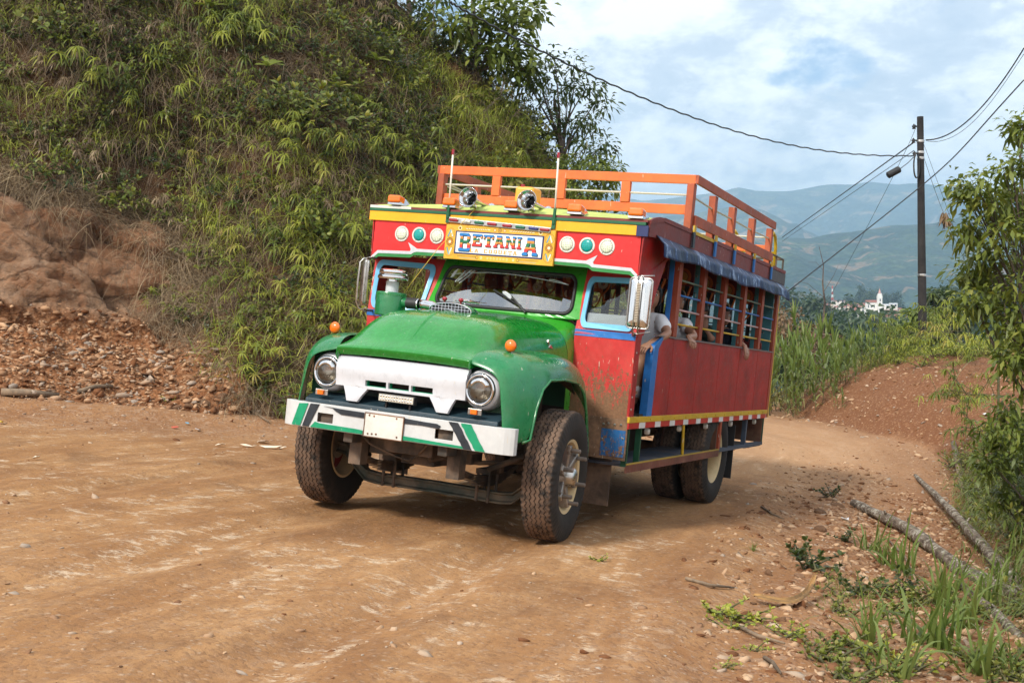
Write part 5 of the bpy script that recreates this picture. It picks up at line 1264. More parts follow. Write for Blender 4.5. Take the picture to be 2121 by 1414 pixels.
class Lf:
    """collects leaves as strips; every call is vectorised over many leaves"""
    def __init__(s, seed=1): s.V = []; s.F = []; s.T = []; s.n = 0; s.M = []; s.rs = np.random.RandomState(seed)
    def blades(s, P, D, L, W, droop=.3, n=4, shape='grass', tint=None, roll=None, mi=0):
        P = np.atleast_2d(np.asarray(P, float)); k = len(P); D = np.asarray(D, float)*np.ones((k, 1)); D = D/np.linalg.norm(D, axis=1)[:, None]
        L = np.ones(k)*L; W = np.ones(k)*W; droop = np.ones(k)*droop
        side = np.cross(D, np.array([0, 0, 1.])+s.rs.randn(k, 3)*.12); side /= np.linalg.norm(side, axis=1)[:, None]+1e-9
        if roll is not None:
            up = np.cross(side, D); r = (s.rs.rand(k)-.5)*roll; side = side*np.cos(r)[:, None]+up*np.sin(r)[:, None]
        t = np.linspace(0, 1, n+1)
        if shape == 'grass': w = (1-t)**.75*.98+.02
        elif shape == 'lance': w = np.sin(np.pi*np.clip(t*.92+.06, 0, 1))**.7
        elif shape == 'ovate': w = np.sin(np.pi*np.clip(t**.8*.95+.03, 0, 1))**.8
        elif shape == 'obov': w = np.sin(np.pi*np.clip(t**1.6*.93+.04, 0, 1))**.8
        C = P[:, None]+D[:, None]*(L[:, None]*t)[..., None]; C[..., 2] -= (droop*L)[:, None]*t**2
        # keep the length when bending hard
        S_ = side[:, None]*(W[:, None]*.5*w)[..., None]
        V = np.stack([C-S_, C+S_], 2).reshape(k, -1, 3)
        base = s.n+np.arange(k)[:, None, None]*(2*(n+1)); i = np.arange(n)[None, :, None]*2
        F = base+i+np.array([0, 1, 3, 2])[None, None]
        tt_ = s.rs.rand(k) if tint is None else np.clip(np.ones(k)*tint+s.rs.randn(k)*.12, 0, 1)
        s.V.append(V.reshape(-1, 3)); s.F.append(F.reshape(-1, 4)); s.T.append(np.repeat(tt_, 2*(n+1))); s.M.append(np.full(k*n, mi)); s.n += k*2*(n+1)
    def stem(s, pts, r0, r1, mi=1, n=5):
        pts = np.asarray(pts, float); k = len(pts); V = []
        t = np.gradient(pts, axis=0); t /= np.linalg.norm(t, axis=1)[:, None]+1e-9
        u = np.cross(t, [0.13, .97, .2]); u /= np.linalg.norm(u, axis=1)[:, None]+1e-9; w = np.cross(t, u); rr = np.linspace(r0, r1, k)
        a = np.arange(n)*2*np.pi/n
        V = pts[:, None]+(u[:, None]*np.cos(a)[None, :, None]+w[:, None]*np.sin(a)[None, :, None])*rr[:, None, None]
        F = [(s.n+i*n+j, s.n+i*n+(j+1) % n, s.n+(i+1)*n+(j+1) % n, s.n+(i+1)*n+j) for i in range(k-1) for j in range(n)]
        s.V.append(V.reshape(-1, 3)); s.F.append(np.array(F)); s.T.append(np.full(k*n, s.rs.rand())); s.M.append(np.full(len(F), mi)); s.n += k*n
    def arrays(s): return np.concatenate(s.V), np.concatenate(s.F), np.concatenate(s.T), np.concatenate(s.M)
    def mesh(s, name, mats):
        V, F, T, M_ = s.arrays(); return tinted(name, V, F, T, M_, mats)
def tinted(name, V, F, T, M_, mats):
    me = np_mesh(name, V, F, 4, mats, mat_idx=M_); at = me.attributes.new('tint', 'FLOAT', 'POINT')
    if len(me.vertices) == len(T): at.data.foreach_set('value', T.astype(np.float32))
    return me
def dirs(rs, n, el0, el1):
    a = rs.rand(n)*2*np.pi; e = np.radians(el0+(el1-el0)*rs.rand(n)); return np.stack([np.cos(a)*np.cos(e), np.sin(a)*np.cos(e), np.sin(e)], -1)
def curve(p, d, L, droop, n=7):
    t = np.linspace(0, 1, n)[:, None]; d = np.asarray(d, float); c = np.asarray(p)+d*L*t; c[:, 2] -= (droop*L*t**2)[:, 0]; return c
# ---- prototypes
def fern_proto(seed, brown=False):
    l = Lf(seed); rs = l.rs
    for k in range(rs.randint(13, 19)):
        d = dirs(rs, 1, 5, 75)[0]; L = .15+.42*rs.rand(); c = curve((rs.randn()*.12, rs.randn()*.12, 0), d, L, .25)
        l.stem(c, .0045, .003)
        for fr in (1., .72) if rs.rand() < .6 else (1.,):
            tip = c[int((len(c)-1)*fr)]; n = rs.randint(7, 12)
            a = rs.rand()*6.28+np.arange(n)*2*np.pi/n*1.0+rs.randn(n)*.18; e = np.radians(22+rs.randn(n)*16)
            D = np.stack([np.cos(a)*np.cos(e), np.sin(a)*np.cos(e), np.sin(e)], -1)+d*.35
            Lb = (.085+.065*rs.rand(n))*(1. if fr == 1 else .8); l.blades(tip+D*.004, D, Lb, .012+.005*rs.rand(n), .85+.5*rs.rand(n), 5, 'lance', tint=.1+.85*rs.rand())
    return l
def tuft_proto(seed, n=70, L=(.3,.7), W=.007, el=(25,85), droop=.8, r=.10, seg=5, tint=None):
    l = Lf(seed); rs = l.rs; P = np.stack([rs.randn(n)*r, rs.randn(n)*r, np.zeros(n)-.02], -1)
    l.blades(P, dirs(rs, n, *el), L[0]+(L[1]-L[0])*rs.rand(n), W*(.7+.6*rs.rand(n)), droop*(.5+rs.rand(n)), seg, 'grass', tint=tint); return l
def shrub_proto(seed, ns=9, H=.7, leaf=.10, w=.055, shape='ovate', per=14, spread=(25,80), droop=.25):
    l = Lf(seed); rs = l.rs
    for k in range(ns):
        d = dirs(rs, 1, *spread)[0]; L = H*(.6+.5*rs.rand()); c = curve((rs.randn()*.03, rs.randn()*.03, 0), d, L, .15, 9); l.stem(c, .008, .003)
        for j in range(per):
            t = .2+.8*(j+rs.rand()*.6)/per; p = c[min(8, int(t*8))]*(1-(t*8 % 1))+c[min(8, int(t*8)+1)]*(t*8 % 1)
            a = j*2.4+k; D = np.array([math.cos(a), math.sin(a), .35+.3*rs.randn()])+d*.5
            l.blades([p], [D], leaf*(.7+.5*rs.rand()), w*(.75+.4*rs.rand()), droop+.3*rs.rand(), 3, shape, roll=.8)
        a = rs.rand(5)*6.28; D = np.stack([np.cos(a), np.sin(a), np.full(5, .8)], -1)+d; l.blades(np.repeat(c[-1:], 5, 0), D, leaf*.9, w*.8, .2, 3, shape, tint=.8)
    return l
def rosette_proto(seed, L=.32, W=.10, n=9):
    l = Lf(seed); rs = l.rs; l.stem([(0,0,-.1),(0.01,0,.15),(0,.01,.34)], .012, .008)
    a = np.arange(n)*2.4; e = np.radians(18+38*rs.rand(n)); D = np.stack([np.cos(a)*np.cos(e), np.sin(a)*np.cos(e), np.sin(e)], -1)
    l.blades(np.repeat([[0,0,.33]], n, 0), D, L*(.7+.4*rs.rand(n)), W, .35, 5, 'obov', tint=.7, roll=.4); return l
def cane_proto(seed, ns=4, H=1.7, spread=.28):
    l = Lf(seed); rs = l.rs
    for k in range(ns):
        b = np.array([rs.randn()*spread, rs.randn()*spread, -.1]); d = np.array([rs.randn()*.10, rs.randn()*.10, 1.]); h = H*(.65+.45*rs.rand()); c = curve(b, d/np.linalg.norm(d), h, .02, 8); l.stem(c, .014, .007)
        n = 9
        for j in range(n):
            t = .12+.86*j/n; p = b+(c[-1]-b)*t; a = j*2.9+k+rs.randn()*.4; e = math.radians(48+30*t+rs.randn()*8); D = np.array([math.cos(a)*math.cos(e), math.sin(a)*math.cos(e), math.sin(e)])
            dry = t < .35; l.blades([p], [D], (.75+.5*rs.rand())*(1 if not dry else .7), .085, (.55+.55*rs.rand())*(1.0 if t < .8 else .6), 8, 'grass', tint=(.95 if dry else .22+.35*rs.rand()))
        a = rs.rand(4)*6.28; D = np.stack([np.cos(a)*.25, np.sin(a)*.25, np.ones(4)], -1); l.blades(np.repeat(c[-1:], 4, 0), D, .7, .08, .22, 7, 'grass', tint=.5)
    return l
def plume_proto(seed):
    l = Lf(seed); rs = l.rs; d = np.array([rs.randn()*.25, rs.randn()*.25, 1.]); d /= np.linalg.norm(d); c = curve((0,0,0), d, .95+.3*rs.rand(), .12, 8); l.stem(c, .004, .002)
    for j in range(46):
        t = .66+.34*rs.rand(); p = c[0]+(c[-1]-c[0])*t; D = d+rs.randn(3)*.35; l.blades([p], [D], .14+.10*rs.rand(), .006, .9, 3, 'grass', mi=2)
    return l
def up_matrix(n, w=.5, yaw=0., lean=0.):
    z = Vector((n[0]*w, n[1]*w, n[2]*w+(1-w))); z.normalize(); x = Vector((1,0,0)).cross(z) if abs(z.x) < .9 else Vector((0,1,0)).cross(z)
    x.normalize(); y = z.cross(x); M3 = Matrix((x, y, z)).transposed(); return M3 @ Matrix.Rotation(yaw, 3, 'Z')
# ---- where plants can stand on the hill
cellA = np.linalg.norm(np.cross(ds, dt), axis=-1)
flat = HP.reshape(-1, 3); nfl = NM.reshape(-1, 3); areaf = cellA.ravel().copy()
cu = flat[:, 0]/np.maximum(flat[:, 1], 1)*FPX+1060.5; cvv = 707-(flat[:, 2]-CAMH)/np.maximum(flat[:, 1], 1)*FPX
vis = (cu > -420) & (cu < 1650) & (cvv > -420) & (cvv < 1000) & (flat[:, 1] > 4)
facing = (-(nfl*flat).sum(1) > -2.0)
rockf = rockm.ravel(); scf = scree.ravel(); tf = TT.ravel(); sf = SS.ravel(); leftf = left.ravel(); t1f = t1.ravel()
vegn = fbm(flat[:, 0]*.55+flat[:, 2]*.4, flat[:, 1]*.55+flat[:, 2]*.5, 4, .5, 3)
bare = np.clip(rockf*1.0+scf*1.0, 0, 1)
def pick(n, w, seed):
    rs = np.random.RandomState(seed); p = areaf*vis*facing*w*(tf > .1); p = p/p.sum(); i = rs.choice(len(p), n, p=p); return i, rs
def scatter_merge(name, protos, idx, rs, smin, smax, upw, mats, sink=.02, extra_up=0.):
    A = [l.arrays() for l in protos]; V = []; F = []; T = []; M_ = []; off = 0
    for k in idx:
        v, f, t, mi = A[rs.randint(len(A))]; sc_ = smin+(smax-smin)*rs.rand()
        Mx = np.array(up_matrix(nfl[k], upw, rs.rand()*6.28))
        p = flat[k]-nfl[k]*sink+rs.randn(3)*.03
        V.append((v*sc_) @ Mx.T+p); F.append(f+off); T.append(np.clip(t+rs.randn()*.10, 0, 1)); M_.append(mi); off += len(v)
    return tinted(name, np.concatenate(V), np.concatenate(F), np.concatenate(T), np.concatenate(M_), mats)
rightness = sstep(cu, 500, 950); upness = sstep(cvv, 560, 120)
dry = tuft_proto(21, 60, (.35,.9), .0055, (-25,60), 1.0, .14, 6); dry2 = tuft_proto(22, 46, (.3,.7), .005, (-50,40), .9, .16, 5)
gr1 = tuft_proto(23, 60, (.3,.75), .009, (20,80), 1.0, .12, 6); gr2 = tuft_proto(24, 50, (.25,.6), .010, (10,75), 1.1, .14, 5)
lf1 = shrub_proto(25, 7, .42, .085, .026, 'lance', 12, (15,75), .5); lf2 = shrub_proto(26, 7, .40, .06, .036, 'ovate', 12, (15,75), .3)
V_ = (1-bare)
dry3 = tuft_proto(27, 16, (.7,1.5), .0045, (10,75), 1.25, .10, 9, .85); dry4 = tuft_proto(28, 22, (.5,1.1), .004, (30,88), .7, .08, 8, .75)
idx, rs = pick(4000, V_*(.5+.9*(vegn > -.02))*(1-.5*rightness), 31)
o = linkobj('dry_undergrowth', scatter_merge('dry_undergrowth', [dry, dry2], idx, rs, .8, 1.5, .6, [L_BROWN, TWIG])); tag(o, 'brown dry grass and dead fronds hanging over the steep hillside', 'undergrowth', kind='stuff')
idx, rs = pick(2000, V_*(.45+1.1*rightness)*(.5+.8*(vegn < .05)), 32)
o = linkobj('hillside_grass', scatter_merge('hillside_grass', [gr1, gr2], idx, rs, .8, 1.5, .45, [L_LIME, STEM])); tag(o, 'yellow green grass arching over the hillside above the bus', 'grass', kind='stuff')
edgew = np.clip(1-abs(np.clip(rockf+scf, 0, 1)-.45)/.45, 0, 1)*leftf
idx, rs = pick(330, edgew, 37)
o = linkobj('overhanging_grass', scatter_merge('overhanging_grass', [dry, dry2, dry3], idx, rs, .7, 1.3, .7, [L_BROWN, TWIG])); tag(o, 'dead grass and roots hanging over the edge of the bare rock', 'dry grass', kind='stuff')
idx, rs = pick(420, V_*(.5+.9*(vegn < .06)), 36)
o = linkobj('straw_stalks', scatter_merge('straw_stalks', [dry3, dry4], idx, rs, .8, 1.4, .5, [L_BROWN, TWIG])); tag(o, 'long pale straw stalks arching over the hillside plants', 'dry grass', kind='stuff')
idx, rs = pick(1000, V_*(.5+.8*upness)*(1.1-.6*rightness), 33)
o = linkobj('leafy_undergrowth', scatter_merge('leafy_undergrowth', [lf1, lf2], idx, rs, .8, 1.4, .5, [L_MID, TWIG])); tag(o, 'small leaved green undergrowth covering the upper hillside', 'undergrowth', kind='stuff')
idx, rs = pick(480, V_*(.4+upness)*(.6+.5*rightness)*(vegn > 0), 34)
o = linkobj('dark_undergrowth', scatter_merge('dark_undergrowth', [lf2, lf1], idx, rs, .9, 1.6, .45, [L_DARK, TWIG])); tag(o, 'dark leaved thicket in the shaded hollows of the hillside', 'undergrowth', kind='stuff')
def individuals(n, w, seed, meshes, name, label, cat, group, smin, smax, upw, sink=.0):
    idx, rs = pick(n, w, seed); order = np.argsort(flat[idx, 1])
    for k in idx:
        o = linkobj(name, meshes[rs.randint(len(meshes))]); p = flat[k]-nfl[k]*sink; sc_ = smin+(smax-smin)*rs.rand()
        o.matrix_world = Matrix.Translation(p) @ up_matrix(nfl[k], upw, rs.rand()*6.28).to_4x4() @ Matrix.Scale(sc_, 4)
        tag(o, label, cat, group)
ferns = [fern_proto(s).mesh('fern_plant', [L_FERN, STEM]) for s in (41, 42, 43, 44, 45)]
fernb = [fern_proto(s).mesh('withered_fern', [L_BROWN, TWIG]) for s in (46, 47)]
clus = fbm(flat[:, 0]*.9+7, flat[:, 2]*.9+flat[:, 1]*.4, 3, .5, 9)
lowedge = sstep(tf, 14, 3)
individuals(140, (1-np.clip(scf*1.0+rockf*.88, 0, 1))*(.12+1.4*(clus > .02))*(.5+lowedge)*(1.1-.95*rightness), 51, ferns, 'fern_plant', 'yellow green fern with drooping narrow fronds on the steep hillside', 'fern', 'ferns on the hillside', .7, 1.9, .5)
individuals(70, V_*(clus < -.02)*(1.1-.9*rightness)*(cvv < 480), 52, fernb, 'withered_fern', 'withered grey brown fern with curled fronds on the hillside', 'fern', 'withered ferns on the hillside', .9, 1.4, .5)
shb = [shrub_proto(s, 10, .8, .13, .07, 'ovate', 12).mesh('leafy_shrub', [L_MID, TWIG]) for s in (61, 62, 63)]
individuals(84, V_*(.45+sstep(cu, 400, 800))*(cvv < 620), 53, shb, 'leafy_shrub', 'rounded leaf shrub with thin stems among the hillside ferns', 'shrub', 'shrubs on the hillside', .5, 1.2, .4)
ros = [rosette_proto(s).mesh('broadleaf_plant', [L_MID, STEM]) for s in (65, 66)]
individuals(30, V_*(.3+upness)*(vegn > -.1), 54, ros, 'broadleaf_plant', 'plant with a rosette of long broad leaves on the hillside', 'plant', 'broad leaved plants on the hillside', .8, 1.35, .3)
bl = [shrub_proto(s, 8, .55, .10, .03, 'lance', 14, (40,85), .1).mesh('blue_green_shrub', [L_BLUEG, STEM]) for s in (67, 68)]
individuals(26, V_*(cu < 420)*(cvv < 420), 55, bl, 'blue_green_shrub', 'blue green shrub with whorled narrow leaves at the left of the hillside', 'shrub', 'blue green shrubs on the hillside', .7, 1.1, .3)
plm = [plume_proto(s).mesh('plume_grass', [L_LIME, STEM, PLUME]) for s in (71, 72, 73)]
individuals(48, V_*sstep(cu, 700, 1000)*(cvv < 420), 56, plm, 'plume_grass', 'grass stalk with a drooping mauve plume on the right part of the hill', 'grass stalk', 'plumed grass on the hill', .7, 1.2, .35)
# ---- trees
def tree(name, base, H, spread, crowns, leaf_mat, label, cat='tree', group=None, seed=1, leaf=.09, w=.045, trunk_r=.09, lean=(0,0), per=60, clump=.30, shape='ovate', droop=.35, wood=None, nleaf=34):
    """tapered trunk, forking limbs, leaves in loose clumps around the twig ends"""
    rs = np.random.RandomState(seed); t = empty(name, base); tag(t, label, cat, group)
    wd = Lf(seed); top = np.array([lean[0], lean[1], H*.72])
    tr = np.array([np.array([lean[0]*q**1.4+.05*H*math.sin(q*5+seed)*q*.4, lean[1]*q**1.4, H*.72*q-.15]) for q in np.linspace(0, 1, 9)]); wd.stem(tr, trunk_r, trunk_r*.35, 0, 8)
    ends = []
    for (cx, cy, cz, r) in crowns:
        c = np.array([cx, cy, cz]); q = min(.95, max(.25, cz/(H*.72)*.6)); s0 = tr[int(q*8)]; mid = (s0+c)/2+rs.randn(3)*.08*H*.3
        tq = np.linspace(0, 1, 7)[:, None]; br = (1-tq)**2*s0+2*tq*(1-tq)*mid+tq**2*c; wd.stem(br, trunk_r*.36, trunk_r*.10, 0, 6)
        for j in range(per//4):
            v = rs.randn(3); v /= np.linalg.norm(v); e = c+v*r*(.55+.55*rs.rand())*np.array([1, 1, .8]); ends.append(e)
            if j % 2 == 0:
                b0 = br[rs.randint(3, 7)]; m2 = (b0+e)/2+rs.randn(3)*.06*r; wd.stem([b0, m2, e], trunk_r*.09, trunk_r*.035, 0, 4)
    me = wd.mesh('trunk', [wood or BARK]); linkobj('trunk', me, t)
    lv = Lf(seed+5)
    for e in ends:
        k = nleaf; P_ = e+rs.randn(k, 3)*clump*np.array([.5, .5, .38]); D = P_-e+rs.randn(k, 3)*.1+np.array([0, 0, .02]); lv.blades(P_, D, leaf*(.6+.7*rs.rand(k)), w*(.7+.5*rs.rand(k)), droop+.3*rs.rand(k), 2, shape, roll=1.6, tint=.2+.55*rs.rand())
    linkobj('crown', lv.mesh('crown', [leaf_mat]), t); return t
def hillz(u, v, Y): return px(u, v, Y)
# crest tree beside the sky, seen over the roof rack (pixel clumps at a chosen depth)
def clumps(Y, base, lst):
    out = []
    for u_, v_, r in lst:
        x, y, z = px(u_, v_, Y+rnd.uniform(-.5, .5)); out.append((x-base[0], y-base[1], z-base[2], r))
    return out
Y0 = 23.0; b0 = px(1165, 420, Y0); H0 = px(1165, 130, Y0)[2]-b0[2]
tree('crest_tree', b0, H0*1.1, 1, clumps(Y0, b0, [(1115,150,.33),(1150,130,.36),(1190,150,.36),(1215,185,.26),(1130,190,.34),(1175,200,.30),(1200,240,.30),(1225,260,.25),(1235,210,.20),(1150,255,.28),(1180,290,.28),(1215,305,.28),(1240,310,.22),(1250,345,.22),(1205,345,.28),(1095,175,.22)]), L_DARK,
     'small dark leaved tree against the sky on the crest above the bus roof', seed=81, leaf=.13, w=.05, trunk_r=.07, per=20, clump=.22, shape='lance', lean=(-.1,0), nleaf=22)
b1 = px(985, 190, 22.0)
tree('crest_tree', b1, 2.9, 1, clumps(22.0, b1, [(960,20,.45),(1000,40,.42),(1040,15,.36),(1055,60,.34),(1075,95,.30),(1030,100,.36),(985,90,.40),(1085,145,.22),(1060,130,.26),(930,60,.40),(1095,25,.16)]), L_MID,
     'broad leaved tree at the top edge of the hill under the overhead cable', seed=82, leaf=.16, w=.10, trunk_r=.08, per=34, clump=.30, nleaf=18)
b1 = px(850, 130, 22.5)
tree('crest_tree', b1, 2.6, 1, clumps(22.5, b1, [(720,10,.5),(780,30,.5),(840,10,.5),(890,30,.45),(830,80,.4),(760,90,.35),(880,-40,.5),(680,40,.35)]), L_DARK,
     'dark bushy tree at the top of the hill in the middle of the upper edge', seed=83, leaf=.15, w=.07, trunk_r=.08, per=30, clump=.30, nleaf=24)
b1 = px(1215, 470, 21.5)
tree('crest_bush', b1, 1.2, 1, clumps(21.5, b1, [(1190,370,.22),(1225,355,.24),(1250,375,.2),(1205,395,.25),(1240,400,.2),(1262,350,.12),(1170,340,.2)]), L_LIME if False else L_MID,
     'light green bush on the hill showing through the front of the roof rack', cat='bush', seed=84, leaf=.10, w=.05, trunk_r=.03, per=28, clump=.2, nleaf=26)
# ---- right-hand bank: big-leaved tree, cane, ferns
def zg1(x, y): return float(ground_z(np.array([float(x)]), np.array([float(y)]))[0])
YR = 10.5; b2 = (px(2185, 900, YR)[0], YR, zg1(px(2185, 900, YR)[0], YR))
tree('roadside_tree', b2, 4.2, 1, clumps(YR, b2, [(2095,340,.14),(2080,390,.16),(2030,400,.15),(2110,420,.18),(2000,385,.09),(2060,450,.18),(2110,480,.22),(2015,470,.12),(2040,520,.15),(2085,545,.20),(2000,560,.12),(2045,590,.16),(2110,600,.22),(2020,625,.11),(2080,650,.18),(2118,690,.18),(2150,560,.3),(2150,440,.26),(2160,660,.3),(2150,760,.26),(2105,740,.12),(2118,262,.06),(2145,330,.2)]), L_DARK if False else L_MID,
     'leafy roadside tree with hanging pointed leaves at the right edge of the road', seed=91, leaf=.085, w=.040, trunk_r=.05, per=36, clump=.13, shape='ovate', droop=.45, nleaf=20, lean=(-.1,.1))
YB = 10.8; b2 = (px(2150, 1010, YB)[0], YB, zg1(px(2110, 1010, YB)[0], YB))
tree('roadside_bush', b2, 1.5, 1, clumps(YB, b2, [(2090,850,.12),(2112,900,.16),(2062,900,.10),(2045,950,.10),(2085,970,.13),(2115,1000,.14),(2075,1030,.09),(2140,900,.22),(2150,1020,.2)]), L_MID,
     'low dark leaved bush growing on the bank under the roadside tree', cat='bush', seed=92, leaf=.07, w=.035, trunk_r=.025, per=36, clump=.15, droop=.4, nleaf=24)
canes = [cane_proto(s).mesh('cane_clump', [L_CANE, STEM]) for s in (93, 94, 95)]
cr = random.Random(9)
canepos = [(1610,810,25,.95),(1640,800,26,1.0),(1665,815,24.5,.9),(1700,800,25,1.05),(1725,790,24,1.0),(1745,800,26,.95),(1770,760,25,1.0),(1795,740,25.5,1.05),(1820,735,25,.95),(1850,720,26,.8),(1680,780,27,1.1),(1615,780,27.5,1.0),(1760,740,28,1.1),(1840,720,28,.8),(1645,840,23.6,.5),(1740,790,23,.55),(1590,800,28,1.),(1640,780,29,1.),(1730,760,29,1.),(1625,790,24.5,1.),(1655,780,25.5,1.1),(1685,790,24,.9),(1715,780,25,1.1),(1740,770,24.5,1.),(1762,750,24,.9),(1785,745,26,1.),(1808,735,24.6,.9),(1832,728,26,.9),(1860,715,26,.7),(1600,800,26,1.1),(1668,760,28,1.1),(1700,750,29,1.1)]
for i, (u_, v_, Y_, sc_) in enumerate(canepos):
    x, y, z = px(u_, v_, Y_); z = max(z-.1, zg1(x, y)-.1) if z < zg1(x, y)+.9 else z-.1
    o = linkobj('cane_clump', canes[i % 3], loc=(x, y, min(z, zg1(x, y)+.05))); o.rotation_euler = (0, 0, cr.uniform(0, 6.28)); o.scale = (sc_*(.74 if u_ < 1712 else .43)*cr.uniform(.85,1.15),)*3
    tag(o, 'tall cane with long arching blades in the thicket behind the bus', 'cane', 'cane thicket beyond the bend')
YC = 13.5; x, y, z = px(2068, 800, YC)
sc1 = Lf(96); rs = sc1.rs; sc1.stem(curve((0,0,-.3), (0,0,1.), .75, 0, 6), .015, .012)
sc1.blades([[0,0,.3]]*6, [(-.50,.0,1),(-.16,.1,1.2),(.0,.1,1.2),(.10,-.1,1.2),(-.9,.2,.95),(.5,.1,1)], [.85,.82,.80,.72,.9,.6], .060, [.08,.06,.05,.03,1.35,.4], 9, 'grass', tint=[.25,.4,.5,.4,.98,.3])
o = linkobj('young_cane', sc1.mesh('young_cane', [L_CANE, STEM]), loc=(x, y, z-.05)); tag(o, 'young cane with upright green blades and one bent dry blade by the right bank', 'cane')
# ferns, grasses and scrub on the bank around the pole
rsb = np.random.RandomState(101)
def put_ground(n, box, protos, mats, name, label, cat, smin, smax, cond=None, kind='stuff', group=None, seed=1):
    rs = np.random.RandomState(seed); A = [l.arrays() for l in protos]; V=[];F=[];T=[];M_=[];off=0; c = 0
    while c < n:
        x = box[0]+(box[1]-box[0])*rs.rand(); y = box[2]+(box[3]-box[2])*rs.rand()
        if cond and not cond(x, y, rs): continue
        c += 1; v, f, t, mi = A[rs.randint(len(A))]; sc_ = smin+(smax-smin)*rs.rand(); a = rs.rand()*6.28
        Mz = np.array([[math.cos(a), -math.sin(a), 0], [math.sin(a), math.cos(a), 0], [0, 0, 1]]); V.append((v*sc_) @ Mz.T+np.array([x, y, 0])); F.append(f+off); T.append(np.clip(t+rs.randn()*.1, 0, 1)); M_.append(mi); off += len(v)
        V[-1] = (V[-1], x, y)
    xy = np.array([(q[1], q[2]) for q in V]); zz_ = ground_z(xy[:, 0], xy[:, 1]); V = [q[0]+np.array([0, 0, z_-.015]) for q, z_ in zip(V, zz_)]
    o = linkobj(name, tinted(name, np.concatenate(V), np.concatenate(F), np.concatenate(T), np.concatenate(M_), mats)); tag(o, label, cat, group, kind); return o
def dR(x, y): return float(polydist(RB, np.array([float(x)]), np.array([float(y)]))[0][0])
onbank = lambda lo, hi: (lambda x, y, rs: lo < -dR(x, y) < hi)
gsm = tuft_proto(111, 36, (.10,.32), .006, (25,85), .7, .05, 4); gsm2 = tuft_proto(112, 26, (.08,.22), .007, (15,80), .5, .06, 3)
put_ground(520, (5.4, 20, 18, 32), [gr1, gr2, lf1], [L_LIME, STEM], 'bank_grass', 'tangled yellow green grass along the top of the right bank', 'grass', .6, 1.1, onbank(1.7, 12), seed=1)
put_ground(420, (5.0, 20, 18, 34), [dry, gsm], [L_BROWN, TWIG], 'bank_dry_grass', 'dry brown grass hanging over the crest of the right bank', 'grass', .5, .9, onbank(1.3, 10), seed=2)
put_ground(620, (3.6, 9, 7, 18), [lf1, lf2, gr2], [L_MID, TWIG], 'bank_undergrowth', 'leafy green undergrowth on the near right bank', 'undergrowth', .6, 1.1, onbank(.0, 3.5), seed=3)
put_ground(420, (3.6, 9, 7, 18), [dry, dry2], [L_BROWN, TWIG], 'bank_dead_stalks', 'dead brown stalks on the near right bank', 'undergrowth', .5, .9, onbank(-.2, 3), seed=4)
put_ground(300, (3.4, 8, 6.5, 16), [gr1, gr2, dry3], [L_CANE, STEM], 'bank_long_grass', 'long green grass blades trailing down the near right bank', 'grass', .9, 1.5, onbank(.0, 2.5), seed=6)
put_ground(430, (5.5, 19, 23, 40), [lf1, fern_proto(115), gr1], [L_FERN, STEM], 'bend_undergrowth', 'bright green ferns and grass beyond the bend in the road', 'undergrowth', .9, 1.6, lambda x, y, rs: -dR(x, y) > 1.5 or y > 29, seed=5)
for i, (u_, v_, Y_, s_) in enumerate([(1985,700,22,1.5),(1945,660,26,1.6),(2020,720,18,1.3),(1870,700,25,1.2),(1965,640,29,1.8),(1900,640,30,1.8),(1840,690,27,1.3),(2040,760,15,1.1),(2000,790,18,1.),(1930,700,24,1.2)]):
    x, y, z = px(u_, v_, Y_); o = linkobj('bank_fern', ferns[i % 5], loc=(x, y, min(z, zg1(x, y)+.8))); o.scale = (s_,)*3; o.rotation_euler = (0, 0, i*1.3); tag(o, 'bright green fern on the top of the right bank near the pole', 'fern', 'ferns on the right bank')
# dark and dead trees in the hollow behind the cane
def dist_tree(u_, vtop, vbase, Y_, wpx, mat, name, label, group, seed, leaf=.35, nl=26, cl=None):
    x, y, zt = px(u_, vtop, Y_); zb = px(u_, vbase, Y_)[2]; H = zt-zb; r = wpx/FPX*Y_/2; rs = np.random.RandomState(seed)
    cr_ = [(rs.randn()*r*.5, rs.randn()*r*.3, H*(.48+.46*rs.rand()), r*(.30+.22*rs.rand())) for _ in range(9)]
    return tree(name, (x, y, zb), H, 1, cr_, mat, label, group=group, seed=seed, leaf=leaf, w=leaf*.6, trunk_r=H*.03, per=26, clump=(cl or r*.34), nleaf=nl)
dist_tree(1950,592,760,60,80,L_DARK,'wattle_tree','dark feathery tree on the slope right of the power pole',None,121,.30)
dist_tree(1990,600,740,75,60,L_DARK,'wattle_tree','smaller dark tree between the power pole and the roadside tree',None,122,.34)
dist_tree(1910,640,770,48,70,L_MID,'fern_tree','green bushy tree directly behind the foot of the power pole',None,123,.26)
for i, (u_, vt, vb, Y_, w_) in enumerate([(1640,668,820,70,110),(1695,672,800,85,90),(1755,706,790,90,90),(1815,712,780,95,90),(1875,668,770,90,80),(1605,690,820,60,80),(1735,722,800,65,90),(1680,705,810,60,90),(1800,724,800,62,90)]):
    dist_tree(u_, vt, vb, Y_, w_, L_DARK, 'hollow_tree', 'dark tree filling the hollow between the cane and the town', 'trees in the hollow behind the cane', 130+i, .45, 24)
LDEAD = leafmat('dead_leaf', [(.12,.075,.045),(.21,.13,.07),(.28,.18,.10)], trans=.2)
for i, (u_, vt, vb, Y_, w_) in enumerate([(1640,640,800,38,110),(1600,650,800,36,60),(1690,655,800,41,70)]):
    dist_tree(u_, vt, vb, Y_, w_, LDEAD, 'withered_tree', 'withered brown leaved tree behind the cane next to the rear of the bus', 'withered trees behind the cane', 150+i, .12, 12, .25)
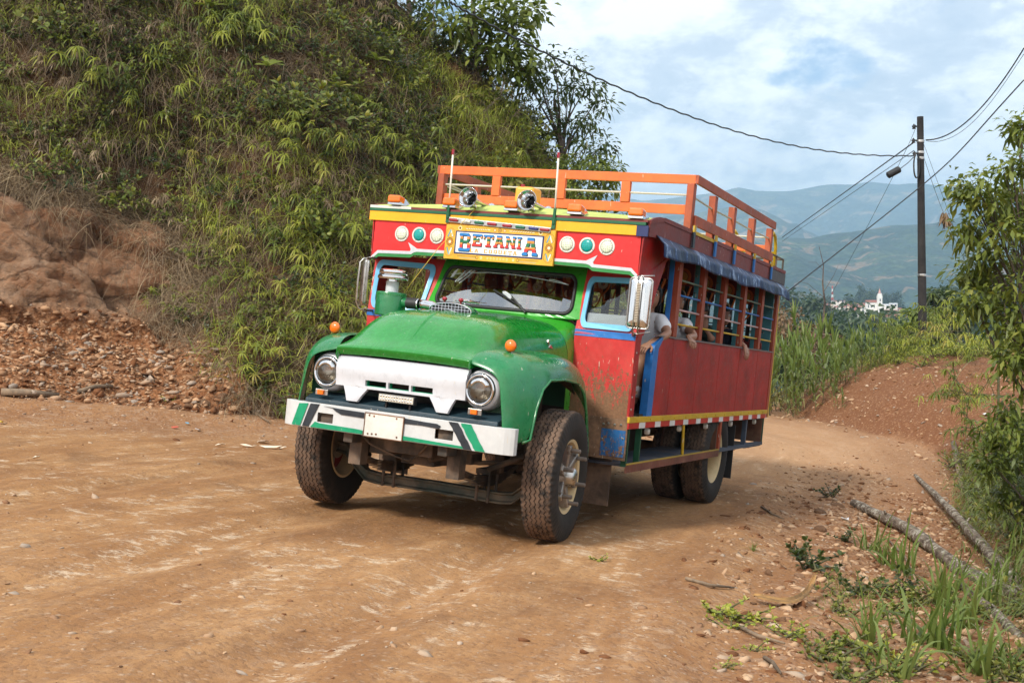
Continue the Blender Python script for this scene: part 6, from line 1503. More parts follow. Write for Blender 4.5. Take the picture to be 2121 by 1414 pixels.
dt_ = Lf(160); dt_.stem([(0,0,-1),(.02,0,1.2),(.10,0,2.2),(.02,0,2.9),(.05,0,3.6),(-.12,0,4.3)], .06, .008); dt_.stem([(.05,0,2.4),(-.5,.1,2.9),(-.9,.1,3.0)], .012, .004); dt_.stem([(.06,0,2.6),(.45,.1,3.2),(.6,0,3.6)], .012, .003); dt_.stem([(.04,0,3.4),(-.2,.1,3.7),(-.5,.1,3.7)], .009, .003)
x, y, z = px(1703, 660, 45); o = linkobj('bare_tree', dt_.mesh('bare_tree', [BARK, BARK]), loc=(x, y, z-1.6)); tag(o, 'bare crooked tree standing up in front of the mountains behind the bus', 'tree')
# forested ridge below the town and the line of trees above it
for i in range(64):
    u_ = 1585+i*9.2+rnd.uniform(-8, 8); far_ = i % 3 == 0; Y_ = 640+rnd.uniform(-60, 20) if far_ else 330+rnd.uniform(-80, 80)
    vt = (640 if far_ else 662)+rnd.uniform(-8, 14); vt = vt+(36 if 1715 < u_ < 1880 else 0)+(10 if far_ and 1725 < u_ < 1868 else 0)
    x, y, zt = px(u_, vt, Y_); H = 13+rnd.uniform(-3, 6)
    if i < 6: MESHT = None
    if i < 6:
        t = tree('ridge_tree', (x, y, zt-H), H, 1, [(rnd.uniform(-3,3), rnd.uniform(-2,2), H*rnd.uniform(.5,.9), rnd.uniform(2.2,3.2)) for _ in range(8)], L_DARK, 'dark green tree on the wooded ridge below the town', group='trees on the wooded ridge', seed=170+i, leaf=1.5, w=1.0, trunk_r=.35, per=22, clump=1.9, nleaf=22)
        if i == 0: RT = []
        RT.append(t)
    else:
        t = copy_tree(RT[i % 6]); t.location = (x, y, zt-H*.95); t.rotation_euler = (0, 0, rnd.uniform(0, 6.28)); t.scale = (rnd.uniform(.8, 1.3),)*3
for i, (u_, vt, w_, Y_) in enumerate([(1693,617,60,820),(1712,630,40,800),(1755,610,36,860),(1788,598,34,900),(1800,606,40,880),(1815,605,30,900),(1837,612,34,900),(1855,622,40,880),(1772,618,30,900),(1868,630,34,880)]):
    t = copy_tree(RT[i % 6]); x, y, zt = px(u_, vt, Y_); s_ = w_/FPX*Y_/13; t.scale = (s_, s_, s_*1.15); t.location = (x, y, zt-15.5*s_); tag(t, 'tall dark tree standing above the roofs of the town', 'tree', 'tall trees behind the town')
# ============================================================ ROADSIDE THINGS
def sweep(pts, r, n=8, mi=0): return MB().tube(pts, r, n, mi)
# power pole with fittings
YP = 30.; pb = px(1911, 717, YP); pt_ = px(1906, 242, YP); pole = empty('power_pole', pb)
tag(pole, 'dark weathered wooden power pole with cables on the right bank', 'power pole')
Hh = pt_[2]-pb[2]; lean = pt_[0]-pb[0]
PB = paint('pole_wood', (.020,.016,.015), .85, var=.5, bump=.5)
m = MB(); m.tube([(0,0,-.6),(0,0,.3),(lean*.5,0,Hh*.5),(lean,0,Hh)], [.112,.108,.092,.078], 12); m.build('post', PB, pole, smooth='auto')
def pz(v): return CAMH-(v-707)/FPX*YP-pb[2]
def pxx(u, v): return (u-1060.5)/FPX*YP-pb[0]
for v, du in ((262,-13),(291,-14),(318,-12)):
    m = MB(); x = pxx(1906+du, v); m.tube([(x+.14,0,pz(v)),(x,0,pz(v))], .02, 6); m.lathe((x,0,pz(v)-.07),(0,0,1),[(.0,0),(.05,.01),(.03,.04),(.055,.07),(.03,.1),(.0,.14)],12); m.build('insulator', BLK, pole, smooth=True)
m = MB()
for v in (293,316,328,570): m.lathe((lean*(pz(v)/Hh),0,pz(v)),(0,0,1),[(.094 if v < 500 else .106,-.03),(.097 if v < 500 else .109,0),(.094 if v < 500 else .106,.03)],14)
m.build('metal_strap', CHRD, pole)
m = MB(); cx_, cz_ = pxx(1895,345), pz(345)
for k in range(5): m.tube([(cx_+.07*math.cos(a), -.10-.012*k, cz_+.30*math.sin(a)) for a in np.linspace(0, 6.28, 22)], .012, 5)
m.build('cable_coil', BLK, pole)
BLW = plain('cable_black', (.012,.012,.013), .5)
def cable(name, pts, r, label, sag=0., twist=False):
    """pts: (u,v,Y) photo pixels at chosen depths; a catenary-like curve is drawn through them"""
    W3 = [Vector(px(*p)) for p in pts]; out = []
    if len(W3) == 2:
        for i in range(41): t = i/40; p = W3[0].lerp(W3[1], t); p.z -= sag*4*t*(1-t); out.append(p)
    else:
        ts = np.linspace(0, 1, len(W3)); q = np.linspace(0, 1, 60); C3 = [np.interp(q, ts, [w[k] for w in W3]) for k in range(3)]
        A = [np.polyfit(ts, [w[k] for w in W3], min(3, len(W3)-1)) for k in range(3)]; out = [Vector([np.polyval(a, t) for a in A]) for t in q]
    m = MB(); r *= .78
    if twist:
        n_ = 260; P_ = []
        for i in range(n_):
            t = i/(n_-1)*(len(out)-1); k = min(int(t), len(out)-2); p = out[k].lerp(out[k+1], t-k); a = i*.9; P_.append(p+Vector((0, math.cos(a), math.sin(a)))*r*.55)
        m.tube(P_, r, 5)
    else: m.tube(out, r, 5)
    o = m.build(name, BLW, smooth=True); tag(o, label, 'cable'); return o
cable('overhead_cable', [(920,0,15),(1020,52,16.5),(1150,120,18.5),(1285,180,21),(1440,247,24),(1600,295,27),(1750,317,29),(1890,322,29.9)], .020, 'thick twisted black cable sagging across the sky above the bus to the pole', twist=True)
cable('overhead_cable', [(1893,295,30),(1620,492,60)], .022, 'black cable from the pole top down to behind the rear of the roof rack')
cable('overhead_cable', [(1893,312,30),(1620,500,62)], .012, 'thin cable running just below the one from the pole top to the bus rear')
cable('overhead_cable', [(1626,608,26),(1905,388,29.8),(2000,300,27),(2121,166,24)], .018, 'straight black cable crossing behind the pole from the bus rear to the right edge')
cable('overhead_cable', [(1918,290,30),(1990,262,29),(2060,190,28),(2121,100,27)], .020, 'upper curved black cable from the pole to the right edge')
cable('overhead_cable', [(1918,292,30),(1995,270,29),(2064,196,28),(2121,112,27)], .008, 'thin grey wire just under the upper curved cable at right')
cable('guy_wire', [(1893,262,30),(1860,345,31),(1722,610,36)], .007, 'thin wire from the pole top slanting down left behind the black cable drum')
cable('guy_wire', [(1906,300,30),(1950,430,30),(2002,545,29)], .007, 'thin wire from the pole slanting down right towards the dry leaf')
cable('guy_wire', [(1914,300,30),(1970,455,30),(1985,500,29.5)], .006, 'short thin wire hanging right of the pole')
m = MB(); a = Vector(px(1838,364,30)); b = Vector(px(1864,350,30)); d = b-a; m.tube([a, a+d*.05, a+d*.95, b], [.06,.085,.085,.06], 14)
for k in range(10): m.tube([a+d*(.08+.09*k), a+d*(.10+.09*k)], .090, 12)
for v in (348, 352): m.tube([a+d, Vector(px(1880,338,30)), Vector(px(1896,322,30))], .010, 5)
o = m.build('cable_splice_drum', BLK, smooth='auto'); tag(o, 'black cylindrical splice case hanging from cables left of the pole', 'splice case')
# hanging dry leaf and its cable on the right
Yd = 14.; l = Lf(7); c0 = np.array(px(1958,446,Yd)); n = 26; rs = l.rs
l.blades(np.repeat([c0], n, 0)+rs.randn(n, 3)*.015, np.stack([rs.randn(n)*.35, rs.randn(n)*.5, -np.ones(n)*.6], -1), .12+.05*rs.rand(n), .03, .2, 5, 'lance', roll=2.5)
l.stem([px(1972,440,Yd), c0, c0-np.array([0,0,.04])], .004, .004)
o = linkobj('dry_leaf_bunch', l.mesh('dry_leaf_bunch', [LDEAD, TWIG])); tag(o, 'bunch of curled dead leaves hanging beside the roadside tree', 'leaf bunch')
# ---- the town
def gz_pt(u, v, Y): return Vector(px(u, v, Y))
YT = 700.
WALLS = [paint('town_white', srgb(226,218,206), .8, var=.08), paint('town_cream', srgb(206,186,158), .8, var=.1), paint('town_brick', srgb(170,110,84), .85, var=.15), paint('town_mint', srgb(176,196,166), .8, var=.1)]
TILE = paint('town_tile', srgb(150,92,72), .85, var=.25); TIN = paint('town_tin', srgb(188,190,192), .6, var=.1); WIN = plain('town_window', (.03,.035,.04), .3)
rt = random.Random(4)
def house(u, vt, w_px, h_px, Y, wall, roofm, label, floors=1):
    c = gz_pt(u, vt+h_px, Y); w = w_px/FPX*Y; h = h_px/FPX*Y; dp = w*.8; o = empty('town_house', c); o.rotation_euler = (0,0,rt.uniform(-.3,.3)); tag(o, label, 'house', 'houses of the far town')
    m = MB(); m.bb(-w/2,w/2,-dp/2,dp/2,-8,h*.78); m.build('wall', wall, o)
    m = MB(); m.prism([(-w*.54,-dp*.56,h*.78),(-w*.54,0,h*1.05),(-w*.54,dp*.56,h*.78)], (w*1.08,0,0)); m.build('roof', roofm, o)
    n = max(2, int(w/3.2))
    for f in range(floors):
        for i in range(n):
            x = -w/2+w*(i+.5)/n; z = h*.78*(f+.35)/floors; m = MB(); m.bb(x-.5,x+.5,-dp/2-.06,-dp/2+.1,z,z+1.3); m.build('window', WIN, o)
    return o
specs = [(1740,634,22,12,0,0),(1757,630,20,14,1,0),(1770,634,18,12,2,0),(1752,642,26,12,2,0),(1780,628,20,14,1,0),(1792,632,22,16,0,0),(1768,644,22,10,0,0),(1806,634,20,14,0,1),(1790,646,26,12,1,1),(1838,630,22,14,0,1),(1845,642,24,12,2,0),(1815,646,24,12,3,0),(1829,650,26,12,3,1),(1800,654,22,10,2,0),(1850,628,16,10,0,1),(1730,640,16,10,1,0),(1860,638,16,10,1,0),(1840,655,20,10,0,0),(1700,634,14,8,0,0),(1880,655,18,9,1,0),(1935,648,18,9,0,0),(1950,655,16,8,1,1),(1975,652,14,8,2,0),(1722,628,18,7,1,0),(1738,622,20,6,0,0),(1712,630,14,7,2,0)]
cols_ = ['white walled','cream walled','brick coloured','pale green walled']
for i, (u_, v_, w_, h_, wc, rc) in enumerate(specs):
    Y_ = YT+rt.uniform(-25, 35)-(v_-640)*1.5
    where = 'left of the church' if u_ < 1800 else ('beside the church' if u_ < 1865 else 'right of the power pole')
    lab = '%s house with a %s roof in the far town %s' % (cols_[wc], 'tin' if rc else 'tiled', where)
    o = house(u_, v_, w_, h_, Y_, WALLS[wc], TIN if rc else TILE, lab, 2 if h_ > 12 else 1); o['group'] = lab.replace('house','houses')
c = gz_pt(1822, 640, 690); ch = empty('church', c); tag(ch, 'white church with a tall pointed bell tower in the far town', 'church')
k = 690/FPX
WC = paint('church_white', srgb(234,230,222), .75, var=.05)
m = MB(); m.bb(-26*k,0,4*k,14*k,-10*k,14*k); m.bb(-4*k,14*k,3*k,12*k,-10*k,10*k); m.build('nave', WC, ch)
m = MB(); m.prism([(-27*k,3*k,14*k),(-27*k,9*k,19*k),(-27*k,15*k,14*k)], (28*k,0,0)); m.build('roof', TILE, ch)
m = MB(); m.bb(-4.5*k,4.5*k,-4*k,4.5*k,-10*k,24*k); m.bb(-5*k,5*k,-4.5*k,5*k,24*k,25*k); m.bb(-3.5*k,3.5*k,-3*k,3.5*k,25*k,32*k)
for x in (-4,4):
    for y in (-3.5,4): m.tube([(x*k,y*k,24*k),(x*k,y*k,31*k)], [.6*k,.1*k], 6)
tw = m.build('bell_tower', WC, ch)
m = MB(); m.tube([(0,0,32*k),(0,0,44*k)], [3.2*k,.05*k], 8); m.tube([(0,0,44*k),(0,0,47*k)], .2*k, 4); m.build('spire', paint('spire_pink', srgb(196,150,140), .7), tw)
for z in (8,16): m = MB(); m.bb(-1.2*k,1.2*k,-4.1*k,-3.9*k,z*k,(z+5)*k); m.build('belfry_opening', WIN, tw)
for x in (-22,-16,-10): m = MB(); m.bb((x-1)*k,(x+1)*k,3.8*k,4.2*k,3*k,9*k); m.build('window', WIN, ch)
c = gz_pt(1724, 640, 780); k = 780/FPX; mt = empty('telecom_mast', c); tag(mt, 'red and white banded lattice mast left of the town', 'mast')
MR, MW = paint('mast_red', srgb(196,70,56), .6), paint('mast_white', srgb(230,228,224), .6)
for i in range(8):
    m = MB(); w0 = (2.0-.17*i)*k; w1 = (2.0-.17*(i+1))*k; z0 = i*6*k; z1 = (i+1)*6*k
    for sx, sy in ((-1,-1),(1,-1),(1,1),(-1,1)): m.tube([(sx*w0,sy*w0,z0),(sx*w1,sy*w1,z1)], .32*k, 4)
    for a, b in (((-1,-1),(1,-1)),((1,1),(-1,1)),((1,-1),(1,1)),((-1,1),(-1,-1))): m.tube([(a[0]*w0,a[1]*w0,z0),(b[0]*w1,b[1]*w1,z1)], .22*k, 4); m.tube([(b[0]*w0,b[1]*w0,z0),(a[0]*w1,a[1]*w1,z1)], .22*k, 4)
    m.build('mast_section', MR if i % 2 else MW, mt)
# ---- stones, logs, sticks, litter
def stone_mesh(seed, flatk=.6):
    bm = bmesh.new(); bmesh.ops.create_icosphere(bm, subdivisions=2, radius=1.); r = random.Random(seed)
    cuts = [(Vector((r.gauss(0,1), r.gauss(0,1), r.gauss(0,1))).normalized(), r.uniform(.45,.85)) for _ in range(9)]
    for v in bm.verts:
        p = v.co.copy()
        for n, d in cuts:
            k_ = p.dot(n)-d
            if k_ > 0: p -= n*k_
        p += p.normalized()*(mnoise.noise(p*2.3+Vector((seed,0,0)))*.12); v.co = Vector((p.x*1.25, p.y, p.z*flatk))
    me = bpy.data.meshes.new('stone'); bm.to_mesh(me); bm.free(); return me
def N_mid(a, b): return tuple((x+y)/2 for x, y in zip(a, b))
def stonemat(name, c0, c1):
    m, nt, out = newmat(name); N = NT(nt); tc = N.n('TexCoord').outputs['Object']; oi = N.n('ObjectInfo').outputs['Random']; at = N.n('Attribute', attribute_name='tint').outputs['Fac']
    n = N.noise(tc, 2.5, 5, .65); k = N.math('ADD', N.math('MULTIPLY', n, .35), N.math('MULTIPLY', N.math('ADD', N.math('MULTIPLY', oi, .35), at), .62))
    d0 = tuple(q*.55 for q in c0); gy = (sum(c1)/3*.86, sum(c1)/3*.72, sum(c1)/3*.60)
    cc = N.ramp(k, [(.12, d0), (.36, c0), (.55, N_mid(c0, c1)), (.72, c1), (.86, gy), (.97, tuple(min(1, q*1.3+.05) for q in c1))])
    N.l(N.pbsdf(cc, .92, spec=.15, normal=N.bump(n, .4, .05)), out.inputs[0]); return m
ST = stonemat('stone', (.19,.105,.06), (.50,.36,.25))
sm = [stone_mesh(i, .35+.12*(i % 4)) for i in range(6)]
for me in sm: me.materials.append(ST)
def np_of(me):
    v = np.empty(len(me.vertices)*3); me.vertices.foreach_get('co', v); f = np.empty(len(me.polygons)*3, int); me.polygons.foreach_get('vertices', f) if False else None
    me.calc_loop_triangles(); f = np.empty(len(me.loop_triangles)*3, int); me.loop_triangles.foreach_get('vertices', f); return v.reshape(-1, 3), f.reshape(-1, 3)
chip = []
for i in range(8):
    bm = bmesh.new(); bmesh.ops.create_icosphere(bm, subdivisions=1, radius=1.); r = random.Random(50+i)
    cuts = [(Vector((r.gauss(0,1), r.gauss(0,1), r.gauss(0,1))).normalized(), r.uniform(.25,.7)) for _ in range(6)]; ax_ = (r.uniform(1.0,1.9), r.uniform(.6,1.1), r.uniform(.35,.8))
    for v in bm.verts:
        p = v.co.copy()
        for n_, d_ in cuts:
            k_ = p.dot(n_)-d_
            if k_ > 0: p -= n_*k_
        v.co = Vector((p.x*ax_[0], p.y*ax_[1], p.z*ax_[2]))*1.25
    me = bpy.data.meshes.new('c'); bm.to_mesh(me); bm.free(); chip.append(np_of(me))
def gravel(name, P_, S_, rs, mat, label, N_=None):
    V=[];F=[];T=[];off=0
    for p, s_ in zip(P_, S_):
        v, f = chip[rs.randint(8)]; a = rs.rand()*6.28; ca, sa = math.cos(a), math.sin(a); b = rs.randn()*.35; cb_, sb_ = math.cos(b), math.sin(b)
        R_ = np.array([[ca,-sa,0],[sa,ca,0],[0,0,1]]) @ np.array([[cb_,0,sb_],[0,1,0],[-sb_,0,cb_]]); V.append((v*s_) @ R_.T+p); F.append(f+off); T.append(np.full(len(v), rs.rand())); off += len(v)
    me = np_mesh(name, np.concatenate(V), np.concatenate(F), 3, mat, smooth=False); at = me.attributes.new('tint','FLOAT','POINT'); at.data.foreach_set('value', np.concatenate(T).astype(np.float32))
    o = linkobj(name, me); tag(o, label, 'gravel', kind='stuff'); return o
GRV = stonemat('gravel_chips', (.17,.072,.032), (.50,.33,.20))
rs = np.random.RandomState(201)
n = 30000; gx_ = rs.rand(n)*16-7; gy_ = 3.5+rs.rand(n)**1.3*16
d1 = polydist(RB, gx_, gy_)[0]; d2 = polydist(HB, gx_, gy_)[0]
den = .10+.9*sstep(d1, 2.9, 1.3)+.8*sstep(d2, -2.2, -.5)+.12*sstep(gy_, 9, 5); keep = (rs.rand(n) < den) & (d2 < .6) & (d1 > -2.5)
gx_, gy_ = gx_[keep], gy_[keep]; gz_ = ground_z(gx_, gy_); s_ = .0035+.010*rs.rand(len(gx_))**2.5+(.026*rs.rand(len(gx_))**12)
gravel('road_gravel', np.stack([gx_, gy_, gz_], -1), s_, rs, GRV, 'small loose stones scattered over the dirt road and its verges')
n = 26000; gx_ = 1.0+rs.rand(n)*4.2; gy_ = 4.5+rs.rand(n)*13; d1 = polydist(RB, gx_, gy_)[0]; keep = (d1 > -.8) & (rs.rand(n) < sstep(d1, 2.6, .9)*(.3+1.2*(fbm(gx_*1.1, gy_*1.1, 3)+.35))); gx_, gy_ = gx_[keep], gy_[keep]
s_ = .007+.042*rs.rand(len(gx_))**3.4; gravel('verge_rubble', np.stack([gx_, gy_, ground_z(gx_, gy_)-s_*.15], -1), s_, rs, GRV, 'orange and cream stone rubble along the right verge of the road')
# scree on the left slope
p_ = areaf*vis*scf; i_ = rs.choice(len(p_), 8500, p=p_/p_.sum()); s_ = .006+.015*rs.rand(8500)+.06*rs.rand(8500)**11; gravel('scree_stones', flat[i_]+rs.randn(8500, 3)*.02, s_, rs, stonemat('scree_chips', (.17,.07,.030), (.50,.31,.18)), 'broken orange brown stones heaped at the foot of the rock face')
bk_ = rs.rand(5000, 2)*[9, 14]+[4.4, 14]; d1 = polydist(RB, bk_[:, 0], bk_[:, 1])[0]; bk_ = bk_[(d1 < .5) & (d1 > -1.9)]; gravel('bank_stones', np.stack([bk_[:, 0], bk_[:, 1], ground_z(bk_[:, 0], bk_[:, 1])], -1), .012+.035*rs.rand(len(bk_))**3, rs, GRV, 'pale stones studding the red earth of the right bank')
def on_ground(u, v, guess=10.):
    """where the photo ray meets the land"""
    Yq = np.arange(3.5, 34, .02); Xq = (u-1060.5)/FPX*Yq; Zq = CAMH-(v-707)/FPX*Yq; g_ = ground_z(Xq, Yq); k_ = np.argmax(Zq < g_); return Vector((Xq[k_], Yq[k_], g_[k_]))
def on_land(u, v):
    """nearest land point on hill or ground behind this pixel"""
    d = (cu-u)**2+(cvv-v)**2+flat[:, 1]*.0; k_ = np.argmin(d+np.where(facing, 0, 1e6)); g_ = on_ground(u, v)
    return Vector(flat[k_]) if (d[k_] < 900 and flat[k_][1] < g_.y+.3) else g_
STL = {}
for i, (u_, v_, w_, lab) in enumerate([(430,832,26,'pale angular boulder at the foot of the scree'),(360,846,20,'pinkish stone left of the pale boulder at the scree foot'),(385,846,24,'orange grey stone between two others at the scree foot'),(455,822,22,'brown stone just behind the pale boulder of the scree'),(68,668,34,'cream and grey stone high on the left scree'),(92,676,30,'leaning pink stone on the left scree beside the cream one'),(310,780,34,'flat pinkish stone in the middle of the scree'),(375,738,18,'dark stone below the yellow earth patch'),(410,645,30,'brown rock under the vegetation edge'),(520,850,26,'grey stone under the dry bushes near the bus'),(560,870,30,'dark rock at the hill foot left of the bumper'),
      (1688,1345,30,'grey blocky stone at the bottom of the verge'),(1590,1228,24,'tan stone on the verge above the dried banana leaf'),(1655,1195,22,'rust coloured stone on the right verge'),(1590,1190,22,'upright pinkish flake on the right verge'),(1617,1285,22,'whitish stone below the dried banana leaf'),(1860,1300,20,'flat stone in the grass of the verge'),(1700,1062,30,'cream slab near the upper log end'),(1735,1048,26,'orange slab beside the upper log end'),(1900,1065,22,'reddish stone between the two long logs'),(250,1381,10,'small dark stone alone on the road at the lower left'),(1700,1098,26,'pale slab on the rubble'),(1630,1095,18,'tan flake on the rubble'),(1560,1250,16,'small brown stone by the ground plants')]):
    p = on_land(u_, v_); o = linkobj('stone', sm[i % 6]); s_ = w_/2/FPX*p.y; o.location = p+Vector((0,0,s_*.15)); o.scale = (s_, s_, s_*(1.2 if 'upright' in lab else .95)); o.rotation_euler = (rnd.uniform(-.3,.3), rnd.uniform(-.3,.3)+(.9 if 'leaning' in lab or 'upright' in lab else 0), rnd.uniform(0,6)); tag(o, lab, 'stone')
def logmat():
    m, nt, out = newmat('lichen_log'); N = NT(nt); tc = N.n('TexCoord').outputs['Object']
    a = N.noise(tc, 9., 5, .7); b = N.noise(tc, 38., 4, .7); st = N.noise(N.scale(tc, 30, 5, 30), 1., 5, .7, .5)
    col = N.ramp(N.math('ADD', N.math('MULTIPLY', st, .6), N.math('MULTIPLY', a, .4)), [(.36, (.06,.045,.035)), (.5, (.17,.13,.10)), (.62, (.30,.25,.20))])
    col = N.mix(N.math('MULTIPLY', N.step(N.math('ADD', N.math('MULTIPLY', a, .5), N.math('MULTIPLY', b, .5)), .515, .56), .85), col, (.46,.43,.36))
    col = N.mix(N.math('MULTIPLY', N.step(N.noise(tc, 14., 4, .7), .60, .66), .5), col, (.20,.22,.12))
    N.l(N.pbsdf(col, .92, spec=.15, normal=N.bump(N.math('ADD', st, b), .9, .02)), out.inputs[0]); return m
LOG = logmat()
def log(uvs, r0, r1, label, name='log', mat=None, lift=.3):
    P_ = [on_ground(u, v) for u, v in uvs]; out = []
    for i in range(len(P_)-1):
        for k_ in range(6): out.append(P_[i].lerp(P_[i+1], k_/6))
    out.append(P_[-1]); n = len(out); rr = [r0+(r1-r0)*i/(n-1) for i in range(n)]; a, b = out[0], out[-1]
    q = []
    for i, p in enumerate(out):
        base = float(ground_z(np.array([p.x]), np.array([p.y]))[0]); t = i/(n-1); z = max(base+rr[i]*lift, a.z*(1-t)+b.z*t+rr[i]*lift); q.append(Vector((p.x+rnd.uniform(-1,1)*rr[i]*.15, p.y, z)))
    m = MB(); m.tube(q, [r*(1+rnd.uniform(-.16,.16)) for r in rr], 14)
    for _ in range(3):
        k_ = rnd.randrange(2, n-2); p = q[k_]; m.tube([p, p+Vector((rnd.uniform(-1,1), rnd.uniform(-.4,.4), 1)).normalized()*rr[k_]*1.9], [rr[k_]*.35, rr[k_]*.2], 6)
    o = m.build(name, mat or LOG, smooth='auto', angle=50); tag(o, label, 'log'); return o
log([(1895,985),(1960,1075),(2040,1160),(2121,1235)], .026, .068, 'long grey lichened log with a splintered tip, the farther of the parallel two')
log([(1770,1046),(1880,1110),(1990,1190),(2110,1240)], .060, .066, 'lichen covered log with a blunt sawn end, the nearer of the parallel two')
log([(1985,1212),(2050,1262),(2112,1322)], .038, .034, 'short weathered grey plank like log at the lower right')
SW = paint('stick_wood', (.22,.155,.10), .85, var=.4)
def stick(uvs, r, label, mat=None):
    P_ = [on_land(u, v)+Vector((0,0,r*1.2+rnd.uniform(0,.01))) for u, v in uvs]; o = MB().tube(P_, [r]*(len(P_)-1)+[r*.6], 6).build('stick', mat or SW, smooth=True); tag(o, label, 'stick')
stick([(1525,1300),(1570,1325),(1625,1342)], .012, 'bent brown stick on the verge near the dried banana leaf'); stick([(1583,1370),(1600,1380),(1617,1402)], .012, 'short stick at the very bottom of the verge')
stick([(1420,1203),(1470,1218),(1520,1222)], .012, 'dark stick lying at the edge of the road'); stick([(1577,1052),(1600,1068),(1623,1078)], .012, 'thin stick on the leaf litter behind the ground plants')
stick([(165,815),(200,808),(228,804)], .03, 'thick brown stick at the foot of the scree'); stick([(5,822),(60,826),(118,828)], .05, 'old rotten branch at the left edge below the scree'); stick([(500,838),(530,862),(556,878)], .02, 'brown stick leaning on the hill foot left of the bus'); stick([(60,690),(80,699),(104,708)], .015, 'straight stick on the left scree')
stick([(1838,1120),(1875,1160),(1915,1245)], .010, 'thin dark twig arching among the verge grass'); stick([(1975,925),(1990,1000),(2010,1050)], .045, 'dead dark stump leaning on the right bank')
# dried banana leaf strip, litter
l = MB(); P_ = [on_ground(u, v) for u, v in ((1560,1248),(1590,1254),(1620,1258),(1650,1258),(1675,1250),(1690,1232))]; hts = (.03,.03,.02,.03,.06,.13)
rows = []
for p, h_ in zip(P_, hts): rows.append([p+Vector((0,.055,h_+.03)), p+Vector((0,.02,h_)), p+Vector((0,-.01,h_+.03)), p+Vector((0,-.05,h_+.012))])
l.grid(rows); o = l.build('dry_banana_leaf', paint('banana_leaf', srgb(150,112,62), .75, var=.45), smooth=True, subsurf=2, solid=.004); tag(o, 'curled tan strip of dried banana leaf on the verge', 'dry leaf')
def scrap(u, v, w_px, h_px, col, label, cat='litter', n=6, lift=.02):
    p = on_land(u, v); s_ = FPX/p.y; m = MB(); pts = [(math.cos(a)*w_px/2/s_*rnd.uniform(.7,1.1), math.sin(a)*h_px/s_*1.6*rnd.uniform(.7,1.1), lift+rnd.uniform(-.01,.02)) for a in np.linspace(0, 6.28, n+1)[:-1]]
    m.poly([p+Vector(q) for q in pts]); o = m.build('scrap' if cat == 'litter' else 'paper', plain('scrap_'+label[:14].replace(' ','_'), col, .6), solid=.004); tag(o, label, cat)
scrap(545,918,30,10,srgb(232,222,206),'whitish folded paper scrap standing up on the road edge left of the bus','litter')
for u_, v_, w_, lab in ((515,926,34,'flat cream plaster piece left of the folded scrap'),(560,929,50,'long flat white plaster piece in front of the folded scrap'),(456,925,22,'small flat cream piece at the left of the plaster scraps'),(585,931,20,'small white chip nearest the front wheel of the bus')): scrap(u_, v_, w_, 4, srgb(222,208,186), lab)
scrap(1750,1078,22,8,srgb(220,222,226),'crumpled white wrapper beside the upper log end'); scrap(148,706,12,8,srgb(190,50,50),'round red plastic lid on the scree'); scrap(410,893,14,7,srgb(190,190,192),'grey wrapper on the road edge below the scree'); scrap(388,880,10,4,srgb(110,170,200),'blue scrap near the grey wrapper')
scrap(362,888,18,5,srgb(190,90,70),'red brown flat scrap on the road edge'); scrap(2,878,12,6,srgb(200,170,60),'yellow wrapper at the left edge of the photo'); scrap(2035,1078,22,10,srgb(216,214,208),'white rag by the far log on the bank'); scrap(75,953,20,4,srgb(220,210,190),'small white scrap on the open road at left')
scrap(2045,860,10,12,srgb(225,225,225),'white flower like rag hanging in the right bank foliage')
# ---- verge plants
gtm = [tuft_proto(s, 22, (.45,.85), .026, (50,86), .55, .05, 7, .45).mesh('grass_clump', [L_CANE, STEM]) for s in (211, 212, 213)]
for i, (u_, v_, s_, lab) in enumerate([(1800,1140,.62,'upright green grass clump by the blunt log end'),(1835,1170,.55,'green grass clump leaning over the nearer log'),(1945,1250,.85,'tall grass clump between the two long logs'),(1965,1220,.6,'green grass tuft right on top of the nearer log'),(2085,1225,.8,'grass clump with broad blades at the right edge by the logs'),(1797,1325,.7,'slender grass clump with one tall spike in the lower verge'),(1905,1335,.85,'broad bladed grass clump in front of the nearer log'),(1955,1345,.8,'dense grass clump right of the broad bladed one'),(2030,1395,.8,'grass clump at the bottom right corner'),(2100,1390,.7,'grass clump at the extreme bottom right'),(1870,1190,.8,'arching grass clump in the gap between the nearer log and the twig'),(2000,1300,.85,'arching grass clump beside the short grey log'),(1850,1400,.7,'grass clump at the bottom edge below the slender grass'),(2050,1250,.7,'grass clump behind the short grey log'),(1560,1140,.2,'tiny grass sprig on the rubble'),(2105,1110,.6,'grass hanging over the bank at the right edge')]):
    p = on_ground(u_, v_); o = linkobj('grass_clump', gtm[i % 3], loc=p+Vector((0,0,-.02))); o.scale = (s_*1.45,)*3; o.rotation_euler = (0,0,i*2.1); tag(o, lab, 'grass clump')
wd = [shrub_proto(s, 9, .26, .055, .036, 'ovate', 8, (15,60), .3).mesh('ground_plant', [L_DARK, STEM]) for s in (221, 222)]; wl = [shrub_proto(s, 9, .18, .04, .026, 'ovate', 8, (8,45), .3).mesh('ground_plant', [L_LIME, STEM]) for s in (223, 224)]
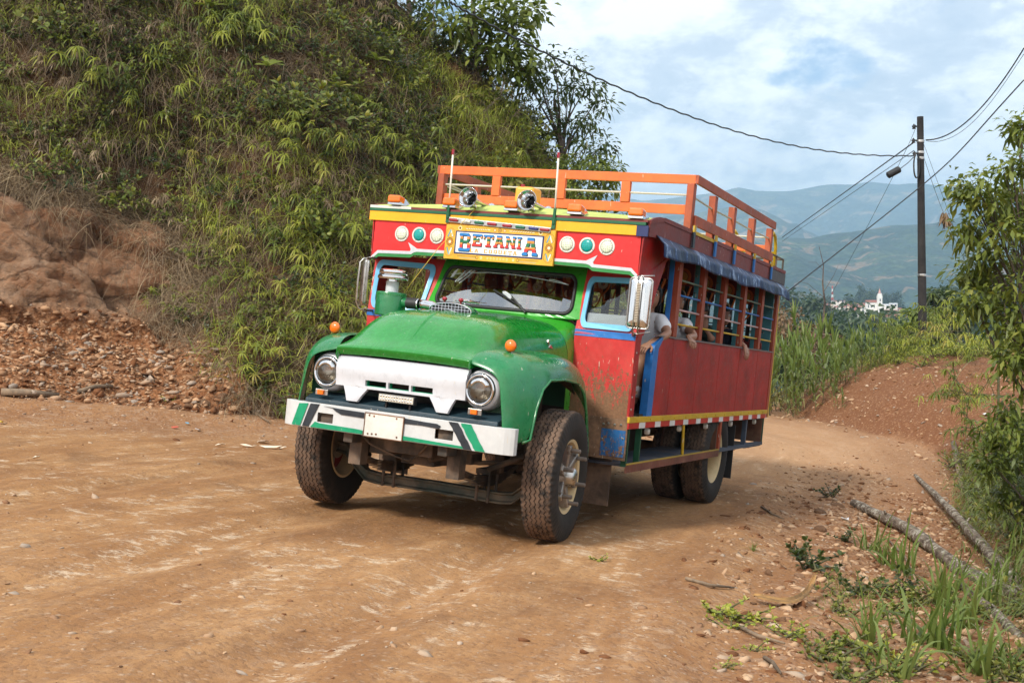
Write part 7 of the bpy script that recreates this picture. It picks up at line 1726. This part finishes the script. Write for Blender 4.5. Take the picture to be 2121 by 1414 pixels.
for i, (u_, v_, s_, d_, lab) in enumerate([(1680,1180,1.2,1,'dark green leafy plant in the middle of the verge'),(1650,1150,.8,1,'small feathery plant behind the leafy one'),(1750,1120,.7,1,'seedling beside the white wrapper'),(1480,1270,1.1,0,'creeping green plant at the left end of the verge greenery'),(1545,1285,1.1,0,'creeping green plant left of the dried banana leaf'),(1510,1300,.8,0,'small creeper in front of the left verge greenery'),(1625,1320,.9,0,'bright green sprig below the dried banana leaf'),(1555,1345,.6,0,'small bright weed near the bent stick'),(1800,1345,1.0,0,'bright creeper at the foot of the slender grass'),(1850,1365,1.1,0,'bright creeper in the bottom right greenery'),(1900,1390,1.1,0,'low bright weed at the lower edge right of centre'),(1495,1380,.5,0,'tiny weed at the bottom edge of the verge'),(1240,1160,.5,0,'tiny weed on the open road'),(300,735,.8,0,'small green weed alone on the scree'),(350,830,.7,0,'green weed between stones at the scree foot'),(200,680,.9,1,'green sprig on the upper scree'),(1720,1030,.9,1,'flat green leaves at the road edge behind the logs'),(1860,1230,1.,1,'leafy plant under the nearer log'),(1770,1230,.8,1,'leafy plant before the nearer log'),(540,805,1.,1,'small leafy plant on the hill foot left of the bus')]):
    p = on_land(u_, v_); o = linkobj('ground_plant', (wd if d_ else wl)[i % 2], loc=p+Vector((0,0,-.01))); o.scale = (s_,)*3; o.rotation_euler = (0,0,i*1.7); tag(o, lab, 'small plant')
vg = lambda lo, hi: (lambda x, y, rs: lo < dR(x, y) < hi and vnoise(np.array([x*1.7]), np.array([y*1.7]))[0] > .42)
sm1 = tuft_proto(231, 22, (.05,.16), .0045, (15,80), .5, .05, 3); sm2 = shrub_proto(232, 6, .10, .028, .018, 'ovate', 6, (8,50), .3)
put_ground(760, (1.6, 4.6, 4.6, 9.5), [sm1, sm2, sm1], [L_GRASS, STEM], 'verge_grass', 'short green grass and creepers covering the lower right verge', 'grass', .8, 1.7, vg(-.5, 1.5), seed=11)
put_ground(260, (2.0, 6.5, 5, 16), [sm1, dry2], [L_BROWN, TWIG], 'verge_dead_grass', 'dead grass and twigs strewn over the right verge', 'grass', .3, .6, lambda x, y, rs: -.6 < dR(x, y) < 1.9, seed=12)
# ============================================================ PEOPLE (coordinates in the bus frame)
def skinmat(name, c):
    m, nt, out = newmat(name); N = NT(nt); tc = N.n('TexCoord').outputs['Object']; b = N.n('BsdfPrincipled')
    N.l(N.mix(N.noise(tc, 30., 3), tuple(q*.85 for q in c), c), b.inputs['Base Color']); b.inputs['Roughness'].default_value = .5; b.inputs['Subsurface Weight'].default_value = .15; b.inputs['Subsurface Radius'].default_value = (.02,.008,.004)
    N.l(b.outputs[0], out.inputs[0]); return m
SKIN = skinmat('skin_tan', (.40,.20,.125)); HAIR = plain('hair_black', (.012,.009,.008), .45); EYEW = plain('eye_white', (.7,.68,.64), .3); EYED = plain('eye_dark', (.015,.01,.008), .2); LIP = plain('lip_tone', (.30,.11,.09), .5)
def skinned(verts, edges, rad, root=0, lv=2):
    me = bpy.data.meshes.new('t'); me.from_pydata([tuple(v) for v in verts], edges, []); o = bpy.data.objects.new('t', me); COL.objects.link(o)
    o.modifiers.new('k', 'SKIN'); me.skin_vertices
    if not me.skin_vertices:
        bm = bmesh.new(); bm.from_mesh(me); bm.verts.layers.skin.verify(); bm.to_mesh(me); bm.free()
    for i, r in enumerate(rad): me.skin_vertices[0].data[i].radius = r if isinstance(r, tuple) else (r, r)
    me.skin_vertices[0].data[root].use_root = True
    md = o.modifiers.new('s', 'SUBSURF'); md.levels = md.render_levels = lv
    dg = bpy.context.evaluated_depsgraph_get(); ev = o.evaluated_get(dg); m2 = bpy.data.meshes.new_from_object(ev)
    V = [tuple(v.co) for v in m2.vertices]; F = [tuple(p.vertices) for p in m2.polygons]; bpy.data.objects.remove(o); bpy.data.meshes.remove(m2); return V, F
def hand(m, wrist, d, up, curl=.5, side=1, s=1.):
    """palm, four unequal bent fingers and a thumb leaving the side of the palm"""
    d = Vector(d).normalized(); up = Vector(up); up = (up-d*up.dot(d)).normalized(); sd = d.cross(up)*side; w = Vector(wrist)
    rows = []
    for t, hw, th in ((-.01,.024,.018),(.02,.034,.017),(.055,.040,.015),(.085,.040,.012),(.095,.034,.007)):
        c = w+d*t*s; rows.append([c+sd*math.cos(a)*hw*s+up*math.sin(a)*th*s for a in np.linspace(0, 2*math.pi, 11)[:-1]])
    m.grid(rows, closed=True)
    for k, (off, L) in enumerate(((-.030,.066),(-.010,.076),(.010,.072),(.029,.056))):
        p = w+d*.085*s+sd*off*s; ang = 0.; pts = [p]; dd = d
        for q in (.45,.32,.23):
            ang += curl*(.9+.1*k); dd = (d*math.cos(ang)-up*math.sin(ang)); p = p+dd*L*q*s; pts.append(p)
        m.tube(pts, [.0092*s,.0088*s,.0078*s,.0058*s], 7)
    p = w+d*.02*s-sd*.030*s; t1 = (d*.65-sd*.75-up*.15).normalized(); t2 = (d*.95-sd*.25-up*.35).normalized(); m.tube([p, p+t1*.032*s, p+t1*.032*s+t2*.028*s, p+t1*.032*s+t2*.05*s], [.012*s,.0105*s,.0095*s,.007*s], 7)
def headmesh(m, c, fwd, up=(0,0,1), s=1.):
    """skull with brow, nose, chin, ears; returns frame"""
    f = Vector(fwd).normalized(); u = Vector(up); u = (u-f*u.dot(f)).normalized(); r = f.cross(u); c = Vector(c); T = lambda a, b, z: c+f*a*s+r*b*s+u*z*s
    rows = []
    for t in np.linspace(0.02, math.pi-.02, 17):
        row = []
        for a in np.linspace(0, 2*math.pi, 25)[:-1]:
            x = math.cos(a)*math.sin(t); y = math.sin(a)*math.sin(t); z = math.cos(t)
            w = .074*(1-.22*max(0, -z-.1)); dpt = .094 if x < 0 else .088; zz = z*.118; xx = x*dpt; yy = y*w
            if x > 0 and z < -.25: xx += .012*x; 
            if x > .80 and -.35 < z < .22: xx += .020*math.exp(-((z+.14)/.13)**2)*math.exp(-(y/.16)**2)
            if x > .5 and abs(abs(y)-.38) < .2 and abs(z-.10) < .12: xx -= .006
            row.append(T(xx, yy, zz))
        rows.append(row)
    m.grid(rows, closed=True)
    for sy in (1, -1):
        m.lathe(T(-.005, sy*.074, -.005), r*sy, [(.0,-.004),(.018*s,0),(.020*s,.008),(.012*s,.010),(.0,.004)], 10)
    return T, f, u, r
def person(label, J, shirt, trousers, hairlen=.0, hands=None, face=(1,0,0), sock=None, sleeve=.55, extra=None, headup=(0,0,1)):
    root = empty('person'); root.matrix_world = BUSM @ Matrix.Translation(J['hip']); inv = -Vector(J['hip']); g = {k: Vector(v)+inv for k, v in J.items()}
    tag(root, label, 'person')
    hip, ch, nk, hd = g['hip'], g['chest'], g['neck'], g['head']; names = ['hip','waist','chest','neck','headb','shL','elL','wrL','shR','elR','wrR','knL','anL','toL','knR','anR','toR']
    f = Vector(face).normalized(); g['waist'] = (hip+ch)/2+Vector((-.02,0,0)); g['headb'] = hd+Vector((0,0,-.05)); g['hpL'] = hip+Vector((.02,.10,0)); g['hpR'] = hip+Vector((.02,-.10,0))
    order = ['hip','waist','chest','neck','headb','shL','elL','wrL','shR','elR','wrR','hpL','knL','anL','toL','hpR','knR','anR','toR']
    for s_ in 'LR': g['to'+s_] = g['an'+s_]+Vector((.15,0,-.05))
    rad = dict(hip=(.13,.11), waist=(.12,.09), chest=(.14,.10), neck=.052, headb=.055, shL=.058, shR=.058, elL=.040, elR=.040, wrL=(.028,.024), wrR=(.028,.024), hpL=.085, hpR=.085, knL=.062, knR=.062, anL=.040, anR=.040, toL=.035, toR=.035)
    E_ = [('hip','waist'),('waist','chest'),('chest','neck'),('neck','headb'),('chest','shL'),('shL','elL'),('elL','wrL'),('chest','shR'),('shR','elR'),('elR','wrR'),('hip','hpL'),('hpL','knL'),('knL','anL'),('anL','toL'),('hip','hpR'),('hpR','knR'),('knR','anR'),('anR','toR')]
    ix = {n: i for i, n in enumerate(order)}
    V, F = skinned([g[n] for n in order], [(ix[a], ix[b]) for a, b in E_], [rad[n] for n in order])
    m = MB(); m.add(V, F); T, hf, hu, hr = headmesh(m, hd, face, headup)
    hands = hands or {}
    for s_ in 'LR':
        w, e = g['wr'+s_], g['el'+s_]; dd, up_, cu_ = hands.get(s_, ((w-e), (0,0,1), .45)); hand(m, w, dd, up_, cu_, 1 if s_ == 'L' else -1)
    body = m.build('body', SKIN, root, smooth=True); 
    # clothes: shells a little wider than the limbs they cover
    k = sleeve; sl = {s_: g['sh'+s_].lerp(g['el'+s_], k) for s_ in 'LR'}
    pv = [g['hip'], g['waist'], g['chest'], g['neck']-Vector((0,0,.035)), g['shL'], sl['L'], g['shR'], sl['R']]
    V, F = skinned(pv, [(0,1),(1,2),(2,3),(2,4),(4,5),(2,6),(6,7)], [(.150,.13),(.142,.112),(.160,.120),(.070,.066),.076,.066,.076,.066]); MB().add(V, F).build('shirt', shirt, root, smooth=True)
    tl = {s_: g['kn'+s_].lerp(g['hp'+s_], .28) for s_ in 'LR'}
    V, F = skinned([g['hip']-Vector((0,0,.01)), g['hpL'], tl['L'], g['hpR'], tl['R']], [(0,1),(1,2),(0,3),(3,4)], [(.15,.13),.108,.098,.108,.098]); MB().add(V, F).build('shorts', trousers, root, smooth=True)
    for s_ in 'LR':
        a, b = g['an'+s_], g['kn'+s_]; t_ = g['to'+s_]
        if sock: V, F = skinned([a+Vector((0,0,-.01)), a.lerp(b, .45)], [(0,1)], [.046,.060], lv=1); MB().add(V, F).build('sock', sock, root, smooth=True)
        V, F = skinned([a+Vector((-.03,0,-.04)), a+Vector((.04,0,-.05)), t_+Vector((.03,0,-.01))], [(0,1),(1,2)], [(.046,.040),(.050,.036),(.044,.026)], lv=1); MB().add(V, F).build('shoe', plain('shoe_black', (.02,.02,.022), .45), root, smooth=True)
    # hair: cap over skull, open at the face, falling behind if long
    m = MB(); rows = []
    for t in np.linspace(.02, 2.05 if not hairlen else 2.3, 14):
        row = []
        for a in np.linspace(0, 2*math.pi, 31)[:-1]:
            lim = 1.12 if abs((a+math.pi) % (2*math.pi)-math.pi) < .95 else 9; tq = min(t, lim); x = math.cos(a)*math.sin(tq); y = math.sin(a)*math.sin(tq); z = math.cos(tq)
            j = 1.0+.03*math.sin(a*9+t*4); row.append(T(x*.103*j-.006, y*.084*j, z*.128*j+.004))
        rows.append(row)
    m.grid(rows, closed=True)
    if hairlen:
        rows = []
        for q in np.linspace(0, 1, 6): rows.append([T(-.085-.03*q+.03*abs(b)*1., b*.075*(1-.25*q), -.03-hairlen*q) for b in np.linspace(-1, 1, 7)])
        m.grid(rows)
    m.build('hair', HAIR, root, smooth=True, solid=.008)
    for sy in (1,-1):
        m = MB(); m.lathe(T(.076, sy*.030, .012), hf, [(.012,-.006),(.011,.003),(.006,.007),(0,.008)], 12); ey = m.build('eye', EYEW, root, smooth=True)
        m = MB(); m.lathe(T(.076, sy*.030, .012), hf, [(.0055,.0072),(0,.0085)], 10); m.build('iris', EYED, ey)
        m = MB(); m.tube([T(.088,sy*.015,.034), T(.090,sy*.032,.040), T(.082,sy*.050,.034)], [.003,.004,.002], 5); m.build('eyebrow', HAIR, root)
    m = MB(); m.tube([T(.088,-.022,-.062), T(.097,-.008,-.058), T(.098,0,-.060), T(.097,.008,-.058), T(.088,.022,-.062)], [.002,.005,.0055,.005,.002], 6); m.build('mouth', LIP, root, smooth=True)
    return root
SH_W = paint('shirt_white', srgb(238,240,246), .8, var=.05); SH_G = paint('shirt_dark_green', srgb(34,58,50), .8, var=.15); SH_N = paint('shirt_navy', srgb(36,44,66), .8, var=.15); TR_G = paint('shorts_grey_green', srgb(92,104,84), .85, var=.15); TR_D = paint('trousers_dark', srgb(34,36,44), .85); SH_B = paint('shirt_blue', srgb(44,104,150), .8); SOCK = paint('sock_white', srgb(222,222,228), .85, var=.05)
def seat(hx, hy, hz=1.44, lean=0., face=(1,0,0), **kw):
    J = dict(hip=(hx,hy,hz), chest=(hx+.00+lean,hy,hz+.30), neck=(hx+.02+lean*1.4,hy,hz+.43), head=(hx+.03+lean*1.8,hy,hz+.58),
        shL=(hx+.01+lean,hy+.17,hz+.36), shR=(hx+.01+lean,hy-.17,hz+.36), elL=(hx+.10+lean,hy+.22,hz+.12), elR=(hx+.10,hy-.22,hz+.12), wrL=(hx+.32,hy+.14,hz+.10), wrR=(hx+.32,hy-.14,hz+.10),
        knL=(hx+.42,hy+.12,hz+.00), knR=(hx+.42,hy-.12,hz+.00), anL=(hx+.44,hy+.12,1.075), anR=(hx+.44,hy-.12,1.075)); J.update(kw); return J
person('passenger in white shirt at the open door with one elbow out and forearm forward', seat(-1.82,.96, shL=(-1.74,1.14,1.78), elL=(-1.61,1.265,1.675), wrL=(-1.26,1.205,1.565), knL=(-1.42,1.09,1.43), anL=(-1.38,1.09,1.075), head=(-1.78,1.03,2.00), neck=(-1.80,.99,1.87)),
    SH_W, TR_G, hairlen=.16, sock=SOCK, hands={'L': ((.9,-.10,-.35),(0,.2,1),.35)}, face=(.9,.35,-.05), sleeve=.72)
person('woman in white shirt resting her bent arm on the sill of the first barred window', seat(-2.66,.95, shL=(-2.56,1.13,1.79), elL=(-2.47,1.255,1.685), wrL=(-2.27,1.255,1.675), head=(-2.62,1.00,2.00)),
    SH_W, TR_D, hairlen=.20, hands={'L': ((.5,.55,-.45),(.2,.5,.8),.35)}, face=(.6,.7,-.1), sleeve=.5)
person('passenger in dark green top leaning the face on one hand in the second barred window', seat(-3.50,.96, shL=(-3.43,1.12,1.76), elL=(-3.36,1.19,1.68), wrL=(-3.38,1.10,1.80), head=(-3.43,1.02,1.94), neck=(-3.46,.99,1.84)),
    SH_G, TR_D, hairlen=.12, hands={'L': ((-.15,-.25,.9),(.8,.2,.1),.5)}, face=(.75,.6,-.35), sleeve=.9)
person('passenger with a hand hanging out over the red side panel in the third barred window', seat(-4.48,.97, shL=(-4.43,1.13,1.77), elL=(-4.40,1.21,1.695), wrL=(-4.35,1.292,1.668), head=(-4.44,1.0,1.97)),
    SH_N, TR_D, hairlen=.15, hands={'L': ((.25,.35,-.85),(.3,.8,.3),.3)}, face=(.7,.6,0), sleeve=.5)
person('driver in blue shirt holding the steering wheel behind the windscreen', seat(-1.62,.38, hz=1.37, wrL=(-1.27,.53,1.70), wrR=(-1.27,.22,1.72), elL=(-1.46,.62,1.52), elR=(-1.46,.16,1.52), anL=(-1.20,.46,1.05), anR=(-1.20,.28,1.05)),
    SH_B, TR_D, hands={'L': ((.6,-.2,.5),(-.4,.5,.6),.9), 'R': ((.6,.2,.5),(-.4,-.5,.6),.9)})
person('passenger in dark clothes seated at the far side of the front bench', seat(-1.82,-.55), SH_N, TR_D, hairlen=.1)
# ============================================================ camera, light, sky
cam_d = bpy.data.cameras.new('camera'); cam = bpy.data.objects.new('camera', cam_d); COL.objects.link(cam)
cam.location = (0, 0, CAMH); cam.rotation_euler = (R(90), 0, 0); cam_d.sensor_width = 36; cam_d.lens = 36*FPX/2121; cam_d.clip_start = .1; cam_d.clip_end = 30000
S.camera = cam
SUNV = Vector((-.50, -.68, .76)).normalized()
sd = bpy.data.lights.new('sun', 'SUN'); sd.energy = 3.5; sd.angle = R(10); sd.color = (1., .94, .84)
so = bpy.data.objects.new('sun', sd); COL.objects.link(so); so.rotation_euler = SUNV.to_track_quat('Z', 'Y').to_euler()
W = bpy.data.worlds.new('World'); S.world = W; W.use_nodes = True; nt = W.node_tree; N = NT(nt)
for n in list(nt.nodes): nt.nodes.remove(n)
sky = N.n('TexSky', sky_type='NISHITA'); sky.sun_disc = False
sky.sun_elevation = math.asin(SUNV.z); sky.sun_rotation = math.atan2(SUNV.x, SUNV.y); sky.altitude = 1500; sky.dust_density = 1.5
tc = N.n('TexCoord').outputs['Generated']; s = N.sep(tc)
# project the view direction on to a flat cloud layer, so clouds flatten towards the horizon
zz = N.math('MAXIMUM', s[2], .0); dn = N.math('ADD', zz, .42)
cx = N.math('DIVIDE', s[0], dn); cy = N.math('DIVIDE', s[1], dn)
cv = N.n('CombineXYZ'); N.l(cx, cv.inputs[0]); N.l(cy, cv.inputs[1]); cv.inputs[2].default_value = 3.7
n1 = N.noise(cv.outputs[0], 3.0, 9, .56, .2); n2 = N.noise(cv.outputs[0], 7.5, 6, .6, .2)
k = N.math('ADD', N.math('MULTIPLY', n1, .66), N.math('MULTIPLY', n2, .34))
cover = N.step(k, .365, .45)
n3 = N.noise(cv.outputs[0], 15., 6, .62, .3)
shade = N.noise(N.scale(cv.outputs[0], 1, 1, 1, loc=(.10, .22, 0)), 4.6, 8, .60, .25)
shade = N.math('ADD', N.math('MULTIPLY', shade, .72), N.math('MULTIPLY', n3, .28))
ccol = N.ramp(shade, [(.36, (.56,.61,.69)), (.45, (.72,.75,.80)), (.50, (1.0,1.0,1.0)), (.56, (1.25,1.22,1.18))])
bg = N.n('Background'); N.l(N.mix(1., sky.outputs[0], (.15,.14,.13), 'MULTIPLY'), bg.inputs[0]); bg.inputs[1].default_value = 1.
bg2 = N.n('Background'); N.l(ccol, bg2.inputs[0]); bg2.inputs[1].default_value = 1.10
mx = N.n('MixShader'); N.l(N.math('MULTIPLY', cover, .94), mx.inputs[0]); N.l(bg.outputs[0], mx.inputs[1]); N.l(bg2.outputs[0], mx.inputs[2])
wo = N.n('OutputWorld'); N.l(mx.outputs[0], wo.inputs[0])
S.view_settings.view_transform = 'Standard'; S.view_settings.look = 'None'; S.view_settings.exposure = .34; S.view_settings.gamma = 1
S.cycles.max_bounces = 8; S.cycles.transparent_max_bounces = 24; S.cycles.diffuse_bounces = 3; S.cycles.glossy_bounces = 3; S.cycles.volume_bounces = 1
S.cycles.use_denoising = True; S.cycles.caustics_reflective = False; S.cycles.caustics_refractive = False
